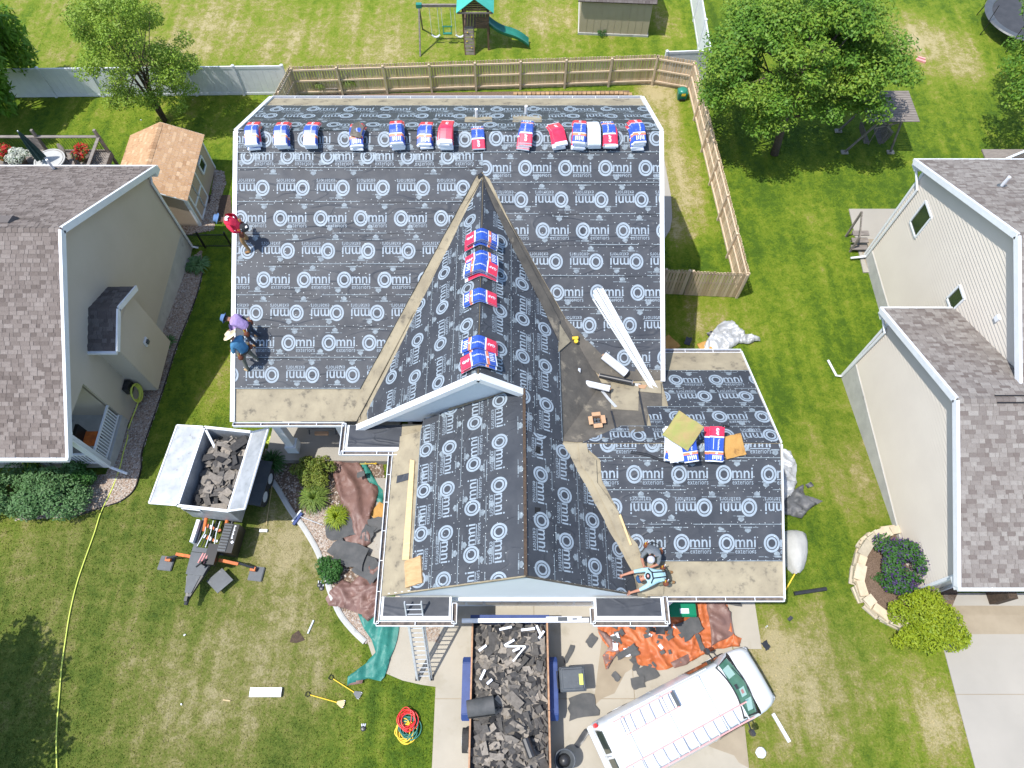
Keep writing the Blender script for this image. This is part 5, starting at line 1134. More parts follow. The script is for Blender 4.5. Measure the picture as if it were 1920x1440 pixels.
for i in range(26): f = i / 25; MB().beam((q.x + 4 * f, q.y - .3 + 1.9 * f, .15), (q.x + 4 * f, q.y - .3 + 1.9 * f, 1.0), .03, .03, up=(0, 1, 0)).build('baluster', MT['wood_g'], t)
MB().box((q.x + 2.2, q.y + .2, .0), (4.5, 2.2, .06)).build('deck_floor', MT['wood_g'], t)
for i in (0, 1): MB().beam((q.x + .4 + i * 3, q.y, -1.6), (q.x + .4 + i * 3, q.y, .0), .1, .1, up=(0, 1, 0)).build('post', MT['wood_g'], t)
# ======================= fences =======================
def picket_fence(f, a, b, flip, h=1.8, w=.142, posts=2.35, rails=(.25, .95, 1.62)):
    a, b = Vector(a), Vector(b); L = (b - a).length; d = (b - a) / L; n = Vector((-d.y, d.x, 0)).normalized() * (1 if flip else -1)
    R = random.Random(int(abs(a.x * 100 + b.y * 10))); i = 0; s = 0
    base = [MB().hexa([(-w / 2 + .004, -.01, 0), (w / 2 - .004, -.01, 0), (w / 2 - .004, .01, 0), (-w / 2 + .004, .01, 0), (-w / 2 + .02, -.01, h), (w / 2 - .02, -.01, h), (w / 2 - .02, .01, h), (-w / 2 + .02, .01, h)], t=k / 5).build('picket', MT['wood_p']) for k in range(6)]
    ang = math.atan2(d.y, d.x)
    while s < L:
        p = a + d * (s + w / 2); o = R.choice(base).copy(); COL.objects.link(o); o.parent = f; g = ORG[f.name]
        o.location = Vector((p.x, p.y, gz(p.x, p.y) + .04 + R.uniform(-.012, .012))) - g; o.rotation_euler = (R.uniform(-.01, .01), 0, ang); s += w
    for o in base: bpy.data.objects.remove(o)
    k = max(1, round(L / posts))
    for i in range(k + 1):
        p = a + d * (L * i / k) + n * .07; z = gz(p.x, p.y); MB().beam((p.x, p.y, z - .1), (p.x, p.y, z + h - .03), .1, .1, up=tuple(d)).build('post', MT['wood_r'], f)
    for i in range(k):
        p0 = a + d * (L * i / k + .06) + n * .045; p1 = a + d * (L * (i + 1) / k - .06) + n * .045
        for r in rails: MB().beam((p0.x, p0.y, gz(p0.x, p0.y) + r), (p1.x, p1.y, gz(p1.x, p1.y) + r), .05, .09).build('rail', MT['wood_r'], f)
B = [G(u, v) for u, v in ((530, 192), (560, 180), (1222, 158), (1290, 170), (1392, 558), (1241, 548))]
wf = thing('wooden_fence', 'tall new pine picket fence around the middle back yard', 'fence', tuple(B[2]))
a4 = G(1368, 560); b_right = G(1383, 558)
picket_fence(wf, B[1], B[2], False); picket_fence(wf, B[0] + V3(0, -3, 0), B[1], False); picket_fence(wf, B[2], B[3], False); picket_fence(wf, B[3], b_right, False, rails=(.25, .95, 1.62))
picket_fence(wf, b_right, G(1284, 554), False)
g0 = thing('wooden_gate', 'pine board gate closing the gap between house and fence', 'gate', tuple(G(1262, 552))); picket_fence(g0, G(1278, 553), G(1236, 551), False, posts=2)
def vinyl(f, a, b, h=1.83, panel=2.42):
    a, b = Vector(a), Vector(b); L = (b - a).length; d = (b - a) / L; k = max(1, round(L / panel)); ang = math.atan2(d.y, d.x)
    for i in range(k + 1):
        p = a + d * L * i / k; z = gz(p.x, p.y); o = MB().box((p.x, p.y, z + h / 2), (.13, .13, h + .04), ang).build('post', MT['white'], f); MB().cyl((p.x, p.y, z + h + .02), .1, .06, 4, r2=.02).build('post_cap', MT['white'], o)
    for i in range(k):
        p0 = a + d * (L * i / k + .065); p1 = a + d * (L * (i + 1) / k - .065); c = (p0 + p1) / 2; z = gz(c.x, c.y); ll = (p1 - p0).length
        for zz, hh in ((.1, .14), (h - .1, .14)): MB().box((c.x, c.y, z + zz), (ll, .06, hh), ang).build('rail', MT['white'], f)
        n = int(ll / .3)
        for j in range(n): q_ = p0 + d * (ll * (j + .5) / n); MB().box((q_.x, q_.y, z + h / 2), (ll / n - .008, .03, h - .34), ang).build('panel_board', MT['white'], f)
vf = thing('vinyl_fence', 'long white vinyl privacy fence behind the left yards', 'fence', tuple(G(300, 180)))
vinyl(vf, G(-70, 184), G(546, 177))
vf2 = thing('vinyl_fence', 'short white vinyl fence angling north beside the big shade tree', 'fence', tuple(G(1300, 150)))
vinyl(vf2, G(1318, 148), G(1233, 158) + V3(.2, .3, 0)); vinyl(vf2, G(1318, 148), G(1314, 148) + V3(.3, 14.5, 0))
# ======================= sheds =======================
sh = thing('garden_shed', 'tan garden shed with new orange brown shingles beside the left house', 'shed', tuple(G(360, 425)))
# corners of the walls on the ground, measured: front right, back right, front left
F1 = G(377, 424); R1 = G(404, 314); zsh = F1.z
ax = (R1 - F1); ax.z = 0; Ls = ax.length; ay = ax.normalized(); axx = Vector((ay.y, -ay.x, 0)); Wd = 3.2
Ls = min(Ls, 4.1)
def S(x, y, z): return F1 + axx * (-x) + ay * y + V3(0, 0, z)
hw = 2.05; hr = 2.75
MB().hexa([S(Wd, 0, 0), S(0, 0, 0), S(0, Ls, 0), S(Wd, Ls, 0), S(Wd, 0, hw), S(0, 0, hw), S(0, Ls, hw), S(Wd, Ls, hw)]).build('wall', MT['shedw'], sh)
for y in (0, Ls): MB().prism([S(Wd, y, hw), S(0, y, hw), S(Wd / 2, y, hr)], ay * (.06 if y == 0 else -.06)).build('gable_wall', MT['shedw'], sh)
ov = .18
class PP(Plane):
    def __init__(s, p0, sd, up): s.p0 = Vector(p0); s.S = Vector(sd).normalized(); s.T = Vector(up).normalized(); s.N = s.S.cross(s.T).normalized(); s.N = -s.N if s.N.z < 0 else s.N
for a_, b_, sd in ((S(-ov, -ov, hw - .08), S(Wd / 2, -ov, hr + .02), ay), (S(Wd + ov, -ov, hw - .08), S(Wd / 2, -ov, hr + .02), ay)):
    P = PP(a_, sd, b_ - a_); hh = (b_ - a_).length; po = [(0, 0), (Ls + 2 * ov, 0), (Ls + 2 * ov, hh), (0, hh)]
    slab(P, po, .06, 'shed_roof', MT['whitem'], parent=sh); shingle_roof(P, po, sh, MT['shing_s'], seed=31, th=.006)
ridge_caps(S(Wd / 2, -ov, hr + .02), S(Wd / 2, Ls + ov, hr + .02), -axx * .9 + V3(0, 0, -.45), axx * .9 + V3(0, 0, -.45), sh, MT['shing_s'])
for y in (.05, Ls - .05): MB().beam(S(-.012, y, 0), S(-.012, y, hw - .06), .1, .03, up=tuple(axx)).build('corner_trim', MT['white'], sh)
MB().beam(S(.05, -.012, 0), S(.05, -.012, hw), .1, .03, up=tuple(ay)).build('corner_trim', MT['white'], sh)
for (y0, y1) in ((.35, 1.05), (1.05, 1.75)):
    dr = MB()
    for A_, B_ in (((y0, .1), (y0, 1.8)), ((y1, .1), (y1, 1.8)), ((y0, .1), (y1, .1)), ((y0, 1.8), (y1, 1.8)), ((y0, .95), (y1, .95))): dr.beam(S(-.03, *A_), S(-.03, *B_), .09, .05, up=tuple(axx))
    o = dr.build('door', MT['white'], sh); MB().prism([S(-.012, y0, .1), S(-.012, y1, .1), S(-.012, y1, 1.8), S(-.012, y0, 1.8)], axx * .012).build('door_panel', MT['shedw'], o)
window(sh, [S(-.01, 2.35, 1.0), S(-.01, 2.95, 1.0), S(-.01, 2.95, 1.6), S(-.01, 2.35, 1.6)], axx)
bs = thing('garden_shed', 'plain beige shed with dark roof edge in the far back yard', 'shed', tuple(G(1150, 66)))
a_, b_ = G(1085, 64), G(1213, 69); dd = (b_ - a_).normalized(); up2 = Vector((-dd.y, dd.x, 0)); W2 = (b_ - a_).length
def S2(x, y, z): return a_ + dd * x + up2 * y + V3(0, 0, z)
MB().hexa([S2(0, 0, .08), S2(W2, 0, .08), S2(W2, 3, .08), S2(0, 3, .08), S2(0, 0, 2.15), S2(W2, 0, 2.15), S2(W2, 3, 2.15), S2(0, 3, 2.15)]).build('wall', MT['shedb'], bs)
MB().hexa([S2(-.05, -.05, 0), S2(W2 + .05, -.05, 0), S2(W2 + .05, 3, 0), S2(-.05, 3, 0), S2(-.05, -.05, .12), S2(W2 + .05, -.05, .12), S2(W2 + .05, 3, .12), S2(-.05, 3, .12)]).build('skid_base', MT['found'], bs)
for (ya, za, yb_, zb_) in ((-.2, 2.12, 1.5, 2.9), (3.2, 2.12, 1.5, 2.9)):
    P = PP(S2(-.2, ya, za), dd, S2(-.2, yb_, zb_) - S2(-.2, ya, za)); hh = (S2(-.2, yb_, zb_) - S2(-.2, ya, za)).length; po = [(0, 0), (W2 + .4, 0), (W2 + .4, hh), (0, hh)]
    slab(P, po, .06, 'shed_roof', MT['soil'], parent=bs); shingle_roof(P, po, bs, MT['shing_d'], seed=41)
for k in range(1, 10): MB().beam(S2(W2 * k / 10, -.006, .12), S2(W2 * k / 10, -.006, 2.12), .02, .012, up=tuple(up2)).build('panel_groove', MT['shedb'], bs)
# ======================= playset =======================
ps = thing('swing_set', 'wooden playset with teal gable canopy, ladder, swings and green slide', 'playset', tuple(G(890, 102)))
pz = -1.6; q0 = G(872, 100); q1 = G(908, 93); px0, px1 = q0.x, q1.x + .25; py0 = q0.y; py1 = py0 + 1.35
pw = MT['play']
for x in (px0, px1):
    for y in (py0 + .3, py1 + .3): MB().beam((x, y, pz), (x, y, pz + 2.55), .1, .1, up=(0, 1, 0)).build('post', pw, ps)
cx = (px0 + px1) / 2; cz = pz + 2.35
for k in range(8): MB().box((px0 + .07 + k * (px1 - px0) / 8 + .02, py0 + .95, pz + 1.35), ((px1 - px0) / 8 - .015, 1.35, .035)).build('deck_board', pw, ps)
for k in range(5): MB().box((cx + (px1 - px0) * .25, py0 + .26, pz + 1.45 + k * .13), ((px1 - px0) / 2, .03, .1)).build('wall_slat', pw, ps)
for k in range(5): MB().box((cx, py1 + .34, pz + 1.45 + k * .13), ((px1 - px0), .03, .1)).build('wall_slat', pw, ps)
for sx in (-1, 1):
    mb = MB(); A0 = (cx, py0 + .05, cz + .85); A1 = (cx, py1 + .55, cz + .85); E0 = (cx + sx * 1.0, py0 + .05, cz + .05); E1 = (cx + sx * 1.0, py1 + .55, cz + .05)
    mb.prism([A0, A1, E1, E0] if sx > 0 else [A0, E0, E1, A1], (0, 0, -.03)); mb.build('canopy_panel', MT['teal'], ps)
MB().beam((cx - .95, py0 + .1, cz + .02), (cx + .95, py0 + .1, cz + .02), .05, .09).build('roof_beam', MT['wood_g'], ps)
for k in (-3, -2, -1, 1, 2, 3): MB().beam((cx + k * .16, py0 + .12, cz + .05), (cx + k * .16, py0 + .12, cz + .78 - abs(k) * .13), .03, .03, up=(0, 1, 0)).build('lattice_bar', pw, ps)
for z in (.2, .4): MB().beam((cx - .75 + z, py0 + .13, cz + z), (cx + .75 - z, py0 + .13, cz + z), .03, .03).build('lattice_bar', pw, ps)
# rung ladder (plank climbing wall)
for k in range(8):
    f = k / 7; MB().box((px0 + .28, py0 - .1 + .35 * f, pz + .08 + 1.3 * f), (.5, .04, .15), R=rot('X', -18)).build('climbing_plank', MT['wood_g'], ps)
for k, (f, s) in enumerate(((.2, .4), (.45, .15), (.62, .42), (.8, .2))): MB().ball((px0 + s, py0 - .14 + .35 * f, pz + .15 + 1.3 * f), .035, n=6, k=4).build('hand_hold', MT['yel'], ps)
MB().beam((px0 + .02, py0 + .28, pz + 1.3), (px0 + .02, py0 - .14, pz), .05, .05).beam((px0 + .54, py0 + .28, pz + 1.3), (px0 + .54, py0 - .14, pz), .05, .05).build('ladder_rail', pw, ps)
# swing beam
bl = G(787, 105); bx0 = bl.x + .15; bz_ = pz + 2.25; byy = py0 + .9
MB().beam((bx0, byy, bz_), (px0, byy, bz_), .1, .14).build('swing_beam', MT['wood_g'], ps); MB().box((bx0, byy, bz_), (.3, .2, .22)).build('beam_bracket', MT['slide'], ps)
for s in (-1, 1): MB().beam((bx0, byy, bz_), (bx0 - .12, byy + s * 1.15, pz), .08, .08).build('leg', MT['wood_g'], ps)
for s_, hh in ((.75, .5), (2.1, .5)):
    x = bx0 + s_
    sw = MB()
    for e in (-.22, .22): sw.tube([(x + e, byy, bz_), (x + e * .95, byy - .05, pz + .5)], .012, 4)
    sw.build('swing_chain', MT['whitem'], ps)
    MB().tube([(x - .22, byy - .05, pz + .52), (x - .12, byy - .05, pz + .42), (x, byy - .05, pz + .39), (x + .12, byy - .05, pz + .42), (x + .22, byy - .05, pz + .52)], .05, 6).build('swing_seat', MT['yel'] if False else MT['bl_wh'], ps)
x = bx0 + 1.42
mb = MB()
for e in (-.25, .25): mb.tube([(x + e, byy, bz_), (x + e, byy, pz + 1.0)], .012, 4)
mb.build('swing_chain', MT['whitem'], ps); MB().beam((x - .28, byy, pz + 1.0), (x + .28, byy, pz + 1.0), .05, .05).beam((x - .25, byy - .1, pz + .65), (x + .25, byy - .1, pz + .65), .14, .05).beam((x - .22, byy, pz + 1.0), (x - .22, byy - .1, pz + .65), .04, .04).beam((x + .22, byy, pz + 1.0), (x + .22, byy - .1, pz + .65), .04, .04).build('glider_seat', MT['slide'], ps)
# wavy slide
sl0 = Vector((px1 + .05, py0 + .75, pz + 1.4)); mb = MB(); rows = []
for i in range(17):
    f = i / 16; c_ = sl0 + V3(2.2 * f, -.15 * f, -1.22 * f - .1 * math.sin(f * 6.28 * 1.0) * (1 if f < 1 else 0)); c_.z = max(c_.z, pz + .12)
    rows.append([c_ + V3(0, dy_, dz_) for dy_, dz_ in ((-.3, .14), (-.25, .16), (-.22, .02), (0, 0), (.22, .02), (.25, .16), (.3, .14), (.3, -.04), (-.3, -.04), (-.3, .14))])
mb.grid(rows); mb.build('slide', MT['slide'], ps, True)
# ======================= other back yard things =======================
ar = thing('glider_swing_arbor', 'grey weathered wooden glider swing under a slatted roof by the shade tree', 'garden swing', tuple(G(1640, 285)))
az = -1.6; c0 = G(1583, 286); c1_ = G(1668, 283); wA = c1_.x - c0.x
cxa = (c0.x + c1_.x) / 2; ya = c0.y; yb2 = ya + 1.5; hz = az + 2.1
for k in range(13): MB().box((cxa + .25, ya - .25 + k * .165 + .1, hz + .1 + .0), (wA + .15 - .0, .145, .03)).build('roof_slat', MT['wood_g'], ar)
for y in (ya + .05, yb2 + .1): MB().beam((cxa + .25 - wA / 2 - .05, y, hz), (cxa + .25 + wA / 2 + .05, y, hz), .05, .12).build('roof_beam', MT['wood_g'], ar)
for y in (ya, yb2):
    MB().beam((c0.x, y, az), (cxa - .25, y, hz), .08, .08).build('leg', MT['wood_g'], ar); MB().beam((c1_.x, y, az), (cxa + .75, y, hz), .08, .08).build('leg', MT['wood_g'], ar)
    MB().beam((cxa - .35, y, hz - .5), (cxa + .85, y, hz - .1), .04, .08).build('brace', MT['wood_g'], ar); MB().beam((cxa - .1, y, hz - .1), (cxa + .7, y, hz - .8), .04, .08).build('brace', MT['wood_g'], ar)
    for x in (c0.x, c1_.x): MB().box((x, y, az + .03), (.35, .25, .06)).build('foot_block', MT['conc2'], ar)
for s in (-1, 1):
    for k in range(4): MB().box((cxa + .2 + s * (.25 + k * .07), ya + .75, az + .42), (.06, 1.1, .025)).build('seat_slat', MT['wood_g'], ar)
    for k in range(7): MB().box((cxa + .2 + s * .58, ya + .27 + k * .16, az + .72), (.03, .12, .6), R=rot('Y', s * 14)).build('back_slat', MT['wood_g'], ar)
    MB().beam((cxa + .2 + s * .3, ya + .15, hz), (cxa + .2 + s * .3, ya + .15, az + .4), .03, .05, up=(0, 1, 0)).build('hanger', MT['wood_g'], ar); MB().beam((cxa + .2 + s * .3, ya + 1.35, hz), (cxa + .2 + s * .3, ya + 1.35, az + .4), .03, .05, up=(0, 1, 0)).build('hanger', MT['wood_g'], ar)
# trampoline
tc_ = G(1925, 62); tc_ = Z(1925, 30, -.75); t = thing('trampoline', 'large round black trampoline at the upper right corner', 'trampoline', (tc_.x, tc_.y, -1.6)); R_ = 2.2
MB().add([tc_] + [tc_ + V3(1.85 * math.cos(a), 1.85 * math.sin(a), 0) for a in np.linspace(0, 6.283, 41)[:-1]], [(0, 1 + i, 1 + (i + 1) % 40) for i in range(40)]).build('jumping_mat', MT['tramp'], t)
mb = MB(); mb.grid([[tc_ + V3(r * math.cos(a), r * math.sin(a), z) for a in np.linspace(0, 6.283, 49)] for r, z in ((1.85, .02), (1.9, .06), (2.2, .06), (2.27, 0), (2.2, -.05))]); mb.build('safety_pad', MT['steel'], t)
for k in range(8):
    a = k * .785 + .2; p = tc_ + V3(2.2 * math.cos(a), 2.2 * math.sin(a), -.05); o_ = V3(math.cos(a), math.sin(a), 0) * .12; MB().tube([p, p + o_ + V3(0, 0, -.8)], .025, 6).build('leg', MT['irr'], t); MB().tube([p + o_, p + o_ + V3(0, 0, 1.0)], .02, 6).build('net_pole', MT['irr'], t)
# compost tumbler / green box by the fence corner
q = G(1277, 184); t = thing('storage_bin', 'small dark green lidded bin in the fence corner', 'bin', tuple(q))
MB().hexa([q + V3(*k) for k in ((-.22, -.2, 0), (.22, -.2, 0), (.22, .2, 0), (-.22, .2, 0), (-.26, -.24, .5), (.26, -.24, .5), (.26, .24, .5), (-.26, .24, .5))]).build('body', MT['slide'], t, bevel=.03); MB().ball(q + V3(0, 0, .5), .27, sz=.45).build('lid', MT['slide'], t, True); MB().box(q + V3(.02, -.25, .42), (.2, .03, .14)).build('handle_plate', MT['yel'], t); MB().box(q + V3(0, -.26, .1), (.3, .06, .1)).build('base', MT['irr'], t)
# brick edging row behind the house
t = thing('brick_edging', 'row of tan edging bricks along the bed behind the house', 'edging', tuple(G(1070, 176)))
i = 0; u = 966
while u < 1186:
    p = G(u, 179 - (u - 966) * .008 + (0 if u < 1160 else (u - 1160) * .12)); MB().box(p + V3(0, 0, .07), (.2, .2, .15), random.uniform(-.12, .12), t=random.random()).build('brick', MT['brick'], t); u += 8.6
p = G(615, 175); t = thing('garden_bench', 'low grey wooden bench between grasses behind the house', 'bench', tuple(p))
MB().box(p + V3(0, 0, .42), (1.25, .35, .05)).build('seat', MT['wood_g'], t)
for s in (-1, 1): MB().box(p + V3(s * .55, 0, .2), (.08, .3, .4)).build('leg', MT['wood_g'], t)
MB().beam(p + V3(.6, .1, 0), p + V3(.6, .1, .95), .09, .09, up=(0, 1, 0)).build('corner_post', MT['wood_g'], t)
# toys and litter on the far right lawn
p = G(1727, 113, .05); o = MB().beam(p + V3(-.25, .1, 0), p + V3(.2, -.15, 0), .14, .1).beam(p + V3(-.1, .25, 0), p + V3(.25, .1, 0), .1, .1).build('plastic_toy', MT['fibre']); tag(o, 'small red orange plastic toy lying on the lawn beside the big tree', 'toy')
# black iron fence between shed and house corner
t = thing('iron_fence', 'low black metal fence between the shed gravel and the house', 'fence', tuple(G(400, 480)))
a_, b_ = G(345, 465), G(436, 465); gaz = gz(-12, 17)
for zz in (.15, .95): MB().beam((a_.x, a_.y, gz(a_.x, a_.y) + zz), (b_.x, b_.y, gz(b_.x, b_.y) + zz), .035, .035).build('rail', MT['irr'], t)
for k in range(27): p = a_.lerp(b_, k / 26); MB().beam((p.x, p.y, gz(p.x, p.y) + .1), (p.x, p.y, gz(p.x, p.y) + 1.0), .016, .016, up=(0, 1, 0)).build('bar', MT['irr'], t)
for f in (.0, .45, 1): p = a_.lerp(b_, f); MB().beam((p.x, p.y, gz(p.x, p.y)), (p.x, p.y, gz(p.x, p.y) + 1.15), .07, .07, up=(0, 1, 0)).build('post', MT['irr'], t)
# stone wall round the right bed
sw = thing('stone_wall', 'low curved wall of stacked limestone blocks around the right bed', 'retaining wall', tuple(G(1600, 1080)))
sp = smooth_path(GP([(1688, 994), (1668, 997), (1645, 1003), (1625, 1016), (1611, 1038), (1604, 1068), (1603, 1092), (1612, 1118), (1630, 1140), (1652, 1158), (1685, 1174)]), 12)
cum = [0]
for i in range(1, len(sp)): cum.append(cum[-1] + (sp[i] - sp[i - 1]).length)
def along(s):
    for i in range(1, len(cum)):
        if cum[i] >= s: f = (s - cum[i - 1]) / (cum[i] - cum[i - 1]); return sp[i - 1].lerp(sp[i], f), (sp[i] - sp[i - 1]).normalized()
    return sp[-1], (sp[-1] - sp[-2]).normalized()
R = random.Random(5)
for row in range(3):
    s = R.uniform(0, .2)
    while s < cum[-1] - .1:
        L_ = R.uniform(.3, .75); p, d = along(min(s + L_ / 2, cum[-1])); d.z = 0; n = Vector((-d.y, d.x, 0)); w_ = R.uniform(.26, .42); h_ = .13
        c_ = p + n * (row * .03 - .02); z = gz(p.x, p.y) + row * h_ - .02
        P8 = []
        for zz in (0, 1):
            for sx, sy in ((-1, -1), (1, -1), (1, 1), (-1, 1)):
                P8.append(Vector((c_.x, c_.y, z + zz * (h_ - .01))) + d * sx * (L_ / 2 - .012) * R.uniform(.9, 1.02) + n * sy * w_ / 2 * R.uniform(.85, 1.1) + V3(0, 0, R.uniform(-.01, .01)))
        MB().hexa(P8, t=R.random()).build('stone', MT['stone'], sw); s += L_
# ======================= plants =======================
def leaves(C, Rr, n, size, m, name='crown', parent=None, up=.35, long=1.0, droop=0, shell=.35, flat=1.0):
    """n leaf-sized faces spread through clumps C (centres) of radii Rr"""
    C = np.asarray(C, float); Rr = np.asarray(Rr, float)
    if Rr.ndim == 1: Rr = np.stack([Rr, Rr, Rr * flat], 1)
    w = Rr[:, 0] * Rr[:, 1]; k = rng.choice(len(C), n, p=w / w.sum())
    d = rng.normal(size=(n, 3)); d /= np.linalg.norm(d, axis=1)[:, None]; r = (shell + (1 - shell) * rng.random(n)) ** .6
    P = C[k] + d * Rr[k] * r[:, None]
    nrm = d * .6 + rng.normal(size=(n, 3)) * .7; nrm[:, 2] += up * 2; nrm /= np.linalg.norm(nrm, axis=1)[:, None]
    a = rng.normal(size=(n, 3)); a[:, 2] -= droop * 3; a -= nrm * (a * nrm).sum(1)[:, None]; a /= np.linalg.norm(a, axis=1)[:, None]; b = np.cross(nrm, a)
    s = (size * rng.uniform(.6, 1.35, n))[:, None]
    V = np.stack([P - a * s * long, P + b * s * .5, P + a * s * long, P - b * s * .5], 1).reshape(-1, 3)
    F = np.arange(n * 4).reshape(n, 4); tint = np.clip(rng.random(len(C))[k] * .55 + rng.random(n) * .45, 0, 1)
    o = raw_mesh(name, V, F, tint, m, parent=parent); return o
def crown_clumps(c, r, n, cr, seed=0, low=-.7):
    g = np.random.default_rng(seed); out = []
    while len(out) < n:
        d = g.normal(size=3); d /= np.linalg.norm(d)
        if d[2] < low: continue
        q = g.uniform(.25, 1.0) ** .45; wob = 1 + .16 * math.sin(3 * math.atan2(d[1], d[0]) + seed) + .1 * math.sin(7 * math.atan2(d[1], d[0]))
        out.append((c[0] + d[0] * r[0] * q * wob, c[1] + d[1] * r[1] * q * wob, c[2] + d[2] * r[2] * q))
    return np.array(out), g.uniform(cr * .7, cr * 1.35, n)
def tree(label, base, c, r, n, cr, nl, size, m, seed, trunk=.16, up=.35, long=1.0, droop=0, flat=.6, low=-.6, cat='tree', stems=1):
    t = thing('shade_tree', label, cat, tuple(base)); C, Rr = crown_clumps(c, r, n, cr, seed, low); R = random.Random(seed)
    mb = MB(); top = Vector(c) + V3(0, 0, r[2] * .45); b = Vector(base)
    for s in range(stems):
        o_ = V3(R.uniform(-.3, .3), R.uniform(-.3, .3), 0) * (stems > 1); mb.tube([b + o_ * .3, b.lerp(top, .3) + o_, b.lerp(top, .65) + o_ * 2, top + o_ * 3], [trunk, trunk * .8, trunk * .5, trunk * .15], 8)
    mb.build('trunk', MT['bark'], t, True)
    mb = MB(); fr = b.lerp(top, .35)
    for i in range(0, len(C), max(1, len(C) // 26)):
        q = Vector(C[i]); st = b.lerp(top, R.uniform(.3, .75)); mid = st.lerp(q, .5) + V3(0, 0, -.15); mb.tube([st, mid, q], [trunk * .35, trunk * .22, .015], 5)
    mb.build('limb', MT['bark'], t, True, kind='stuff')
    leaves(C, Rr, nl, size, m, 'crown', t, up, long, droop, .2, flat); return t
tree('large full green shade tree beside the fence corner at upper right', (13.4, 26.9, -1.6), (13.3, 28.3, 3.0), (4.35, 3.9, 3.3), 170, .8, 74000, .08, MT['leaf1'], 3, .22, up=.6, flat=.55)
tree('light green birch tree with several stems before the white fence', G(312, 228), (-17.9, 29.2, 2.5), (2.35, 2.2, 3.7), 100, .5, 29000, .06, MT['leaf2'], 8, .085, flat=.8, stems=3, low=-.8)
tree('drooping willow foliage reaching in at the far left edge', (-27.6, 29.5, -1.6), (-27.6, 29.5, 2.0), (3.6, 3.2, 3.0), 80, .7, 22000, .12, MT['leaf3'], 12, .2, up=.35, long=1.9, droop=1, flat=1.5)
tree('bright green tree leaning over the trampoline at the top right corner', (27.2, 28.2, -1.6), (26.4, 28.4, 3.0), (3.4, 3.4, 3.2), 80, .7, 20000, .08, MT['leaf1'], 15, .2)
tree('tree outside the left edge casting its shade on the front lawn', (-20.0, -1.2, 0), (-20.0, -1.2, 5.4), (3.3, 3.2, 2.8), 70, .9, 20000, .15, MT['leaf1'], 18, .2)
def shrub(label, u, v, r, h, n, size, m, m2=None, cat='shrub', name='shrub', n2=0, rx=1.0, seed=1):
    b = G(u, v); t = thing(name, label, cat, tuple(b)); c = b + V3(0, 0, h * .5); C, Rr = crown_clumps(c, (r * rx, r, h * .5), 40, r * .3, seed, -.3)
    mb = MB()
    for i in range(6): a = i * 1.05; mb.tube([b, b + V3(math.cos(a) * r * .5, math.sin(a) * r * .5, h * .7)], [.02, .01], 5)
    mb.build('stem', MT['bark'], t, kind='stuff'); leaves(C, Rr, n, size, m, 'foliage', t, .5, 1, 0, .5)
    if m2: leaves(C + np.array([[0, 0, .05]]), Rr * 1.06, n2, size * .8, m2, 'flower', t, .6, .9, 0, .9)['kind'] = 'stuff'
    return t
shrub('rounded grey green shrub at the left edge below the porch', 22, 935, 1.0, 1.1, 7000, .05, MT['leafg'], seed=2)
shrub('wide rounded green shrub below the left porch column', 112, 928, 1.1, 1.2, 9000, .05, MT['leafg'], seed=3, rx=1.1)
shrub('low green shrub tucked between porch rail and bigger shrubs', 155, 905, .6, .8, 3500, .05, MT['leafd'], seed=4)
shrub('yellow and pink flowering plant against the left porch rail', 95, 878, .5, 1.1, 3000, .05, MT['leafd'], MT['leafy'], n2=700, seed=5, cat='plant', name='flowering_plant')
shrub('yellow green rounded shrub in the front bed by the brown tarp', 592, 893, .62, .75, 6000, .04, MT['leafs'], seed=6)
shrub('small dark green shrub at the kerb below the felt scraps', 622, 1072, .42, .6, 2600, .04, MT['leafd'], seed=7)
shrub('dark green shrub covered in purple flowers in the stone bed', 1687, 1068, .92, 1.1, 8000, .05, MT['leafd'], MT['purple'], n2=2400, seed=8)
shrub('broad lime yellow shrub beside the right driveway', 1717, 1165, 1.0, 1.0, 14000, .045, MT['leafy'], seed=9, rx=1.15)
shrub('small weedy plant on mulch inside the stone wall bed', 1650, 1088, .25, .25, 500, .03, MT['leafd'], cat='plant', name='low_plant', seed=11)
shrub('weeds growing at the front right corner of the far beige shed', 1128, 66, .25, .4, 400, .04, MT['leafd'], cat='plant', name='low_plant', seed=12)
def blades(label, u, v, r, h, n, w, m, name='ornamental_grass', cat='plant', seed=0, off=0):
    b = G(u, v) + V3(0, 0, off); g = np.random.default_rng(seed + 100); t = thing(name, label, cat, tuple(b)); a = g.uniform(0, 6.283, n); e = g.uniform(.3, 1, n); V = []; F = []
    for i in range(n):
        d = np.array((math.cos(a[i]), math.sin(a[i]), 0)); s = np.array((-d[1], d[0], 0)) * w; o = np.array(b) + d * .06 * g.random(); L = r * e[i]
        H = h * (1.15 - .5 * e[i]); p = [o, o + d * L * .45 + np.array((0, 0, H * .85)), o + d * L * .8 + np.array((0, 0, H * .9)), o + d * L * 1.05 + np.array((0, 0, H * .55))]
        k = len(V); V += [p[0] - s * .6, p[0] + s * .6, p[1] - s, p[1] + s, p[2] - s * .8, p[2] + s * .8, p[3] - s * .1, p[3] + s * .1]; F += [(k, k + 1, k + 3, k + 2), (k + 2, k + 3, k + 5, k + 4), (k + 4, k + 5, k + 7, k + 6)]
    raw_mesh('blades', np.array(V), np.array(F), np.repeat(g.random(n), 3), m, parent=t); return t
blades('green leafy hosta with pale edges at the gravel bed end', 373, 500, .62, .4, 130, .045, MT['leafg'], 'hosta_plant')
blades('small hosta plant midway along the shaded gravel bed', 316, 645, .4, .25, 60, .03, MT['leafg'], 'hosta_plant')
blades('dark daylily clump in the shade next to the dump trailer', 514, 872, .6, .6, 300, .012, MT['leafd'])
blades('tall fountain of green daylily blades below the yellow shrub', 592, 938, .65, .6, 420, .013, MT['blade'])
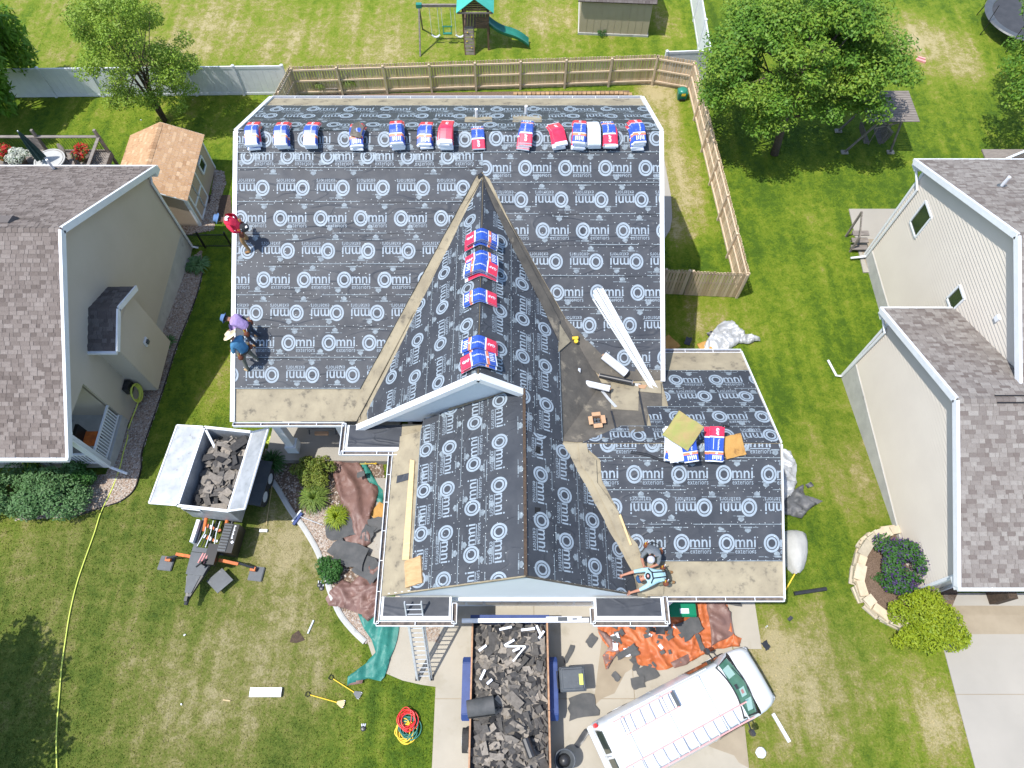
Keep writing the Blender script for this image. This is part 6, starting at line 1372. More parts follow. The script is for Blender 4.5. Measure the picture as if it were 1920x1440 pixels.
blades('bright green grass clump beside the folded black felt', 633, 972, .5, .5, 360, .013, MT['leafy'])
blades('tall green grass behind the house left of the bench', 603, 174, .4, 1.1, 140, .014, MT['blade'])
blades('tall green grass behind the house right of the bench', 660, 172, .45, 1.3, 180, .014, MT['blade'])
for k, (u, v, mm, lb) in enumerate(((8, 292, 'redf', 'red flowers in a planter at the left end of the deck'), (158, 292, 'redf', 'red geraniums in a pot at the deck corner'), (38, 300, 'whitef', 'mound of white flowers in a planter beside the umbrella'))):
    b = Z(u, v, .9); t = thing('potted_flowers', lb, 'potted plant', (b.x, b.y, dz)); MB().cyl((b.x, b.y, dz), .16, .35, 14, r2=.24).build('pot', MT['pot'], t)
    C, Rr = crown_clumps((b.x, b.y, dz + .5), (.42, .4, .25), 16, .14, 30 + k, -.2); leaves(C, Rr, 900 if k < 2 else 400, .045, MT['leafs'] if k < 2 else MT['leafg'], 'foliage', t, .5); leaves(C + np.array([[0, 0, .06]]), Rr * 1.05, 420 if k < 2 else 2200, .045 if k < 2 else .03, MT[mm], 'flower', t, .8, 1, 0, .8)['kind'] = 'stuff'
# ---------------- lawn blades: uncountable, denser detail where the camera looks ----------------
NB = 190000
u = rng.uniform(-60, 1980, NB); v = rng.uniform(-60, 1500, NB)
xr_ = (u - 960) / FPX; yr_ = (720 - v) / FPX; dY = yr_ * CT + ST; dZ_ = yr_ * ST - CT
zz = np.full(NB, -.8)
for _ in range(12):
    tt = (zz - CAMZ) / dZ_; X = xr_ * tt; Y = dY * tt; zz = .5 * zz + .5 * gzv(X, Y)
keep = np.ones(NB, bool)
for P in BEDS + [[(-2.52, -9), (7.4, -9), (7.4, 4.2), (-2.52, 4.2)], [(-9.3, 4.05), (-9.3, 22.6)][:0] or [(-3.7, 4), (8.1, 4), (8.1, 12.4), (4.9, 12.4), (4.9, 22.6), (-9.3, 22.6), (-9.3, 9.5), (-3.7, 9.5)], [(rdx(-9) + .02, -9), (25, -9), (25, 5), (rdx(5), 5)], [(LXw + .05, 9), (LXw + .05, 21), (-30, 21), (-30, 9)], [(GXw, 4.8), (GXw, 14.1), (HXw, 14.1), (HXw, 20.5), (30, 20.5), (30, 4.8)]]:
    keep &= ~inpoly(X, Y, P)
X, Y, zz = X[keep], Y[keep], gzv(X[keep], Y[keep]); n = len(X)
dr_ = dryf(X, Y); h = rng.uniform(.022, .062, n) * np.clip(1.25 - dr_ * .9, .5, 1.2); a = rng.uniform(0, 6.283, n); w_ = rng.uniform(.012, .026, n); ln = rng.uniform(0, .07, n); b2 = rng.uniform(0, 6.283, n)
V = np.stack([np.stack([X - np.cos(a) * w_, Y - np.sin(a) * w_, zz], 1), np.stack([X + np.cos(a) * w_, Y + np.sin(a) * w_, zz], 1), np.stack([X + np.cos(b2) * ln, Y + np.sin(b2) * ln, zz + h], 1)], 1).reshape(-1, 3)
o = raw_mesh('grass', V, np.arange(n * 3).reshape(n, 3), rng.random(n), MT['lawnb'], extra={'dry': np.repeat(dr_, 3), 'lush': np.repeat(lushf(X, Y), 3)}); tag(o, 'mown grass of the lawns around the houses, green with dry patches', 'grass', kind='stuff')
# ======================= shingle bundles =======================
def bundle(k, style, L=1.06, W=.43, T=.075, nseg=12):
    """wrapped shingle bundle lying along local y, sagging over a ridge of slope k; style: std, red, white"""
    t = thing('shingle_bundle', 'wrapped shingle bundle', 'shingle bundle', (0, 0, 0)); mb = MB()
    f = lambda y: -k * (math.sqrt(y * y + .07 ** 2) - .07)
    zones = {'std': ((0, .27, 2), (.27, .31, 4), (.31, .70, 1), (.70, .72, 4), (.72, .79, 3), (.79, .97, 1), (.97, 1, 4)), 'red': ((0, .05, 4), (.05, .9, 2), (.9, 1, 4)), 'white': ((0, 1, 4),)}[style]
    ys = sorted(set([-L / 2 + L * i / nseg for i in range(nseg + 1)] + [-L / 2 + L * z[0] for z in zones] + [L / 2])); R = random.Random(int(k * 100) + len(style))
    for a, b in zip(ys[:-1], ys[1:]):
        m_ = [z[2] for z in zones if z[0] - 1e-6 <= ((a + b) / 2 + L / 2) / L <= z[1] + 1e-6][0]
        r = W / 2; P = []
        for y in (a, b):
            z = f(y); e = 1 - .12 * (abs(y) / (L / 2)) ** 8; P.append([Vector((-r, y, z)), Vector((-r - .008, y, z + T * .5)), Vector((-r + .02, y, z + T * .97 * e)), Vector((0, y, z + T * 1.04 * e)), Vector((r - .02, y, z + T * .97 * e)), Vector((r + .008, y, z + T * .5)), Vector((r, y, z))])
        for i in range(6): mb.add([P[0][i], P[1][i], P[1][i + 1], P[0][i + 1]], [(0, 1, 2, 3)], m_ if i in (1, 2, 3, 4) else 4)
        mb.add([P[0][0], P[0][6], P[1][6], P[1][0]], [(0, 1, 2, 3)], 4)
        if a == ys[0]: mb.add(P[0], [tuple(range(7))], 4)
        if b == ys[-1]: mb.add(P[1], [tuple(range(6, -1, -1))], 4)
    mb.build('wrapper', [MT['black'], MT['bl_blue'], MT['bl_red'], MT['bl_or'], MT['bl_wh']], t)
    if style != 'white':
        tx = MB(); zt = lambda y: f(y) + T * 1.06 + .004
        def put(tm, cx_, cy, rotq, sc):
            v, fc = tm; w = max(p[0] for p in v); h = max(p[1] for p in v); P = []
            for x, y in v:
                x, y = (x - w / 2) * sc, (y - h / 2) * sc
                if rotq: x, y = -y, x
                P.append(Vector((cx_ + x, cy + y, zt(cy + y))))
            tx.add(P, [tuple(q) for q in fc])
        if style == 'std': put(T_GAF, 0, -L / 2 + L * .135, True, 1.1); put(T_TIM, -.05, -L / 2 + L * .5, True, .95)
        else: put(T_GAF, 0, -L * .2, True, 1.2)
        if style == 'std':
            for j in range(5): tx.add([Vector((x_, y_, zt(y_))) for x_, y_ in ((-.15 + j * .06, L * .31), (-.12 + j * .06, L * .31), (-.12 + j * .06, L * (.44 - .02 * (j % 2))), (-.15 + j * .06, L * (.44 - .02 * (j % 2))))], [(0, 1, 2, 3)])
            tx.add([Vector((x_, y_, zt(y_))) for x_, y_ in ((.1, -.18), (.115, -.18), (.115, .16), (.1, .16))], [(0, 1, 2, 3)])
            q = L * .255; tx.add([Vector((x_, y_, zt(y_) + .001)) for x_, y_ in ((-.04, q), (0, q - .04), (.04, q), (0, q + .04))], [(0, 1, 2, 3)])
        tx.build('lettering', MT['bl_wh'], t)
    return t
protos = {}
def put_bundle(k, style, loc, Rm, label, group):
    key = (k, style); t = bundle(k, style) if key not in protos else copy_tree(protos[key]); protos.setdefault(key, t)
    place(t, loc, Rm); t['label'] = label; t['group'] = group; return t
ORD = ['first', 'second', 'third', 'fourth', 'fifth', 'sixth', 'seventh', 'eighth', 'ninth', 'tenth', 'eleventh', 'twelfth', 'thirteenth', 'last']
Rb = random.Random(4)
stk = [(479, 4, 0, 'std', .12), (531, 4, 0, 'std', .05), (587, 4, 0, 'std', -.02), (671, 3, 0, 'std', .03), (747, 5, 0, 'std', .1), (798, 3, 0, 'std', 0), (838, 5, 0, 'red', -.03), (898, 1, 1, 'std', 0), (986, 4, 1, 'std', -.08), (1043, 3, 0, 'red', .22), (1085, 5, 0, 'std', -.04), (1111, 4, 0, 'white', -.02), (1141, 4, 1, 'std', .02), (1191, 5, 0, 'std', .06)]
for i, (u, n, fl, sty, rz) in enumerate(stk):
    for j in range(n):
        top = j == n - 1; s_ = sty if (top or sty != 'white') else 'white'
        if not top and sty == 'std' and Rb.random() < .2: s_ = 'red'
        p = atY(u, 252, HYR - .1); X = p.x; jit = 0 if top and False else Rb.uniform(-.04, .04)
        Rm = rot('Z', math.degrees(rz) + Rb.uniform(-4, 4) + (180 if not fl else 0))
        lab = ('top bundle of the %s stack from the left on the main ridge' % ORD[i]) if n > 1 else 'lone bundle, red end down, eighth from the left on the main ridge'
        if not top: lab = 'bundle lower down in the %s ridge stack from the left' % ORD[i]
        elif sty == 'white': lab = 'plain white wrapped bundle topping a stack on the main ridge'
        elif sty == 'red': lab = 'red wrapped bundle atop the %s stack from the left on the ridge' % ORD[i]
        put_bundle(.49, s_, (X + jit, HYR - .14 + Rb.uniform(-.05, .05) - .012 * j, HZR + .055 + j * .079), Rm, lab, 'shingle bundles stacked over the main ridge')
p = atY(669, 236, HYR); o = MB().prism([Vector((p.x + a, HYR - .1 + b, HZR + .33 - .45 * abs(b) * .5)) for a, b in ((-.2, -.35), (.18, -.45), (.26, 0), (.05, .3), (-.15, .1))], (0, 0, .01)).build('felt_scrap', MT['oldfelt']); tag(o, 'dark felt offcut on top of the fourth ridge stack', 'felt scrap')
gst = [(905, 445, 4, 0, 0), (902, 484, 3, 0, 4), (901, 503, 5, 1, -3), (902, 553, 2, 1, 2), (902, 642, 2, 1, -2), (898, 672, 4, 0, 5)]
GN = ['northernmost', 'second', 'third', 'fourth', 'fifth', 'front most']
for i, (u, v, n, fl, rz) in enumerate(gst):
    Yc = Z(u, v, RZ).y
    for j in range(n):
        lab = 'bundle draped over the centre gable ridge, top of its %s pile' % GN[i] if j == n - 1 else 'bundle beneath others in the %s pile of the centre gable ridge' % GN[i]
        put_bundle(.80, 'std' if Rb.random() < .85 or j == n - 1 else 'red', (RX + Rb.uniform(-.03, .03), Yc - .1 + Rb.uniform(-.04, .04), RZ + .06 + j * .088), rot('Z', rz + Rb.uniform(-5, 5) + (-90 if not fl else 90)), lab, 'shingle bundles draped over the centre gable ridge')
# two piles on the wing ridge
def on(P, u, v, h=0): return P.hit(u, v, h)
def planeR(P, az):                                        # lie on a slope, local y turned by az in the slope
    M = Matrix((P.S, P.T if P.S.cross(P.T).dot(P.N) > 0 else -P.T, P.N)).transposed(); return M @ rot('Z', az)
for j in range(8):
    top = j == 7; c_ = on(P_wf, 1262 + Rb.uniform(-7, 7) + (16 if j % 3 == 1 else 0), 838) + P_wf.N * (.05 + j * .078) + P_wf.T * .1
    put_bundle(.0, 'std' if j % 2 else 'white', c_, planeR(P_wf, Rb.uniform(-14, 14) + (180 if j % 2 else 0)), 'bundle lowest to middle in the slumped pile under the mossy pad' if not top else 'uppermost bundle of the slumped pile under the mossy pad', 'shingle bundles piled on the wing roof')
for j in range(5):
    c_ = on(P_wf, 1334 + Rb.uniform(-3, 3), 838) + P_wf.N * (.05 + j * .078) + P_wf.T * .1
    put_bundle(.0, 'std', c_, planeR(P_wf, 180 + Rb.uniform(-5, 5)), 'bundle lower in the neat pile beside the orange pad' if j < 4 else 'top bundle of the neat pile beside the orange pad', 'shingle bundles piled on the wing roof')
def pad(label, c, Rm, m, s=(.75, .8, .09), name='foam_pad'):
    mb = MB(); n = 6; R = random.Random(int(c[0] * 100)); t = thing(name, label, 'foam pad', tuple(c))
    for zz in (0,):
        g = [[Vector(((i / n - .5) * s[0] + R.uniform(-.01, .01), (j / n - .5) * s[1] + R.uniform(-.01, .01), s[2] * (1 - .25 * (max(abs(i / n - .5), abs(j / n - .5)) * 2) ** 6) + R.uniform(-.008, .008))) for i in range(n + 1)] for j in range(n + 1)]
        mb.grid([[Vector(c) + Rm @ p for p in r] for r in g]); e = [g[0][i] for i in range(n + 1)] + [g[j][n] for j in range(1, n + 1)] + [g[n][i] for i in range(n - 1, -1, -1)] + [g[j][0] for j in range(n - 1, 0, -1)]
        k = len(e); mb.add([Vector(c) + Rm @ p for p in e] + [Vector(c) + Rm @ Vector((p.x, p.y, 0)) for p in e], [(i, i + k, (i + 1) % k + k, (i + 1) % k) for i in range(k)] + [tuple(range(2 * k - 1, k - 1, -1))])
    mb.build('foam', m, t); return t
pad('mossy green square foam pad lying on the slumped shingle pile', on(P_wf, 1270, 822) + P_wf.N * .72 + P_wf.T * .25, planeR(P_wf, -33) @ rot('X', 6), MT['foamg'], (.88, .88, .1))
pad('orange brown square foam pad on the wing roof beside the neat pile', on(P_wf, 1373, 836) + P_wf.N * .05, planeR(P_wf, 14), MT['foamo'], (.62, .68, .12))
pad('clean tan foam pad near the front left eave of the garage roof', on(P_ll, 779, 1073) + P_ll.N * .03, planeR(P_ll, 8), MT['ply'], (.82, .62, .12))
pad('round cornered orange pad on the grass before the silver tarp', G(1326, 652), rot('Z', 20), MT['foamo'], (.72, .6, .1))
pad('orange pad half hidden behind the right edge of main roof', G(1253, 648), rot('Z', 40), MT['foamo'], (.75, .75, .1))
pad('small orange pad resting against brown tarp by the walkway', G(715, 962), rot('Z', 60), MT['foamo'], (.6, .6, .1))
MB  # long metal drip edges
DO = [2, 3, 4, 5, 6, 0, 1]; ends = [((1113, 545), (1232, 746)), ((1116, 543), (1230, 734)), ((1120, 541), (1229, 728)), ((1125, 541), (1232, 730)), ((1129, 541), (1234, 733)), ((1111, 560), (1228, 741)), ((1112, 552), (1236, 750))]
for i, (a, b) in enumerate(ends):
    A = P_main.hit(*a, .08 + .025 * i); B_ = P_main.hit(*b, .1 + .02 * i); t = thing('drip_edge', 'long white drip edge, %s from the left in the loose bunch on the roof' % ORD[DO[i]], 'metal trim', tuple(A), 'drip edges lying on the roof')
    MB().beam(A, B_, .038, .012, up=P_main.N).beam(A + P_main.S * .03 + P_main.N * .02, B_ + P_main.S * .03 + P_main.N * .02, .012, .04, up=P_main.N).build('strip', MT['vang'] if i % 2 else MT['whitem'], t)
def roll(label, a, b, P, r, m, end, name='felt_roll', up_=0):
    A = P.hit(*a, r + .04 + up_); B_ = P.hit(*b, r + .04 + up_); t = thing(name, label, 'roll', tuple(A)); MB().tube([A, B_], r, 16, caps=False).build('sheet', m, t, True)
    d = (B_ - A).normalized(); MB().tube([A - d * .004, A + d * .01], r * .98, 16).tube([B_ - d * .01, B_ + d * .004], r * .98, 16).build('end_face', end, t)
    MB().tube([A - d * .03, B_ + d * .03], r * .35, 10).build('core', MT['card'], t); return t
roll('thick white roll on the flat brown felt nearest the drip edges', (1131, 666), (1174, 700), P_main, .15, MT['white'], MT['black'])
roll('slender white roll above the cardboard box', (1091, 717), (1144, 729), P_wb, .11, MT['white'], MT['black'], up_=.12)
roll('black underlayment roll lying between the two white rolls', (1124, 704), (1186, 717), P_wb, .08, MT['black'], MT['white'], up_=.14)
o = MB().beam(P_wb.hit(1129, 733, .05), P_wb.hit(1143, 750, .06), .1, .01, up=P_wb.N).beam(P_wb.hit(1143, 750, .06), P_wb.hit(1155, 763, .04), .1, .01, up=P_wb.N).build('flashing_strip', MT['alu']); tag(o, 'short bent metal flashing strip beside the cardboard box', 'flashing')
# open cardboard box of nails
bc = P_wb.hit(1118, 793, .0); t = thing('cardboard_box', 'open cardboard box of nail coils on the brown felt', 'box', tuple(bc)); M0 = rot('Z', 6)
def bxp(x, y, z): return bc + M0 @ V3(x, y, z)
for (x0, y0, x1, y1) in ((-.14, -.14, .14, -.14), (.14, -.14, .14, .14), (.14, .14, -.14, .14), (-.14, .14, -.14, -.14)):
    MB().prism([bxp(x0, y0, 0), bxp(x1, y1, 0), bxp(x1, y1, .26), bxp(x0, y0, .26)], (0, 0, 0) if False else ((bxp(0, 0, 0) - bxp((x0 + x1) / 2, (y0 + y1) / 2, 0)) * .04)).build('side', MT['card'], t)
    n_ = V3((x0 + x1), (y0 + y1), 0).normalized(); MB().prism([bxp(x0, y0, .26), bxp(x1, y1, .26), bxp(x1 + n_.x * .13, y1 + n_.y * .13, .24), bxp(x0 + n_.x * .13, y0 + n_.y * .13, .24)], (0, 0, .006)).build('flap', MT['card'], t)
for k in range(4): MB().cyl(bxp(-.06 + .12 * (k % 2), -.06 + .12 * (k // 2), .06), .055, .08, 10).build('nail_coil', MT['steel'], t)
# yellow nail gun
ng = P_r.hit(1078, 637, .02); t = thing('nail_gun', 'yellow and black pneumatic nail gun on the upper right roof valley', 'nail gun', tuple(ng))
MB().tube([ng + V3(-.1, 0, .1), ng + V3(.1, .02, .1)], .055, 10).build('body', MT['yel'], t); MB().cyl(ng + V3(.03, -.1, .03), .07, .06, 12).build('magazine', MT['yel'], t); MB().beam(ng + V3(.05, 0, .1), ng + V3(.12, .08, .05), .04, .05).build('grip', MT['black'], t); MB().tube([ng + V3(-.1, 0, .1), ng + V3(-.15, -.0, .06)], .02, 8).build('nose', MT['steel'], t)
for u, v, P, m, s, lb in ((1086, 694, P_r, 'white', .08, 'tiny white scrap on the dark felt left of the slender roll'), (1205, 725, P_wb, 'card', .16, 'torn cardboard wrapper beneath the drip edges'), (1196, 722, P_wb, 'white', .1, 'white paper scrap beside the torn cardboard')):
    c_ = P.hit(u, v, .06); o = MB().prism([c_ + P.S * a + P.T * b for a, b in ((-s, -s * .5), (s, -s * .7), (s * .8, s * .5), (-s * .4, s * .7))], P.N * .012).build('paper_scrap', MT[m]); tag(o, lb, 'scrap')
for a, b in (((1047, 700), (1060, 706)), ((1050, 752), (1065, 766)), ((1198, 734), (1211, 800)), ((1146, 770), (1158, 815))):
    MB().beam(P_wb.hit(*a, .05), P_wb.hit(*b, .05), .06, .008, up=P_wb.N).build('felt_fold', MT['black'], house)
MB().beam(P_wf.hit(1162, 965, .1), P_wf.hit(1183, 1022, .1), .07, .03, up=P_wf.N).build('valley_board', MT['wood_t'], house)
# crumpled black plastic under the wing piles
o = MB().tube(smooth_path([on(P_wf, u, v, .05) for u, v in ((1182, 848), (1210, 852), (1232, 860), (1262, 868), (1290, 866), (1320, 868), (1352, 862))]), .045, 6).build('plastic_sheet', MT['black']); tag(o, 'rumpled black plastic strip under the wing shingle piles', 'plastic sheet')
# wood edge running along the lower roofs: loose plywood splinters near the returns
for P, q in ((P_main, [(752, 793), (770, 797), (750, 801), (740, 798)]),):
    pass
# ======================= ladder at the eave =======================
def ladder(name, label, A, B_, wd, n, mr, mg, rr=.03, group=None, nrm=(0, -1, 0), sec=None):
    A, B_ = Vector(A), Vector(B_); d = (B_ - A).normalized(); s = d.cross(Vector(nrm)).normalized(); t = thing(name, label, 'ladder', tuple(A), group)
    for k in (-1, 1): MB().beam(A + s * k * wd / 2, B_ + s * k * wd / 2, rr, rr * 2.6, up=tuple(Vector(nrm))).build('rail', mr, t)
    L_ = (B_ - A).length
    for i in range(n): p = A + d * (L_ * (i + .5) / n); MB().tube([p - s * wd / 2, p + s * wd / 2], .017, 6).build('rung', mg, t)
    if sec:
        nn = Vector(nrm)
        for k in (-1, 1): MB().beam(A + s * k * (wd / 2 - .05) + nn * .07, A + d * L_ * sec + s * k * (wd / 2 - .05) + nn * .07, rr, rr * 2.2, up=tuple(nn)).build('rail', mr, t)
        for k in (-1, 1): MB().box(A + s * k * wd / 2, (.09, .16, .05)).build('foot', MT['rubber'], t)
    return t
La = (G(778, 1272) + G(814, 1271)) / 2; Lb = (Z(753, 1128, 3.35) + Z(795, 1130, 3.35)) / 2
ladder('extension_ladder', 'silver extension ladder leaning on the front left eave', La + V3(0, 0, .05), Lb, .5, 17, MT['alu'], MT['alu'], .035, sec=.75, nrm=(0, -.85, .5))
from mathutils import noise as mn
# ======================= tarps and felt heaps =======================
def tarp_sheet(name, pxpoly, m, label, cat='tarp', amp=.12, base=.02, cell=.075, seed=0, sc=1.9, edge=True, dir=None):
    P = [G(u, v) for u, v in pxpoly]; P2 = [(p.x, p.y) for p in P]
    # ragged edge
    R = random.Random(seed); Q = []
    for i in range(len(P2)):
        a, b = Vector(P2[i]), Vector(P2[(i + 1) % len(P2)]); n = max(1, int((b - a).length / .25)); nn = Vector((-(b - a).y, (b - a).x)).normalized()
        for j in range(n): q = a.lerp(b, j / n) + nn * (R.uniform(-.035, .035) if edge else 0); Q.append((q.x, q.y))
    bm = bmesh.new(); bm.faces.new([bm.verts.new((x, y, 0)) for x, y in Q]); bmesh.ops.triangulate(bm, faces=bm.faces[:])
    y0, y1 = min(q[1] for q in Q), max(q[1] for q in Q); x0, x1 = min(q[0] for q in Q), max(q[0] for q in Q); k = y0 + cell * .4
    while k < y1: bmesh.ops.bisect_plane(bm, geom=bm.verts[:] + bm.edges[:] + bm.faces[:], plane_co=(0, k, 0), plane_no=(0, 1, 0)); k += cell
    k = x0 + cell * .4
    while k < x1: bmesh.ops.bisect_plane(bm, geom=bm.verts[:] + bm.edges[:] + bm.faces[:], plane_co=(k, 0, 0), plane_no=(1, 0, 0)); k += cell
    bmesh.ops.remove_doubles(bm, verts=bm.verts, dist=.004)
    bd = {v for e in bm.edges if len(e.link_faces) == 1 for v in e.verts}
    for v in bm.verts:
        x, y = v.co.x, v.co.y; q = Vector((x, y, seed * 3.1))
        if dir: q = Vector((x * dir[0] + y * dir[1], (-x * dir[1] + y * dir[0]) * .35, seed))
        w1 = mn.noise(q * sc * .5) ; q2 = q + Vector((w1, -w1, 0)) * .5
        r = 1 - abs(mn.noise(q2 * sc)) * 2.6; r2 = 1 - abs(mn.noise(q2 * sc * 1.9 + Vector((5, 3, 1)))) * 2.6; r3 = 1 - abs(mn.noise(q * sc * 3.7)) * 2.4
        h = max(-.2, r) * amp * .6 + max(-.2, r2) * amp * .34 + max(-.2, r3) * amp * .13 + w1 * amp * .5
        if v in bd: h *= .25
        v.co.z = gz(x, y) + base + max(.004, h)
    bmesh.ops.recalc_face_normals(bm, faces=bm.faces[:])
    if sum(f.normal.z for f in bm.faces) < 0: bmesh.ops.reverse_faces(bm, faces=bm.faces[:])
    for f in bm.faces: f.smooth = True
    me = bpy.data.meshes.new(name); bm.to_mesh(me); bm.free(); me.materials.append(m); o = bpy.data.objects.new(name, me); COL.objects.link(o)
    return tag(o, label, cat)
tarp_sheet('tarp', [(618, 846), (655, 842), (668, 858), (682, 882), (693, 905), (710, 912), (708, 935), (700, 955), (695, 985), (697, 1020), (668, 1035), (650, 1025), (640, 1000), (655, 985), (642, 950), (630, 915), (622, 880)], MT['t_brown'], 'crumpled brown tarp spread down the front bed below the porch', amp=.22, seed=1, dir=(.94, .2), sc=1.9, base=.06)
tarp_sheet('tarp', [(612, 1124), (622, 1108), (642, 1086), (660, 1095), (676, 1080), (700, 1060), (714, 1045), (716, 1090), (713, 1152), (692, 1165), (672, 1150), (648, 1142), (616, 1137)], MT['t_brown'], 'bunched brown tarp lying over the kerb near the walkway', amp=.3, seed=2, sc=1.8, base=.05)
tarp_sheet('tarp', [(664, 856), (684, 862), (702, 898), (720, 920), (716, 950), (702, 938), (690, 905), (678, 878)], MT['t_green'], 'narrow strip of green tarp along the edge of the brown one', amp=.14, seed=3, base=.05)
tarp_sheet('tarp', [(672, 1150), (749, 1164), (744, 1200), (733, 1235), (722, 1270), (714, 1279), (690, 1274), (654, 1286), (655, 1270), (688, 1245), (704, 1224), (697, 1200), (684, 1180)], MT['t_green'], 'green tarp trailing off the walkway onto the lawn', amp=.2, seed=4, dir=(.9, -.45), base=.07)
tarp_sheet('tarp', [(654, 1286), (655, 1270), (682, 1271), (680, 1280)], MT['t_brown'], 'brown underside corner of the green tarp on the grass', amp=.08, seed=5, base=.12)
orn = tarp_sheet('tarp', [(1118, 1166), (1240, 1158), (1262, 1128), (1345, 1110), (1362, 1130), (1372, 1190), (1388, 1197), (1385, 1214), (1342, 1216), (1300, 1240), (1265, 1250), (1235, 1257), (1195, 1247), (1190, 1228), (1155, 1222), (1136, 1256), (1130, 1230), (1142, 1215), (1120, 1187)], MT['t_orange'], 'large wrinkled orange tarp strewn with scraps beside the van', amp=.2, seed=6, sc=2.0, base=.05, cell=.065)
tarp_sheet('tarp', [(1318, 1113), (1350, 1122), (1366, 1150), (1374, 1192), (1330, 1214), (1326, 1160)], MT['t_brown'], 'brown reverse side of the orange tarp folded over at right', amp=.16, seed=7, base=.2)
tarp_sheet('tarp', [(1119, 1180), (1150, 1200), (1160, 1222), (1136, 1257), (1130, 1232), (1140, 1214)], MT['t_brown'], 'brown reverse side showing at the orange tarp left corner', amp=.12, seed=8, base=.17)
tarp_sheet('tarp', [(1255, 1243), (1290, 1225), (1300, 1232), (1285, 1250), (1262, 1254)], MT['t_brown'], 'small brown folded lip at the lower orange tarp edge', amp=.08, seed=9, base=.17)
tarp_sheet('tarp', [(1316, 655), (1330, 630), (1352, 606), (1372, 603), (1392, 624), (1424, 640), (1404, 646), (1385, 645), (1362, 660), (1345, 668)], MT['t_silver'], 'silver tarp crumpled on the grass behind the wing', amp=.3, seed=10, base=.03)
tarp_sheet('tarp', [(1455, 838), (1480, 848), (1493, 872), (1492, 905), (1480, 935), (1455, 965)], MT['t_silver'], 'silver grey tarp against the right wing eave', amp=.3, seed=11, base=.05)
tarp_sheet('tarp', [(1455, 965), (1476, 926), (1500, 912), (1507, 930), (1542, 940), (1520, 952), (1501, 974), (1480, 968)], MT['t_dark'], 'dark grey tarp bunched on the lawn right of the wing', amp=.34, seed=12, base=.05)
# grey covered bundle with a yellow strap
gc = [G(1478, 1030), G(1490, 1060)]; t = thing('covered_equipment', 'grey tarp wrapped bundle strapped beside the right wing corner', 'covered bundle', tuple(gc[0]))
mb = MB(); rows = []
for i, (u, v, w_, h_) in enumerate(((1482, 998, .3, .3), (1484, 1003, .48, .5), (1486, 1020, .52, .62), (1488, 1040, .46, .6), (1490, 1055, .36, .5), (1491, 1068, .26, .38), (1492, 1076, .12, .2))):
    c_ = G(u, v); rows.append([c_ + V3(math.cos(a) * w_ * (1 + .06 * math.sin(5 * a + i)), 0, math.sin(a) * h_ * (1 + .05 * math.sin(7 * a + i))) for a in np.linspace(0, math.pi, 15)])
mb.grid(rows); mb.build('cover', MT['t_silver'] if False else MT['found'], t, True)
MB().beam(G(1492, 1073, .3), G(1473, 1106, .15), .04, .015).build('strap', MT['yel'], t); MB().tube([G(1492, 1073, .1), G(1492, 1073, .4)], .06, 8).build('buckle', MT['black'], t)
# torn black felt sheets and scraps lying about
def scrap(label, u, v, s, az, m='steel', h=.03, name='felt_scrap', cat='felt scrap', asp=.7, seed=0, group=None, curl=.05):
    R = random.Random(seed * 7 + int(u)); c_ = G(u, v, h); n = 7; P = []
    k = 5; rows = []
    for j in range(k):
        rows.append([]);
        for i in range(k):
            x, y = (i / (k - 1) - .5) * 2 * s, (j / (k - 1) - .5) * 2 * s * asp
            if i in (0, k - 1) or j in (0, k - 1): x *= R.uniform(.75, 1.05); y *= R.uniform(.75, 1.05)
            ca, sa = math.cos(az), math.sin(az); rows[-1].append(c_ + V3(x * ca - y * sa, x * sa + y * ca, curl * math.sin(x / s * 2 + y / s) + R.uniform(0, curl * .4) + curl))
    mb = MB(); mb.grid(rows); mb.grid([[p - V3(0, 0, .01) for p in r] for r in rows][::-1]); o = mb.build(name, MT[m] if isinstance(m, str) else m, None, True); tag(o, label, cat, group); return o
MT['blackfelt'] = mat('dark_felt_scrap', (.055, .058, .06), (.085, .085, .085), 3, .75, .004, 50)
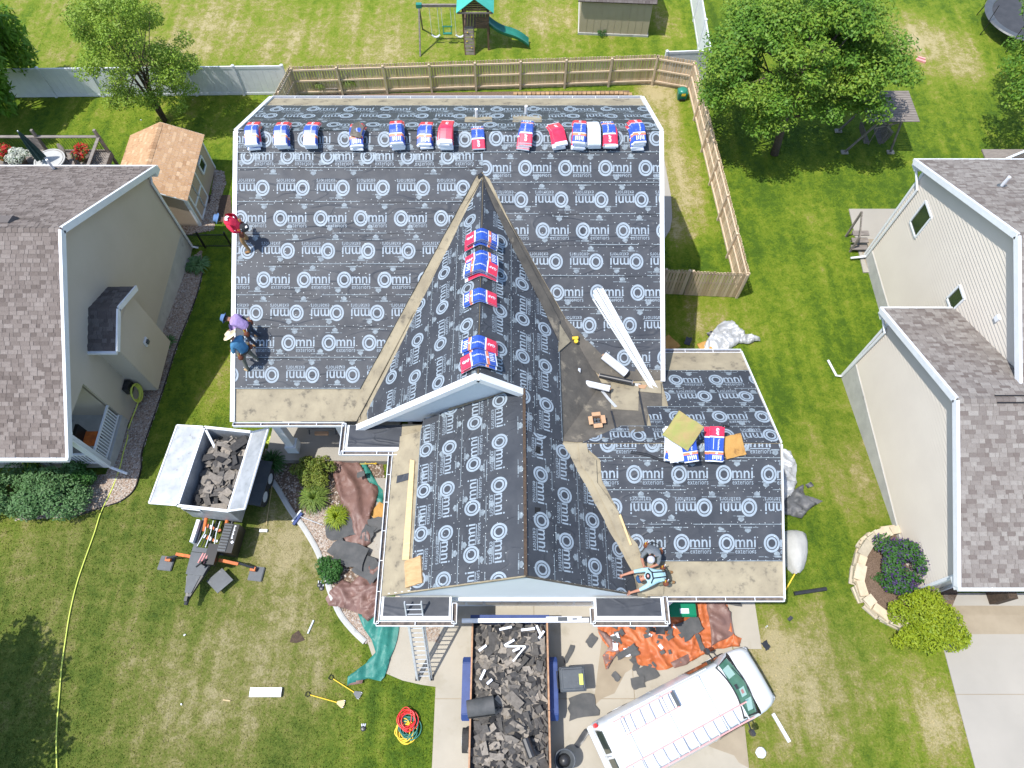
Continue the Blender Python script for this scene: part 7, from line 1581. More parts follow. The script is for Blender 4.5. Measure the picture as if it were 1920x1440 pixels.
for args in (('large curved sheet of dark felt propped by the bright grass clump', 640, 990, .55, .3, 'blackfelt', .1), ('dark felt sheet on the brown tarp middle of bed', 660, 1040, .6, -.3, 'blackfelt', .25), ('dark felt sheet above the small shrub', 633, 1028, .35, .8, 'blackfelt', .15), ('wide dark felt piece below the tan pad eave', 690, 1065, .55, -.6, 'blackfelt', .2), ('dark felt piece against the walkway edge', 702, 985, .35, .2, 'blackfelt', .2), ('small dark scrap upon the upper brown tarp', 677, 890, .16, .2, 'blackfelt', .42), ('dark felt offcut near the lower edge of upper brown tarp', 690, 1000, .3, 1.2, 'blackfelt', .2),
             ('big dark felt sheet lying on the orange tarp at right', 1293, 1177, .42, .5, 'blackfelt', .3), ('narrow dark strip hanging down the orange tarp', 1312, 1205, .3, 1.9, 'blackfelt', .25), ('long dark scrap near the left corner of orange tarp', 1175, 1222, .4, .5, 'blackfelt', .25), ('pointed dark scrap below the orange tarp left side', 1190, 1235, .17, .9, 'blackfelt', .04),
             ('rounded dark scrap on bare concrete between trailer and tarp', 1109, 1201, .22, .9, 'blackfelt', .04), ('thin dark strip on concrete beside the trash bin', 1067, 1226, .32, 1.1, 'blackfelt', .04), ('dark felt rectangle on concrete left of the van', 1155, 1268, .16, -.9, 'blackfelt', .04), ('large dark felt sheet flat between bin and van', 1093, 1325, .5, .1, 'blackfelt', .035), ('dark felt piece in the shade north of the van', 1215, 1262, .35, .4, 'blackfelt', .04), ('grey felt corner piece beside the van rear window', 1196, 1281, .25, .2, 'blackfelt', .035), ('dark scrap above the van on wet concrete', 1193, 1250, .16, 1.3, 'blackfelt', .04),
             ('twisted dark scrap on dry grass right of the van', 1436, 1210, .16, 2.1, 'black', .03), ('tiny black scrap on the lawn below the wing', 1481, 1160, .09, .7, 'black', .03), ('black and white glove like scrap near the dark tarp', 1517, 910, .13, .4, 'black', .03), ('small dark block on grass by the silver tarp', 1331, 626, .13, .3, 'black', .05), ('dark scrap on grass beside the white downspout', 1290, 640, .2, 1.2, 'black', .04)):
    scrap(*args, asp=.28 if 'strip' in args[0] or 'long' in args[0] else .75, seed=len(args[0]), curl=.03)
Rs = random.Random(9)
for k in range(34): u, v = Rs.uniform(1150, 1300), Rs.uniform(1170, 1225); scrap('small dark scrap scattered over the middle of orange tarp', u, v, Rs.uniform(.05, .15), Rs.uniform(0, 3), 'blackfelt' if k % 5 else 'bl_wh', .24, seed=k, group='small scraps on the orange tarp', curl=.015)
for k in range(9): scrap('dark crumpled scrap in the shade at the return eave', Rs.uniform(1180, 1260), Rs.uniform(1162, 1182), Rs.uniform(.12, .25), Rs.uniform(0, 3), 'black', .26, seed=50 + k, group='dark scraps beside the garage corner', curl=.05)
# ======================= dump trailer =======================
zt = 2.05
TL, TR, BL, BR = Z(383, 801, zt), Z(470, 811, zt), Z(333, 948, zt), Z(431, 951, zt)
tb = (BL - TL); tb.z = 0; tb.normalize(); ta = Vector((-tb.y, tb.x, 0))
if ta.x < 0: ta = -ta
O = (TL + BL) / 2 * 0 + BL; O.z = 0; LB = (BL - TL).length; WB = abs((BR - BL).dot(ta)); dt = thing('dump_trailer', 'steel dump trailer with open lid doors, full of torn shingles', 'dump trailer', tuple(O))
def D_(a, b, z): return O + ta * a + tb * b + V3(0, 0, z)       # a across, b toward the tongue, from the box's front left corner
def dbox(mb, a0, a1, b0, b1, z0, z1, m=0): return mb.hexa([D_(a0, b0, z0), D_(a1, b0, z0), D_(a1, b1, z0), D_(a0, b1, z0), D_(a0, b0, z1), D_(a1, b0, z1), D_(a1, b1, z1), D_(a0, b1, z1)][::1], m)
lm = MT['lid']
for a0, a1, b0, b1, nm in ((0, .05, -LB, 0, 'side_wall'), (WB - .05, WB, -LB, 0, 'side_wall'), (.05, WB - .05, -LB, -LB + .05, 'tailgate'), (.05, WB - .05, -.05, 0, 'front_wall')): dbox(MB(), a0, a1, b0, b1, .75, zt).build(nm, lm, dt)
dbox(MB(), .05, WB - .05, -LB + .05, -.05, .7, .8).build('floor', MT['steel'], dt)
mb = MB()
for p, q in ((D_(0, 0, zt), D_(0, -LB, zt)), (D_(WB, 0, zt), D_(WB, -LB, zt)), (D_(0, 0, zt), D_(WB, 0, zt)), (D_(0, -LB, zt), D_(WB, -LB, zt))): mb.beam(p, q, .09, .06)
mb.build('top_rail', MT['white'], dt)
for sgn, c4, w_, nm in ((-1, ((375, 806), (326, 790), (276, 936), (330, 947)), 1.12, 'lid_door'), (1, ((471, 811), (502, 799), (464, 944), (431, 951)), 1.0, 'lid_door')):
    if sgn < 0: A, B_ = D_(-.03, -LB, zt), D_(-.03, 0, zt); tip = 1.0; dn_ = -.12
    else: A, B_ = D_(WB + .03, -LB, zt), D_(WB + .03, 0, zt); tip = .72; dn_ = .5
    off = ta * sgn * tip + V3(0, 0, dn_); nrm_ = off.cross(tb).normalized(); nrm_ = -nrm_ if nrm_.z < 0 else nrm_
    o = MB().prism([A, B_, B_ + off, A + off], nrm_ * .03).build('lid_door', lm, dt); mb = MB()
    for p, q in ((A, B_), (B_, B_ + off), (B_ + off, A + off), (A + off, A)): mb.beam(p + nrm_ * .03, q + nrm_ * .03, .05, .05, up=tuple(nrm_))
    mb.build('door_rim', MT['white'], o)
MB().beam(D_(.1, -LB + .1, zt + .02), D_(.55, -LB + .75, zt - .5), .08, .08).build('lid_strut', MT['white'], dt)
for b in (-LB * .38, -LB * .62):
    for a in (-.02, WB + .3):
        c_ = D_(a - (0 if a > 0 else .25), b, .38); x = ta * .12; w_ = MB().tube([c_ - x, c_ + x], .37, 20).build('wheel', MT['rubber'], dt, False); MB().tube([c_ - x * 1.05, c_ + x * 1.05], .2, 14).build('rim', MT['whitem'], w_)
    dbox(MB(), WB + .05, WB + .5, -LB * .8, -LB * .22, .78, .82).build('fender', MT['steel'], dt) if b < -LB * .5 else None
# chassis and tongue in front of the box
fm = MT['steel']
for a in (.35, WB - .42): MB().beam(D_(a, -LB, .6), D_(a, 1.15, .6), .1, .14).build('chassis_rail', fm, dt)
MB().beam(D_(.3, 1.1, .62), D_(WB - .37, 1.1, .62), .16, .12).build('cross_member', fm, dt)
MB().prism([D_(.3, 1.2, .66), D_(1.15, 1.2, .66), D_(.95, 1.95, .66), D_(.35, 1.95, .66)], (0, 0, .035)).build('tongue_plate', fm, dt)
MB().prism([D_(.4, 1.95, .6), D_(.85, 1.95, .6), D_(.72, 2.55, .6), D_(.5, 2.55, .6)], (0, 0, .06)).build('tongue_plate', fm, dt)
hx = D_(.62, 2.75, .55); MB().beam(D_(1.05, 1.5, .6), hx, .09, .12).beam(D_(.42, 2.0, .6), hx, .09, .12).build('tongue_bar', MT['black'], dt); MB().tube([hx, hx + tb * .18], .07, 10).box(hx + V3(0, 0, .1), (.1, .16, .12)).build('coupler', MT['black'], dt)
MB().tube([D_(.95, 1.6, .7), D_(.95, 1.6, 1.2)], .045, 10).tube([D_(1.05, 1.45, 1.05), D_(.8, 1.75, 1.05)], .03, 8).build('jack', MT['irr'], dt)
dbox(MB(), .95, 1.32, .9, 1.6, .75, .98).build('pump_box', MT['irr'], dt); 
for k in range(3): MB().tube([D_(.85 + k * .09, 1.25, .95), D_(.8 + k * .09, 1.6, 1.0)], .025, 6).build('hydraulic_hose', MT['fibre'], dt)
dbox(MB(), 1.3, 1.82, .15, 1.15, .35, 1.0).build('tool_box', MT['irr'], dt); dbox(MB(), 1.32, 1.6, .18, 1.12, 1.0, 1.03).build('tool_box_lid', fm, dt)
for k in range(9): dbox(MB(), 1.34, 1.58, .22 + k * .1, .26 + k * .1, 1.03, 1.05).build('tread_bar', MT['irr'], dt)
o = MB().prism([D_(1.68, .78, 1.003), D_(1.74, .72, 1.003), D_(1.8, .78, 1.003), D_(1.74, .84, 1.003)], (0, 0, .004)).build('decal', MT['white'], dt)
for k in range(7): dbox(MB(), 1.66, 1.72 - .02 * (k % 2), .2 + k * .07, .245 + k * .07, 1.001, 1.005).build('decal', MT['white'], dt)
MB().prism([D_(1.35, 1.55, .25), D_(1.85, 1.9, .25), D_(1.45, 2.4, .25), D_(.95, 2.05, .25)], (0, 0, .04)).build('ramp_plate', MT['steel'], dt)
for sgn, a0, a1 in ((-1, .3, -.75), (1, 1.3, 2.5)):
    b0 = 1.35; MB().beam(D_(a0, b0, .6), D_(a0 + (a1 - a0) * .55, b0 + .05 * sgn, .5), .1, .1).build('outrigger_arm', MT['orange'], dt); MB().beam(D_(a0 + (a1 - a0) * .5, b0, .5), D_(a1 - .2 * sgn * 0, b0 + .08, .2), .07, .07).build('outrigger_ram', MT['black'], dt)
    MB().box(D_(a1 - sgn * .1, b0 + .1, .2), (.18, .14, .12), math.atan2(ta.y, ta.x)).build('outrigger_knuckle', MT['orange'], dt); c_ = D_(a1, b0 + .22, .06); MB().box(c_, (.5, .5, .06), math.atan2(ta.y, ta.x)).build('foot_plate', MT['steel'], dt, bevel=.02)
for k in range(10): MB().box(D_(.6 + .11 * (k % 5), .25 + .22 * (k // 5) + .03 * k, .68), (.08, .13, .09), k * .5).build('valve_block', MT['whitem'] if k % 2 else MT['orange'], dt)
for k in range(5): MB().tube([D_(.5 + k * .12, .05, .72), D_(.6 + k * .1, .5, .78), D_(.45 + k * .15, 1.0, .72)], .016, 6).build('hydraulic_line', MT['black'] if k % 2 else MT['whitem'], dt)
for a in (.5, 1.25): MB().tube([D_(a, .0, .8), D_(a + .02, .45, .7)], .06, 10).build('hydraulic_cylinder', MT['orange'], dt)
dbox(MB(), .2, .32, .1, .9, .45, .85).build('battery_box', MT['whitem'], dt); dbox(MB(), .05, .7, .01, .04, 1.6, 1.85).build('document_frame', MT['white'], dt); dbox(MB(), .09, .66, .04, .05, 1.64, 1.81).build('document_window', MT['steel'], dt)
def debris(n, f, label, group, where, s=(.14, .3), seed=0, zs=.06, protos_n=22, dark=.22):
    """torn shingle scraps: shared shapes, each one its own object"""
    R = random.Random(seed); ps_ = []; tones = []
    for k in range(protos_n):
        k_pts = R.choice((4, 4, 5, 6)); L_, W_ = R.uniform(.16, .34), R.uniform(.1, .18); mb = MB(); pts = []
        if k_pts == 4: base = [(-L_, -W_), (L_, -W_ * R.uniform(.7, 1)), (L_ * R.uniform(.8, 1), W_), (-L_ * R.uniform(.7, 1), W_ * R.uniform(.7, 1))]
        elif k_pts == 5: base = [(-L_, -W_), (L_ * .3, -W_ * 1.2), (L_, -W_ * .2), (L_ * .5, W_), (-L_ * .8, W_ * .8)]
        else: base = [(-L_, -W_), (0, -W_ * .7), (L_, -W_), (L_ * .9, W_ * .4), (L_ * .1, W_), (-L_ * .9, W_ * .6)]
        bend = R.uniform(-.7, .9)
        tt = R.random() if R.random() > dark else R.uniform(0, .35); mb.prism([Vector((x, y, bend * x * x)) for x, y in base], (0, 0, .007), t=tt); ps_.append(mb.build('shingle_scrap', MT['scrap'])); tones.append('near black' if tt < .3 else 'dark grey' if tt < .48 else 'pale tan' if .65 < tt < .9 else 'mid grey')
    for i in range(n):
        ki = i if i < protos_n else R.randrange(protos_n); o = ps_[ki] if i < protos_n else ps_[ki].copy()
        if i >= protos_n: COL.objects.link(o)
        p, tilt = f(i, R); o.location = p; o.rotation_euler = (R.gauss(0, tilt), R.gauss(0, tilt), R.uniform(0, 6.28)); k = R.uniform(.75, 1.25) * s[1] / .3; o.scale = (k, k, 1); tag(o, label % (tones[ki] + (' pointed' if len(o.data.vertices) == 10 else ' notched' if len(o.data.vertices) == 12 else ''), where(p)), 'shingle scrap', group)
def heap1(i, R):
    a, b = R.uniform(.22, WB - .2), -R.uniform(.2, LB - .2); h = .5 + .35 * (1 - ((a - WB * .6) / WB) ** 2 * 2) + .25 * (b < -LB * .6); lay = R.random(); return D_(a, b, .8 + h * (.55 + .45 * lay)), .22
dbox(MB(), .06, WB - .06, -LB + .06, -.06, .8, 1.12).build('debris_bed', MT['blackfelt'], dt)
def wh1(p): q = p - O; a, b = q.dot(ta) / WB, -q.dot(tb) / LB; return ('tongue end' if b < .33 else 'middle' if b < .66 else 'tailgate end') + (' left' if a < .5 else ' right')
debris(100, heap1, '%s torn scrap in the dump trailer, %s side', 'torn scraps heaped in the dump trailer', wh1, seed=3, s=(.14, .25))
# ======================= open trailer in the drive =======================
z2 = 1.25; T0, T1 = Z(880, 1168, z2), Z(1020, 1163, z2); yf_ = (T0.y + T1.y) / 2; B0, B1 = Z(886, 1430, z2), Z(1038, 1430, z2)
xa0, xa1 = (T0.x + B0.x) / 2, (T1.x + B1.x) / 2; yb_ = -3.0
ot = thing('flatbed_trailer', 'open side trailer heaped with torn dark shingles on the driveway', 'trailer', ((xa0 + xa1) / 2, 0, 0))
MB().box(((xa0 + xa1) / 2, (yf_ + yb_) / 2, .62), (xa1 - xa0, yf_ - yb_, .12)).build('floor', MT['steel'], ot)
for x, nm in ((xa0, 'side_board'), (xa1, 'side_board')):
    for a, b in ((yf_, yf_ - 2.6), (yf_ - 2.62, yf_ - 4.9), (yf_ - 4.92, yb_)): MB().box((x, (a + b) / 2, .97), (.05, a - b, .56)).build(nm, MT['edge'], ot)
MB().box(((xa0 + xa1) / 2, yf_ + .02, .95), (xa1 - xa0 + .1, .06, .6)).build('front_board', MT['blue'], ot); MB().box(((xa0 + xa1) / 2, yf_ + .14, 1.22), (xa1 - xa0 + .14, .14, .05)).build('front_lip', MT['blue'], ot)
for sx, x in ((-1, xa0 - .16), (1, xa1 + .17)):
    MB().hexa([(x - .15, yf_ - 2.9, .7), (x + .15, yf_ - 2.9, .7), (x + .15, yf_ - 1.0, .7), (x - .15, yf_ - 1.0, .7), (x - .15, yf_ - 2.7, .86), (x + .15, yf_ - 2.7, .86), (x + .15, yf_ - 1.2, .86), (x - .15, yf_ - 1.2, .86)]).build('fender', MT['blue'], ot, bevel=.02)
    for y in (yf_ - 1.55, yf_ - 2.4): MB().tube([(x - .12, y, .38), (x + .12, y, .38)], .36, 18).build('wheel', MT['rubber'], ot)
sw_ = G(877, 1388, .35); o = thing('spare_tyre', 'black spare tyre standing against the left side of the open trailer', 'tyre', (xa0 - .17, sw_.y, .36))
mb = MB(); mb.tube([(xa0 - .27, sw_.y, .37), (xa0 - .07, sw_.y, .37)], .36, 24); mb.build('tyre', MT['rubber'], o); MB().tube([(xa0 - .285, sw_.y, .37), (xa0 - .06, sw_.y, .37)], .2, 14).build('rim', MT['whitem'], o)
MB().box(((xa0 + xa1) / 2, (yf_ + yb_) / 2, .8), (xa1 - xa0 - .06, yf_ - yb_ - .1, .24)).build('debris_bed', MT['blackfelt'], ot)
def heap2(i, R):
    x = R.uniform(xa0 + .14, xa1 - .14); y = R.uniform(yb_ + 1.5, yf_ - .15); e = 1 - (abs(x - (xa0 + xa1) / 2) / (xa1 - xa0) * 2) ** 2; return Vector((x, y, .93 + .42 * e * R.uniform(.55, 1) + .12 * mn.noise(Vector((x * 1.5, y * 1.5, 3))))), .3
def wh2(p): f = (yf_ - p.y) / 5.2; return ('by its front board' if f < .2 else 'front part' if f < .42 else 'around felt roll' if f < .64 else 'rear part' if f < .82 else 'at the frame bottom') + (', left half' if p.x < (xa0 + xa1) / 2 else ', right half')
debris(192, heap2, '%s torn scrap in the open trailer %s', 'torn scraps heaped in the open trailer', wh2, s=(.14, .25), seed=8)
for k, (u, v, s_, az, m_) in enumerate(((955, 1205, .18, .5, 'bl_wh'), (948, 1178, .2, .2, 'bl_wh'), (905, 1265, .16, 1.1, 'bl_wh'), (905, 1215, .14, .6, 'bl_wh'), (990, 1180, .22, .1, 'bl_wh'), (1010, 1182, .16, 2, 'bl_wh'), (968, 1218, .12, .4, 'bl_wh'), (1015, 1190, .14, .9, 'bl_wh'), (918, 1278, .1, .7, 'bl_wh'))):
    p = Z(u, v, 1.42); o = MB().beam(p - V3(math.cos(az), math.sin(az), 0) * s_, p + V3(math.cos(az), math.sin(az), .1) * s_, .07, .02).build('white_scrap', MT[m_]); tag(o, 'white plastic or flashing strip poking from the open trailer heap', 'scrap', 'white strips in the open trailer heap')
o = MB().beam(Z(948, 1212, 1.5), Z(985, 1212, 1.52), .05, .04).beam(Z(985, 1212, 1.52), Z(962, 1240, 1.5), .05, .04).build('bent_trim', MT['white']); tag(o, 'bent white trim piece on top of the open trailer heap', 'trim')
def tubesheet(label, a, b, r, m, name='felt_roll'):
    t = thing(name, label, 'roll', tuple(a)); a, b = Vector(a), Vector(b); d = (b - a).normalized(); s = d.cross(V3(0, 0, 1)).normalized(); mb = MB(); rows = []
    for f in (0, .33, .66, 1): rows.append([a.lerp(b, f) + (s * math.cos(th) + V3(0, 0, 1) * math.sin(th)) * r * (1 + .12 * th / 6.3 + .08 * f) for th in np.linspace(-.4, 6.6, 26)])
    mb.grid(rows); mb.build('sheet', m, t, True); return t
tubesheet('loose roll of black felt resting across the open trailer side', Z(876, 1330, 1.5), Z(927, 1322, 1.55), .24, MT['blackfelt'])
o = MB().tube([Z(985, 1385, 1.4), Z(998, 1420, 1.45)], .13, 10).build('crumpled_felt', MT['black']); tag(o, 'shiny crumpled black sheet in the open trailer near the frame bottom', 'felt scrap')
for (u0, v0, u1, v1, z_, w_, m_, lb, nm, cat) in ((866, 1164, 1104, 1163, 1.32, .13, 'white', 'long white gutter length laid across the front of open trailer', 'gutter_length', 'gutter'), (1024, 1161, 1090, 1160, 1.4, .14, 'bl_wh', 'printed white carton lying on the gutter length', 'long_carton', 'carton'), (469, 1298, 528, 1298, .07, .28, 'whitem', 'short pale downspout piece alone on the front lawn', 'downspout_piece', 'downspout')):
    t = thing(nm, lb, cat, tuple(Z(u0, v0, z_ - .05))); MB().beam(Z(u0, v0, z_), Z(u1, v1, z_), w_, .1).build('body', MT[m_], t)
    if nm == 'long_carton': MB().beam(Z(1046, 1160.7, z_ + .052), Z(1064, 1160.4, z_ + .052), .125, .006).build('printed_band', MT['steel'], t); MB().beam(Z(1073, 1160.7, z_ + .052), Z(1082, 1160.4, z_ + .052), .05, .006).build('printed_mark', MT['steel'], t)
    if nm == 'downspout_piece': MB().beam(Z(527, 1298, z_), Z(529, 1298, z_), .24, .08).build('open_end', MT['irr'], t); [MB().beam(Z(u0 + 1, v0 + k * 2.6, z_ + .052), Z(u1 - 1, v0 + k * 2.6, z_ + .052), .012, .008).build('rib', MT['white'], t) for k in (-2, 0, 2)]
# ======================= trash bins =======================
bn = G(1068, 1278); t = thing('wheelie_bin', 'black wheeled trash bin with yellow sticker on its lid', 'trash bin', tuple(bn)); Rz = rot('Z', 3)
def hx8(c_, w0, d0, w1, d1, z0, z1, Rm): return [c_ + Rm @ V3(*q) for q in ((-w0, -d0, z0), (w0, -d0, z0), (w0, d0, z0), (-w0, d0, z0), (-w1, -d1, z1), (w1, -d1, z1), (w1, d1, z1), (-w1, d1, z1))]
MB().hexa(hx8(bn, .3, .27, .38, .36, .08, 1.0, Rz)).build('body', MT['black'], t, bevel=.03); lid_ = MB().hexa(hx8(bn + V3(.02, 0, 0), .44, .4, .34, .3, 1.0, 1.09, Rz)).build('lid', MT['steel'], t, bevel=.035)
MB().hexa(hx8(bn + Rz @ V3(.28, -.03, 0), .06, .16, .06, .16, 1.085, 1.097, Rz)).build('sticker', MT['yg'], lid_); MB().tube([bn + Rz @ V3(-.42, -.25, .98), bn + Rz @ V3(-.46, -.25, .98), bn + Rz @ V3(-.46, .25, .98), bn + Rz @ V3(-.42, .25, .98)], .02, 6).build('handle', MT['black'], t)
for s in (-1, 1): c_ = bn + Rz @ V3(-.3, s * .3, .12); MB().tube([c_ - Rz @ V3(0, .03, 0), c_ + Rz @ V3(0, .03, 0)], .12, 12).build('wheel', MT['rubber'], t)
bb = G(1056, 1425); t = thing('round_bin', 'round grey trash barrel near the bottom frame edge', 'trash bin', tuple(bb)); mb = MB(); mb.grid([[bb + V3(r * math.cos(a), r * math.sin(a), z) for a in np.linspace(0, 6.283, 25)] for r, z in ((.24, 0), (.31, .75), (.33, .77), (.33, .8), (.29, .8), (.27, .5), (.0, .5))]); mb.build('barrel', MT['steel'], t, True); MB().cyl(bb + V3(0, 0, .5), .2, .18, 14, r2=.12).build('black_bag', MT['black'], t, True)
gl = G(1273, 1140); t = thing('storage_tote', 'green lidded storage tote under the wing eave', 'tote', tuple(gl)); MB().hexa(hx8(gl, .36, .3, .42, .36, 0, .55, rot('Z', 0))).build('body', MT['greenb'], t); l2 = MB().hexa(hx8(gl, .45, .4, .42, .36, .55, .62, rot('Z', 0))).build('lid', MT['greenb'], t, bevel=.02); MB().box(gl + V3(.03, -.2, .625), (.3, .16, .008)).build('label_sticker', MT['bl_wh'], l2)
o = scrap('crumpled black bag on the concrete right of the orange tarp', 1368, 1128, .4, -.2, 'black', .06, 'black_bag', 'bag', .4, 3, curl=.1)
# ======================= cargo van =======================
hd = math.radians(25.0); vc = Z(1288, 1338, 1.2); vo = Vector((vc.x, vc.y, .03)); fx = V3(math.cos(hd), math.sin(hd), 0); fy = V3(-math.sin(hd), math.cos(hd), 0)
van = thing('cargo_van', 'white cargo van with ladders on its roof parked diagonally on the drive', 'van', tuple(vo))
def W_(x, y, z): return vo + fx * x + fy * y + V3(0, 0, z)
# stations along the length: (x, half width at belt, roof height, half width at roof, belt height)
def ring(x, wb, zr, wr, zb):
    return [W_(x, -wb * .93, .32), W_(x, -wb, .62), W_(x, -wb, zb), W_(x, -(wb * .55 + wr * .45) , zb + (zr - zb) * .55), W_(x, -wr, zr - .09 * (zr > 1.5)), W_(x, -wr * .86, zr - .005), W_(x, -wr * .45, zr + .03), W_(x, 0, zr + .04), W_(x, wr * .45, zr + .03), W_(x, wr * .86, zr - .005), W_(x, wr, zr - .09 * (zr > 1.5)), W_(x, (wb * .55 + wr * .45), zb + (zr - zb) * .55), W_(x, wb, zb), W_(x, wb, .62), W_(x, wb * .93, .32)]
st_ = [(-2.78, .9, .95, .88, .8), (-2.8, .96, 1.15, .9, 1.0), (-2.72, .99, 1.5, .86, 1.1), (-2.62, 1.0, 1.95, .78, 1.15), (-2.45, 1.01, 2.07, .79, 1.15), (-1.2, 1.02, 2.1, .8, 1.15), (.3, 1.02, 2.1, .8, 1.15), (1.4, 1.0, 2.04, .78, 1.15)]
hood = [(2.06, .99, 1.3, .86, 1.12), (2.3, .97, 1.23, .85, 1.06), (2.52, .93, 1.15, .8, 1.0), (2.7, .87, 1.02, .7, .9), (2.8, .8, .86, .62, .78), (2.85, .76, .6, .6, .55)]
mb = MB(); mb.grid([ring(*s) for s in st_]); mb.grid([ring(*s) for s in hood]); r0 = ring(*st_[0]); mb.add(r0, [tuple(range(15))]); r0 = ring(*hood[-1]); mb.add(r0, [tuple(range(14, -1, -1))])
# lower sides between roof end and hood
A, B_ = ring(*st_[-1]), ring(*hood[0])
for i in (0, 1): mb.add([A[i], B_[i], B_[i + 1], A[i + 1]], [(0, 1, 2, 3)]); mb.add([A[14 - i], B_[14 - i], B_[13 - i], A[13 - i]], [(3, 2, 1, 0)])
body = mb.build('body', MT['van'], van, True)
m_ = body.modifiers.new('sub', 'SUBSURF') if False else None
# windscreen, curved
rows = []
for j in range(6):
    f = j / 5; rows.append([W_(1.4 + .66 * f - .14 * (y / .85) ** 2 * (1), y * (.76 + .1 * f) / .85, 2.05 - .73 * f + .03 * (1 - (y / .85) ** 2)) for y in np.linspace(-.85, .85, 11)])
MB().grid(rows).build('windscreen', MT['winds'], van, True)
ed = [rows[0][i] for i in range(11)] + [rows[j][10] for j in range(1, 6)] + [rows[5][i] for i in range(9, -1, -1)] + [rows[j][0] for j in range(4, 0, -1)]
MB().tube([p + V3(0, 0, .012) for p in ed + [ed[0]]], .024, 5, caps=False).build('windscreen_seal', MT['black'], van)
def onws(y, f): return W_(1.4 + .66 * f - .14 * (y / .85) ** 2, y * (.76 + .1 * f) / .85, 2.05 - .73 * f + .03 * (1 - (y / .85) ** 2) + .014)
for (y0, y1, f0, f1) in ((.35, .68, .15, .75), (-.3, -.05, .3, .75), (-.72, -.4, .4, .9)): MB().add([onws(y0, f0), onws(y1, f0 + .05), onws(y1, f1), onws(y0, f1 - .05)], [(0, 1, 2, 3)]).build('dashboard_paper', MT['paper'], van)
MB().add([onws(-.22, .42), onws(-.1, .42), onws(-.1, .6), onws(-.22, .6)], [(0, 1, 2, 3)]).build('printed_paper', MT['fibre'], van); MB().box(onws(.05, .25) , (.1, .14, .05), hd).build('rear_view_mirror', MT['black'], van)
for s in (-1, 1): MB().beam(onws(s * .1, .97), onws(s * .65 - .1, .8), .02, .02).build('wiper', MT['black'], van)
# a-pillar fillers, side glass, rear glass, mirrors, lamps
for s in (-1, 1):
    A4 = [W_(1.38, s * .78, 1.98), W_(1.95, s * .9, 1.3), W_(2.06, s * .99, 1.14), W_(1.38, s * 1.0, 1.15)]; MB().add(A4, [(0, 1, 2, 3) if s > 0 else (3, 2, 1, 0)]).build('door_upper', MT['van'], van)
    g4 = [W_(.5, s * .93, 1.78), W_(1.3, s * .92, 1.76), W_(1.75, s * .99, 1.26), W_(.5, s * 1.02, 1.26)]; MB().prism(g4, fy * s * .012 + V3(0, 0, .008)).build('side_window', MT['glass'], van)
    MB().tube([W_(1.55, s * 1.02, 1.2), W_(1.5, s * 1.2, 1.25)], .025, 6).build('mirror_arm', MT['black'], van); MB().box(W_(1.48, s * 1.27, 1.3), (.12, .2, .28), hd).build('mirror', MT['black'], van, bevel=.03)
    MB().tube([W_(-2.4, s * .87, 2.03), W_(1.0, s * .87, 2.0)], .012, 5).build('drip_rail', MT['whitem'], van)
    for x in (-1.75, 1.75): c_ = W_(x, s * .9, .36); w_ = MB().tube([c_ - fy * .12, c_ + fy * .12], .36, 22).build('wheel', MT['rubber'], van); MB().tube([c_ - fy * .13, c_ + fy * .13], .2, 16).build('rim', MT['whitem'], w_)
    MB().box(W_(-2.74, s * .9, 1.45), (.1, .12, .45), hd).build('tail_light', MT['red'], van, bevel=.02); MB().box(W_(2.7, s * .66, .82), (.12, .28, .2), hd).build('headlight', MT['whitem'], van, bevel=.03)
    g4 = [W_(-2.67, s * .08, 1.86), W_(-2.67, s * .7, 1.84), W_(-2.76, s * .78, 1.3), W_(-2.76, s * .08, 1.3)]; MB().prism(g4, -fx * .03 + V3(0, 0, .012)).build('rear_window', MT['glass'], van)
MB().box(W_(-2.84, 0, .6), (.16, 1.9, .22), hd).build('rear_bumper', MT['vang'], van, bevel=.03); MB().box(W_(2.83, 0, .5), (.14, 1.75, .25), hd).build('front_bumper', MT['vang'], van, bevel=.04); MB().box(W_(-2.79, 0, 1.4), (.03, .03, .95), hd).build('door_seam', MT['vang'], van)
for x in (-2.0, -.7, .6): MB().tube([W_(x, -.78, 2.2), W_(x, .78, 2.2)], .022, 6).build('rack_bar', MT['white'], van); [MB().tube([W_(x, s * .8, 2.02), W_(x, s * .78, 2.2)], .02, 6).build('rack_foot', MT['white'], van) for s in (-1, 1)]
MB().tube([W_(-2.3, -.02, 2.17), W_(.5, -.02, 2.17)], .012, 5).build('roof_seam', MT['whitem'], van)
ladder('roof_ladder', 'long extension ladder with reddish rails along the right van roof edge', W_(-2.55, -.62, 2.27), W_(1.5, -.62, 2.27), .44, 12, MT['fibre'], MT['alu'], .035, nrm=(0, 0, 1))
ladder('step_ladder', 'shorter folded ladder with reddish rails at the van roof rear', W_(-2.3, .55, 2.27), W_(-.35, .55, 2.27), .46, 6, MT['fibre'], MT['alu'], .035, nrm=(0, 0, 1)); 
o = MB().box(W_(-.35, .55, 2.29), (.1, .46, .05), hd).build('ladder_cap', MT['steel']); tag(o, 'grey plastic top cap at the end of the shorter van ladder', 'ladder cap')
o = MB().beam(G(1449, 1338, .08), G(1480, 1391, .08), .1, .08).build('gutter_piece', MT['white']); tag(o, 'white downspout length sticking out before the van bumper', 'downspout')
wb_ = G(1426, 1411, .0); o = MB().ball(wb_ + V3(0, 0, .04), .17, sz=.35, n=14, k=6, jit=.06).build('paper_plate', MT['bl_wh'], None, True); tag(o, 'round white paper plate like lid on dry grass below the van', 'lid')
o = scrap('shiny black wiper like plastic piece behind the van rear bumper', 1090, 1385, .3, .9, 'black', .05, 'black_plastic', 'plastic', .35, 5, curl=.05)
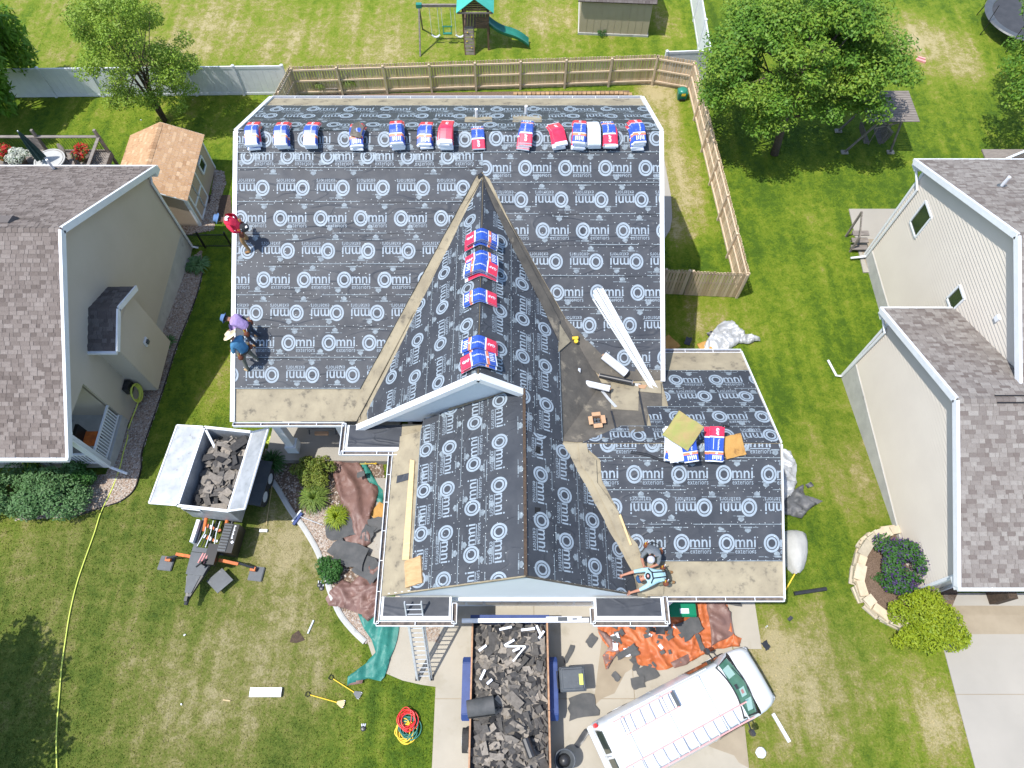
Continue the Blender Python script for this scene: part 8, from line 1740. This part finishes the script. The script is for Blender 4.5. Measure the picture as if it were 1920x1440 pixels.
for y in (-.62, -.42, -.22, .22, .42): MB().tube([W_(-2.35, y, 2.125), W_(1.25, y, 2.1)], .01, 4).build('roof_rib', MT['whitem'], van)
MB().tube([W_(2.1, y, 1.335 - .12 * (abs(y) / .9) ** 4) for y in np.linspace(-.86, .86, 9)], .009, 4).build('hood_seam', MT['vang'], van)
for s in (-1, 1):
    MB().tube([W_(2.12, s * .84, 1.27), W_(2.5, s * .8, 1.15), W_(2.72, s * .7, 1.0)], .009, 4).build('hood_seam', MT['vang'], van)
    for x in (.42, -.75): MB().beam(W_(x, s * 1.03, .6), W_(x, s * 1.03, 1.15), .012, .012, up=tuple(fy)).beam(W_(x, s * 1.03, 1.15), W_(x, s * .83, 1.98), .012, .012, up=tuple(fy)).build('door_seam', MT['vang'], van)
# ======================= lawn tools and hoses =======================
def shovel(label, a, b, blade, yel=True):
    A, B_ = G(*a, .05), G(*b, .06); t = thing('roofing_shovel', label, 'shovel', tuple(A)); d = (B_ - A).normalized(); s = d.cross(V3(0, 0, 1)); MB().tube([A, B_], .017, 8).build('shaft', MT['yel'], t)
    MB().tube([A, A - d * .08 + s * .07, A - d * .16 + s * .06, A - d * .16 - s * .06, A - d * .08 - s * .07, A], .014, 6).build('handle', MT['irr'], t); MB().prism([B_ - s * .04, B_ + s * .04, B_ + d * .2 + s * .13, B_ + d * .26, B_ + d * .2 - s * .13], (0, 0, .015)).build('blade', MT[blade], t)
    for k in range(5): MB().prism([B_ + d * .2 + s * (-.12 + k * .05), B_ + d * .2 + s * (-.09 + k * .05), B_ + d * .26 + s * (-.105 + k * .05)], (0, 0, .012)).build('tooth', MT['alu'], t)
shovel('yellow handled shovel lying nearer the green tarp', (625, 1273), (664, 1298), 'steel'); shovel('yellow handled shovel lying farther left on the lawn', (582, 1303), (632, 1317), 'wood_t')
cc_ = G(765, 1360)
for (dx_, dy_, r_, m_, n_, z_, lb) in ((-.02, .16, .25, 'red', 9, .1, 'red air hose coiled on top of the hose pile'), (.06, -.06, .27, 't_green', 7, .05, 'green hose coil partly under the red one'), (-.06, -.18, .26, 'yel', 7, .02, 'yellow hose coil at the bottom of hose pile')):
    pts = [cc_ + V3(dx_ + math.cos(a) * (r_ - .06 * math.sin(a * .37)) + .05 * math.sin(a * .13), dy_ + math.sin(a) * (r_ * 1.05 - .06 * math.cos(a * .23)) + .05 * math.cos(a * .17), z_ + .015 * (a / 6.28)) for a in np.linspace(0, 6.283 * n_, 26 * n_)]; o = MB().tube(pts, .017, 6).build('coiled_hose', MT[m_], None, True); tag(o, lb, 'hose')
pts = [G(u, v, .06) + V3(0, 0, .05 * (i % 3)) for i, (u, v) in enumerate([(Rs.uniform(668, 710), Rs.uniform(838, 872)) for _ in range(46)])]; o = MB().tube(smooth_path(pts, 5), .013, 5).build('cord_tangle', MT['yel'], None, True); tag(o, 'tangled orange yellow cord heaped between bed and porch', 'cord')
pts = [G(u, v, .08) for u, v in [(Rs.uniform(500, 516), Rs.uniform(812, 842)) for _ in range(16)]]; o = MB().tube(smooth_path(pts, 5), .016, 5).build('tangled_hose', MT['yg'], None, True); tag(o, 'tangled green hose beside the porch column base', 'hose')
t = thing('push_broom', 'blue headed push broom lying across the kerb by the trailer', 'broom', tuple(G(556, 965))); MB().beam(G(550, 984, .12), G(566, 962, .12), .1, .08).build('head', MT['blue'], t); MB().beam(G(548, 978, .16), G(564, 957, .16), .05, .06).build('brush_block', MT['white'], t); MB().tube([G(562, 968, .14), G(604, 984, .1)], .015, 6).build('handle', MT['alu'], t)
t = thing('leaf_rake_pole', 'thin pole lying from the kerb toward the dump trailer', 'pole', tuple(G(495, 960))); MB().tube([G(511, 905, .1), G(499, 985, .08)], .012, 6).build('shaft', MT['wood_t'], t); MB().box(G(494, 995, .05), (.28, .1, .06)).build('head', MT['white'], t)
t = thing('work_gloves', 'pair of black and white gloves on grass by the kerb', 'gloves', tuple(G(601, 1100)))
for k in (-1, 1):
    c_ = G(601 + 2 * k, 1100 + k * 3, .03); MB().ball(c_, .09, sz=.4, n=8, k=5).build('glove', MT['black'], t); [MB().tube([c_ + V3(.04 * j, .06, 0), c_ + V3(.05 * j, .15, 0)], .016, 5).build('finger', MT['bl_wh'] if j else MT['black'], t) for j in (-1, 0, 1)]
t = thing('work_glove', 'single dark glove lying on the grass left of the hoses', 'glove', tuple(G(681, 1366))); c_ = G(681, 1366, .03); MB().ball(c_, .09, sz=.4, n=8, k=5).build('palm', MT['black'], t); [MB().tube([c_ + V3(.04 * j, .05, 0), c_ + V3(.06 * j, .14, 0)], .018, 5).build('finger', MT['bl_wh'], t) for j in (-1, 0, 1)]
for (u0, v0, u1, v1, m_, w_, lb) in ((588, 1163, 577, 1188, 'whitem', .06, 'thin pale stick on the grass above the bare soil'), (418, 1312, 432, 1314, 'wood_t', .04, 'tiny wood splinter on the left front lawn'), (1489, 1113, 1549, 1104, 'black', .14, 'black corrugated pipe length on grass below the wing')):
    A, B_ = G(u0, v0, .04), G(u1, v1, .04); o = MB().tube([A, B_], w_ / 2, 8).build('ground_stick' if m_ != 'black' else 'drain_pipe', MT[m_]); tag(o, lb, 'stick' if m_ != 'black' else 'pipe')
Rg = random.Random(77)
for k in range(14):
    u, v = Rg.choice([(Rg.uniform(1260, 1470), Rg.uniform(1150, 1400)), (Rg.uniform(180, 420), Rg.uniform(185, 260)), (Rg.uniform(300, 700), Rg.uniform(1000, 1400))]); c_ = G(u, v, .05); s = Rg.uniform(.02, .04)
    o = MB().box(c_, (s * 1.6, s, .02), Rg.uniform(0, 3)).build('paper_bit', MT['bl_wh']); tag(o, 'tiny white litter fleck lying somewhere on the lawn or drive', 'litter', 'tiny litter flecks')
# things on the shaded porch
t = thing('porch_bench', 'black framed grill like bench with grey slats on the porch', 'bench', tuple(Z(607, 803, .4))); c_ = Z(607, 803, .35)
MB().box(c_ + V3(0, 0, .45), (1.0, .5, .05)).build('seat', MT['wood_g'], t); [MB().beam(c_ + V3(s * .5, -.25, 0), c_ + V3(s * .5, .25, .65), .04, .04).build('leg', MT['irr'], t) for s in (-1, 1)]; MB().box(c_ + V3(0, -.3, .2), (.5, .12, .12)).build('box', MT['card'], t)

# smaller broken pieces between and below the scraps, too many to count
def rubble(n, f, label, seed):
    R = random.Random(seed); mb = MB()
    for i in range(n):
        p, t_ = f(i, R); p = p - V3(0, 0, R.uniform(.02, .12)); L_, W2_ = R.uniform(.08, .24), R.uniform(.06, .14); M = (rot('Z', R.uniform(0, 360)) @ rot('X', R.gauss(0, 16)) @ rot('Y', R.gauss(0, 16)))
        mb.prism([p + M @ Vector(q) for q in ((-L_, -W2_, 0), (L_, -W2_ * .8, 0), (L_ * .9, W2_, 0), (-L_ * .7, W2_ * .8, 0))], (0, 0, .008), t=R.random() ** 1.3)
    tag(mb.build('shingle_rubble', MT['scrap']), label, 'rubble', kind='stuff')
rubble(260, heap1, 'broken shingle pieces filling the gaps in the dump trailer heap', 5); rubble(900, heap2, 'broken shingle pieces filling the gaps in the open trailer heap', 6)
# ======================= people =======================
def cm(name, c, c2=None, r=.8): return mat(name, c, c2 or tuple(x * .8 for x in c), 6, r, .03, 9)
CL = dict(red=cm('red_shirt', (.6, .02, .06)), purple=cm('lilac_shirt', (.36, .26, .5)), blue=cm('blue_shirt', (.06, .2, .36)), grey=cm('grey_shirt', (.17, .19, .21)), aqua=cm('pale_blue_shirt', (.36, .58, .66)),
          tan=cm('tan_trousers', (.33, .19, .08)), denim=cm('dark_trousers', (.03, .04, .065)), olive=cm('grey_olive_trousers', (.12, .125, .105)), khaki=cm('khaki_trousers', (.2, .19, .13)), boots=cm('brown_boots', (.28, .15, .06)), bootd=cm('pale_boots', (.42, .3, .17)),
          hatb=cm('blue_hat', (.09, .17, .33)), straw=cm('straw_hat', (.72, .62, .42), (.6, .5, .32)), navy=cm('navy_cap', (.03, .09, .2)), capw=cm('pale_cap', (.5, .5, .55)), capr=cm('red_cap_back', (.45, .04, .07)), hair=cm('dark_hair', (.02, .015, .01)), leather=cm('tool_leather', (.16, .05, .025)), strap=cm('black_strap', (.02, .02, .022)), glove=cm('red_glove', (.4, .03, .03)))
def person(label, base, phi, J, shirt, pants, boots, sleeve='skin', hand='skin', hat=None, hatm=None, girth=1.0, fingers=.07, splay=None):
    t = thing('person', label, 'person', tuple(base)); c, s = math.cos(phi), math.sin(phi)
    def Wp(p): x, y, z = p; return Vector(base) + V3(y * c + x * s, y * s - x * c, z)          # x right, y forward, z up
    P = {k: Wp(v) for k, v in J.items()}
    names = list(P); E = [('pelvis', 'belly'), ('belly', 'chest'), ('chest', 'neck'), ('neck', 'head'), ('head', 'crown')]
    for q in 'LR': E += [('chest', 'sh' + q), ('sh' + q, 'el' + q), ('el' + q, 'wr' + q), ('wr' + q, 'ha' + q), ('pelvis', 'hip' + q), ('hip' + q, 'kn' + q), ('kn' + q, 'an' + q), ('an' + q, 'to' + q)]
    P['belly'] = P['pelvis'].lerp(P['chest'], .45); P['crown'] = P['head'] + (P['head'] - P['neck']).normalized() * .09
    for q in 'LR':
        P['ha' + q] = P['wr' + q] + (P['wr' + q] - P['el' + q]).normalized() * .075
        if 'ha_' + q in P: P['ha' + q] = P['ha_' + q]
    names = ['pelvis', 'belly', 'chest', 'neck', 'head', 'crown'] + [a + q for q in 'LR' for a in ('sh', 'el', 'wr', 'ha', 'hip', 'kn', 'an', 'to')]
    rad = dict(pelvis=.15, belly=.15, chest=.17, neck=.062, head=.098, crown=.075, sh=.085, el=.055, wr=.036, ha=.04, hip=.105, kn=.07, an=.05, to=.046)
    me = bpy.data.meshes.new('body'); ix = {n: i for i, n in enumerate(names)}; g = Vector(base)
    me.from_pydata([tuple(P[n] - g) for n in names], [(ix[a], ix[b]) for a, b in E], []); o = bpy.data.objects.new('body', me); COL.objects.link(o)
    md = o.modifiers.new('skin', 'SKIN'); sv = me.skin_vertices[0].data
    for n, i in ix.items():
        r = rad[n if n in rad else n[:-1]] * (girth if n in ('pelvis', 'belly', 'chest') else 1); sv[i].radius = (r * (1.15 if n in ('chest', 'pelvis', 'belly') else 1), r * (.85 if n in ('chest', 'belly') else 1)); sv[i].use_root = (n == 'pelvis')
    ms = o.modifiers.new('sub', 'SUBSURF'); ms.levels = 2; ms.render_levels = 2
    dg = bpy.context.evaluated_depsgraph_get(); ev = bpy.data.meshes.new_from_object(o.evaluated_get(dg)); o.modifiers.clear(); o.data = ev; o.name = 'body'
    mats = [shirt, pants, boots, MT['skin'] if sleeve == 'skin' else sleeve, MT['skin'] if hand == 'skin' else hand, MT['skin']]
    cls = {}
    for a, b in E:
        k = b[:-1] if b[-1] in 'LR' and b != 'crown' else b
        cls[(a, b)] = {'belly': 0, 'chest': 0, 'neck': 0, 'head': 5, 'crown': 5, 'sh': 0, 'el': 0, 'wr': 3, 'ha': 4, 'hip': 1, 'kn': 1, 'an': 1, 'to': 2}[k]
    ev.materials.clear()
    for m in mats: ev.materials.append(m)
    segs = [(P[a] - g, P[b] - g, cls[(a, b)]) for a, b in E]
    for f in ev.polygons:
        q = Vector(f.center); best = None
        for a, b, k in segs:
            d = b - a; u_ = max(0, min(1, (q - a).dot(d) / max(1e-6, d.dot(d)))); dd = (q - a - d * u_).length
            if best is None or dd < best[0]: best = (dd, k)
        f.material_index = best[1]; f.use_smooth = True
    # fingers grow out of the palms, merged into the same mesh
    mb = MB()
    for q in 'LR':
        d = (P['ha' + q] - P['wr' + q]).normalized(); up = V3(0, 0, 1); sd = d.cross(up); sd = sd.normalized() if sd.length > .1 else V3(1, 0, 0); sg = 1 if q == 'R' else -1
        for j, (off, ln) in enumerate(((-.03, .8), (-.01, 1), (.01, .95), (.03, .75))):
            a0 = P['ha' + q] + sd * off; spread = sd * off * (1.4 if fingers > .08 else .5); a1 = a0 + (d * ln + spread * 8).normalized() * fingers * .55; a2 = a1 + (d * ln - up * .5).normalized() * fingers * .5; mb.tube([a0 - d * .03, a1, a2], [.012, .011, .008], 6, 0)
        a0 = P['wr' + q].lerp(P['ha' + q], .5) - sd * sg * .02; mb.tube([a0, a0 - sd * sg * .04 + d * .03, a0 - sd * sg * .05 + d * .06], [.014, .012, .009], 6, 0)
    fo = mb.build('f', [mats[4]]); fm_ = fo.data; bm = bmesh.new(); bm.from_mesh(ev); n0 = len(bm.faces); bm2 = bmesh.new(); bm2.from_mesh(fm_); vm = [bm.verts.new(v.co - g) for v in bm2.verts]; bm2.verts.index_update()
    for f in bm2.faces: nf = bm.faces.new([vm[v.index] for v in f.verts]); nf.material_index = 4; nf.smooth = True
    bm.to_mesh(ev); bm.free(); bm2.free(); bpy.data.objects.remove(fo); o.parent = t; ORG[o.name] = g
    hd_ = P['head']; ax = (P['crown'] - P['head']).normalized(); f_ = V3(c, s, 0); f_ = (f_ - ax * f_.dot(ax)); f_ = f_.normalized() if f_.length > .2 else V3(0, 0, -1); r_ = ax.cross(f_)
    Mh = Matrix((r_, f_, ax)).transposed()
    def H(x, y, z): return hd_ + Mh @ V3(x, y, z)
    fb = MB(); fb.ball(H(0, .1, -.01), .02, sz=1.4, n=6, k=4); [fb.ball(H(k * .035, .088, .03), .011, n=6, k=4, m=1) for k in (-1, 1)]; fb.beam(H(-.025, .09, -.045), H(.025, .09, -.045), .012, .01, 2); [fb.ball(H(k * .095, 0, .0), .024, sx=.5, n=6, k=4) for k in (-1, 1)]
    fb.build('face', [MT['skin'], CL['hair'], MT['soil']], t)
    mb = MB(); rows = [[H(math.cos(a) * .104 * math.cos(e), math.sin(a) * .112 * math.cos(e) - .008, .02 + .115 * math.sin(e)) for a in np.linspace(math.pi * .95, math.pi * 2.05, 12)] for e in np.linspace(-.5, 1.5, 7)]; mb.grid(rows); mb.build('hair', CL['hair'], t, True)
    if hat in ('brim', 'wide'):
        R1 = .175 if hat == 'brim' else .235; mb = MB()
        mb.grid([[H(r * math.cos(a), r * 1.08 * math.sin(a), z + .02 * abs(math.cos(a)) * (r > .15)) for a in np.linspace(0, 6.283, 29)] for r, z in ((R1, .045), (R1 * .98, .055), (.125, .07), (.118, .13), (.1, .175), (.05, .17 if hat == 'wide' else .185), (.0, .165))])
        mb.build('hat', hatm, t, True)
    elif hat == 'cap':
        mb = MB(); mb.grid([[H(r * math.cos(a), r * 1.1 * math.sin(a), z) for a in np.linspace(0, 6.283, 21)] for r, z in ((.112, .03), (.115, .08), (.09, .125), (.04, .145), (0, .148))], 0); mb.prism([H(x, y, .04) for x, y in ((-.08, .07), (-.07, .15), (0, .19), (.07, .15), (.08, .07))], Mh @ V3(0, 0, .012)); mb.build('cap', hatm, t, True)
    return t, P, Wp
def toolbelt(t, P, rr=.17, hip=True, ax=None):
    pv = P['pelvis']; ax = (P['chest'] - P['pelvis']).normalized(); s = (P['hipR'] - P['hipL']).normalized(); f = s.cross(ax).normalized(); mb = MB(); c0 = pv + ax * .04
    mb.grid([[c0 + (s * math.cos(a) * 1.12 + f * math.sin(a) * .95) * rr + ax * z for a in np.linspace(0, 6.283, 21)] for z in (-.03, .03)]); mb.build('tool_belt', CL['strap'], t)
    for k in (-1, 1):
        c = c0 + s * k * (rr + .06) - V3(0, 0, .1); q = MB().ball(c, .1, sx=.9, sy=1, sz=1.25, n=8, k=6, jit=.05).build('tool_pouch', CL['leather'], t)
        for j in range(3): b = c + V3(.03 * (j - 1), .02 * j, .08); MB().tube([b, b + V3(.02 * (j - 1), .03, .13)], .014, 5).build('hand_tool', (MT['yel'], MT['orange'], MT['bl_wh'])[j], t)
def onroof(P, X, Y): return Vector((X, Y, P.z(X, Y) + .06))
W = math.pi
std = lambda **k: {**dict(hipL=(-.1, 0, .9), hipR=(.1, 0, .9)), **k}
# 1: red shirt, bending west over the rake, hands on hips
f1 = onroof(P_main, *P_main.hit(468, 462).xy)
def zof(P, base, phi, x, y): c, s = math.cos(phi), math.sin(phi); X = base.x + y * c + x * s; Y = base.y + y * s - x * c; return P.z(X, Y) + .07 - base.z
b = f1; aL = (-.2, -.02); aR = (.22, .0)
J = dict(pelvis=(0, -.05, .9), chest=(0, .2, 1.24), neck=(0, .36, 1.38), head=(0, .48, 1.45), shL=(-.19, .26, 1.32), shR=(.19, .26, 1.32), elL=(-.38, .1, 1.16), elR=(.4, .12, 1.14), wrL=(-.22, 0, .97), wrR=(.25, .06, .94), hipL=(-.1, -.04, .84), hipR=(.1, -.04, .84), knL=(-.17, .08, .46), knR=(.16, .08, .46), anL=(-.2, -.02, zof(P_main, b, W, -.2, -.02)), anR=(.2, 0, zof(P_main, b, W, .2, 0)), toL=(-.22, .17, zof(P_main, b, W, -.22, .17) - .01), toR=(.22, .18, zof(P_main, b, W, .22, .18) - .01))
t1, P1, W1 = person('roofer in red shirt, blue hat and tan trousers bending at the left rake', b, W + .15, J, CL['red'], CL['tan'], CL['boots'], CL['red'], CL['glove'], 'brim', CL['hatb']); toolbelt(t1, P1)
c_ = P1['pelvis'] + V3(.1, -.04, .06); MB().ball(c_, .16, sx=1.1, sz=.9, n=10, k=6, jit=.04).build('tool_bag', CL['strap'], t1); MB().box(c_ + V3(.12, -.05, .1), (.07, .09, .02), .4).build('bag_tag', MT['white'], t1)
bk = P1['chest'].lerp(P1['neck'], .2) + V3(0, 0, .165); MB().prism([bk + V3(*q) for q in ((-.06, -.1, .01), (.03, -.09, -.005), (.0, .0, .015), (.05, .08, -.01), (-.02, .11, 0), (-.08, .04, .02))], (0, 0, .006)).build('shirt_print', MT['white'], t1)
# 2: lilac shirt, blue hat, bent over beside the straw hat
b = onroof(P_main, *P_main.hit(482, 640).xy)
J = dict(pelvis=(0, -.02, .86), chest=(0, .3, 1.16), neck=(0, .46, 1.26), head=(0, .58, 1.3), shL=(-.19, .36, 1.22), shR=(.19, .36, 1.22), elL=(-.3, .42, .98), elR=(.3, .26, 1.0), wrL=(-.2, .6, .84), wrR=(.24, .1, .82), hipL=(-.1, 0, .82), hipR=(.1, 0, .82), knL=(-.15, .1, .45), knR=(.14, .06, .45), anL=(-.16, -.04, zof(P_main, b, W, -.16, -.04)), anR=(.15, -.08, zof(P_main, b, W, .15, -.08)), toL=(-.17, .14, zof(P_main, b, W, -.17, .14) - .01), toR=(.16, .1, zof(P_main, b, W, .16, .1) - .01))
t2, P2, _ = person('roofer in lilac shirt and blue hat stooping beside the straw hatted one', b, W - .1, J, CL['purple'], CL['denim'], CL['boots'], CL['denim'], 'skin', 'brim', CL['hatb']); toolbelt(t2, P2)
# 3: straw hat, blue shirt, standing
b = onroof(P_main, *P_main.hit(476, 684).xy)
J = dict(pelvis=(0, -.03, .9), chest=(0, .1, 1.3), neck=(0, .2, 1.48), head=(0, .27, 1.58), shL=(-.2, .12, 1.4), shR=(.2, .12, 1.4), elL=(-.3, .1, 1.12), elR=(.28, .2, 1.14), wrL=(-.24, .3, .98), wrR=(.2, .44, 1.02), hipL=(-.1, 0, .85), hipR=(.1, 0, .85), knL=(-.17, .08, .46), knR=(.15, .06, .46), anL=(-.26, .02, zof(P_main, b, 2.6, -.26, .02)), anR=(.2, -.08, zof(P_main, b, 2.6, .2, -.08)), toL=(-.3, .2, zof(P_main, b, 2.6, -.3, .2) - .01), toR=(.22, .1, zof(P_main, b, 2.6, .22, .1) - .01))
t3, P3, _ = person('roofer in wide straw hat and blue shirt standing at the left rake', b, 2.6, J, CL['blue'], CL['olive'], CL['bootd'], CL['blue'], 'skin', 'wide', CL['straw'], 1.05); toolbelt(t3, P3, .18)
# 4: grey shirt, crouching by the valley
b = onroof(P_wf, *P_wf.hit(1217, 1046).xy); ph = -2.0
J = dict(pelvis=(0, -.26, .3), chest=(0, -.02, .62), neck=(0, .14, .74), head=(0, .24, .8), shL=(-.2, .03, .68), shR=(.2, .03, .68), elL=(-.27, .2, .44), elR=(.25, .22, .44), wrL=(-.1, .36, .26), wrR=(.1, .38, .28), hipL=(-.12, -.2, .28), hipR=(.12, -.2, .28), knL=(-.24, .2, .4), knR=(.22, .16, .12), anL=(-.2, .0, .05), anR=(.16, -.22, .08), toL=(-.22, .18, .02), toR=(.16, -.1, .02))
t4, P4, _ = person('roofer in grey shirt and red white cap crouching near the tan valley', b, ph, J, CL['grey'], CL['khaki'], CL['boots'], 'skin', 'skin', 'cap', CL['capw'], 1.12); toolbelt(t4, P4)
o = MB().ball(P4['crown'] + V3(.03, .05, .01), .07, sz=.6, n=8, k=5).build('cap_back_panel', CL['capr'], t4); MB().ball(P4['head'] + V3(.02, .09, .04), .05, n=8, k=5).build('ear_cover', CL['hair'], t4)
# 5: pale blue shirt, on knees, both arms reaching west with spread hands
b = onroof(P_wf, *P_wf.hit(1240, 1086).xy); ph = W + .12; hl = P_r.hit(1163, 1080, .05); hr = P_r.hit(1180, 1112, .05)
def loc5(p): d = p - b; c, s = math.cos(ph), math.sin(ph); return (d.x * s - d.y * c, d.x * c + d.y * s, d.z)
HR = loc5(hl); HL = loc5(hr)
J = dict(pelvis=(0, -.04, .5), chest=(0, .42, .56), neck=(0, .62, .6), head=(-.02, .74, .55), shL=(-.22, .5, .56), shR=(.22, .5, .56), elL=tuple(Vector((-.28, .55, .5)).lerp(Vector(HL), .45)), elR=tuple(Vector((.28, .55, .52)).lerp(Vector(HR), .45)), wrL=tuple(Vector((-.28, .55, .5)).lerp(Vector(HL), .85)), wrR=tuple(Vector((.28, .55, .5)).lerp(Vector(HR), .88)), ha_L=HL, ha_R=HR, hipL=(-.12, -.04, .44), hipR=(.12, -.04, .44), knL=(-.16, .16, .06), knR=(.16, .16, .07), anL=(-.15, -.26, .06), anR=(.15, -.26, .08), toL=(-.15, -.38, .02), toR=(.15, -.38, .03))
t5, P5, W5 = person('roofer in pale blue shirt kneeling with both arms stretched onto the garage roof', b, ph, J, CL['aqua'], CL['khaki'], CL['boots'], 'skin', 'skin', 'cap', CL['navy'], 1.0, .11); toolbelt(t5, P5, .16)
mb = MB()
for k in (-1, 1): mb.tube([P5['sh' + ('L' if k < 0 else 'R')] + V3(0, 0, .12), P5['chest'] + (P5['hipR'] - P5['hipL']) * k * .35 + V3(0, 0, .17), P5['pelvis'] + (P5['hipR'] - P5['hipL']) * k * .3 + V3(0, 0, .17)], .018, 5)
mb.tube([P5['chest'] + (P5['hipR'] - P5['hipL']) * k + V3(0, 0, .16) for k in (-.5, 0, .5)], .018, 5); mb.build('harness_strap', CL['strap'], t5)
MB().ball(P5['neck'] + V3(.06, 0, .12), .11, sx=.7, sz=.4, n=10, k=5).build('neck_shade', CL['strap'], t5); MB().ball(P5['neck'] + V3(.06, 0, .165), .045, sx=.7, sz=.3, n=8, k=4).build('shade_badge', MT['fibre'], t5)
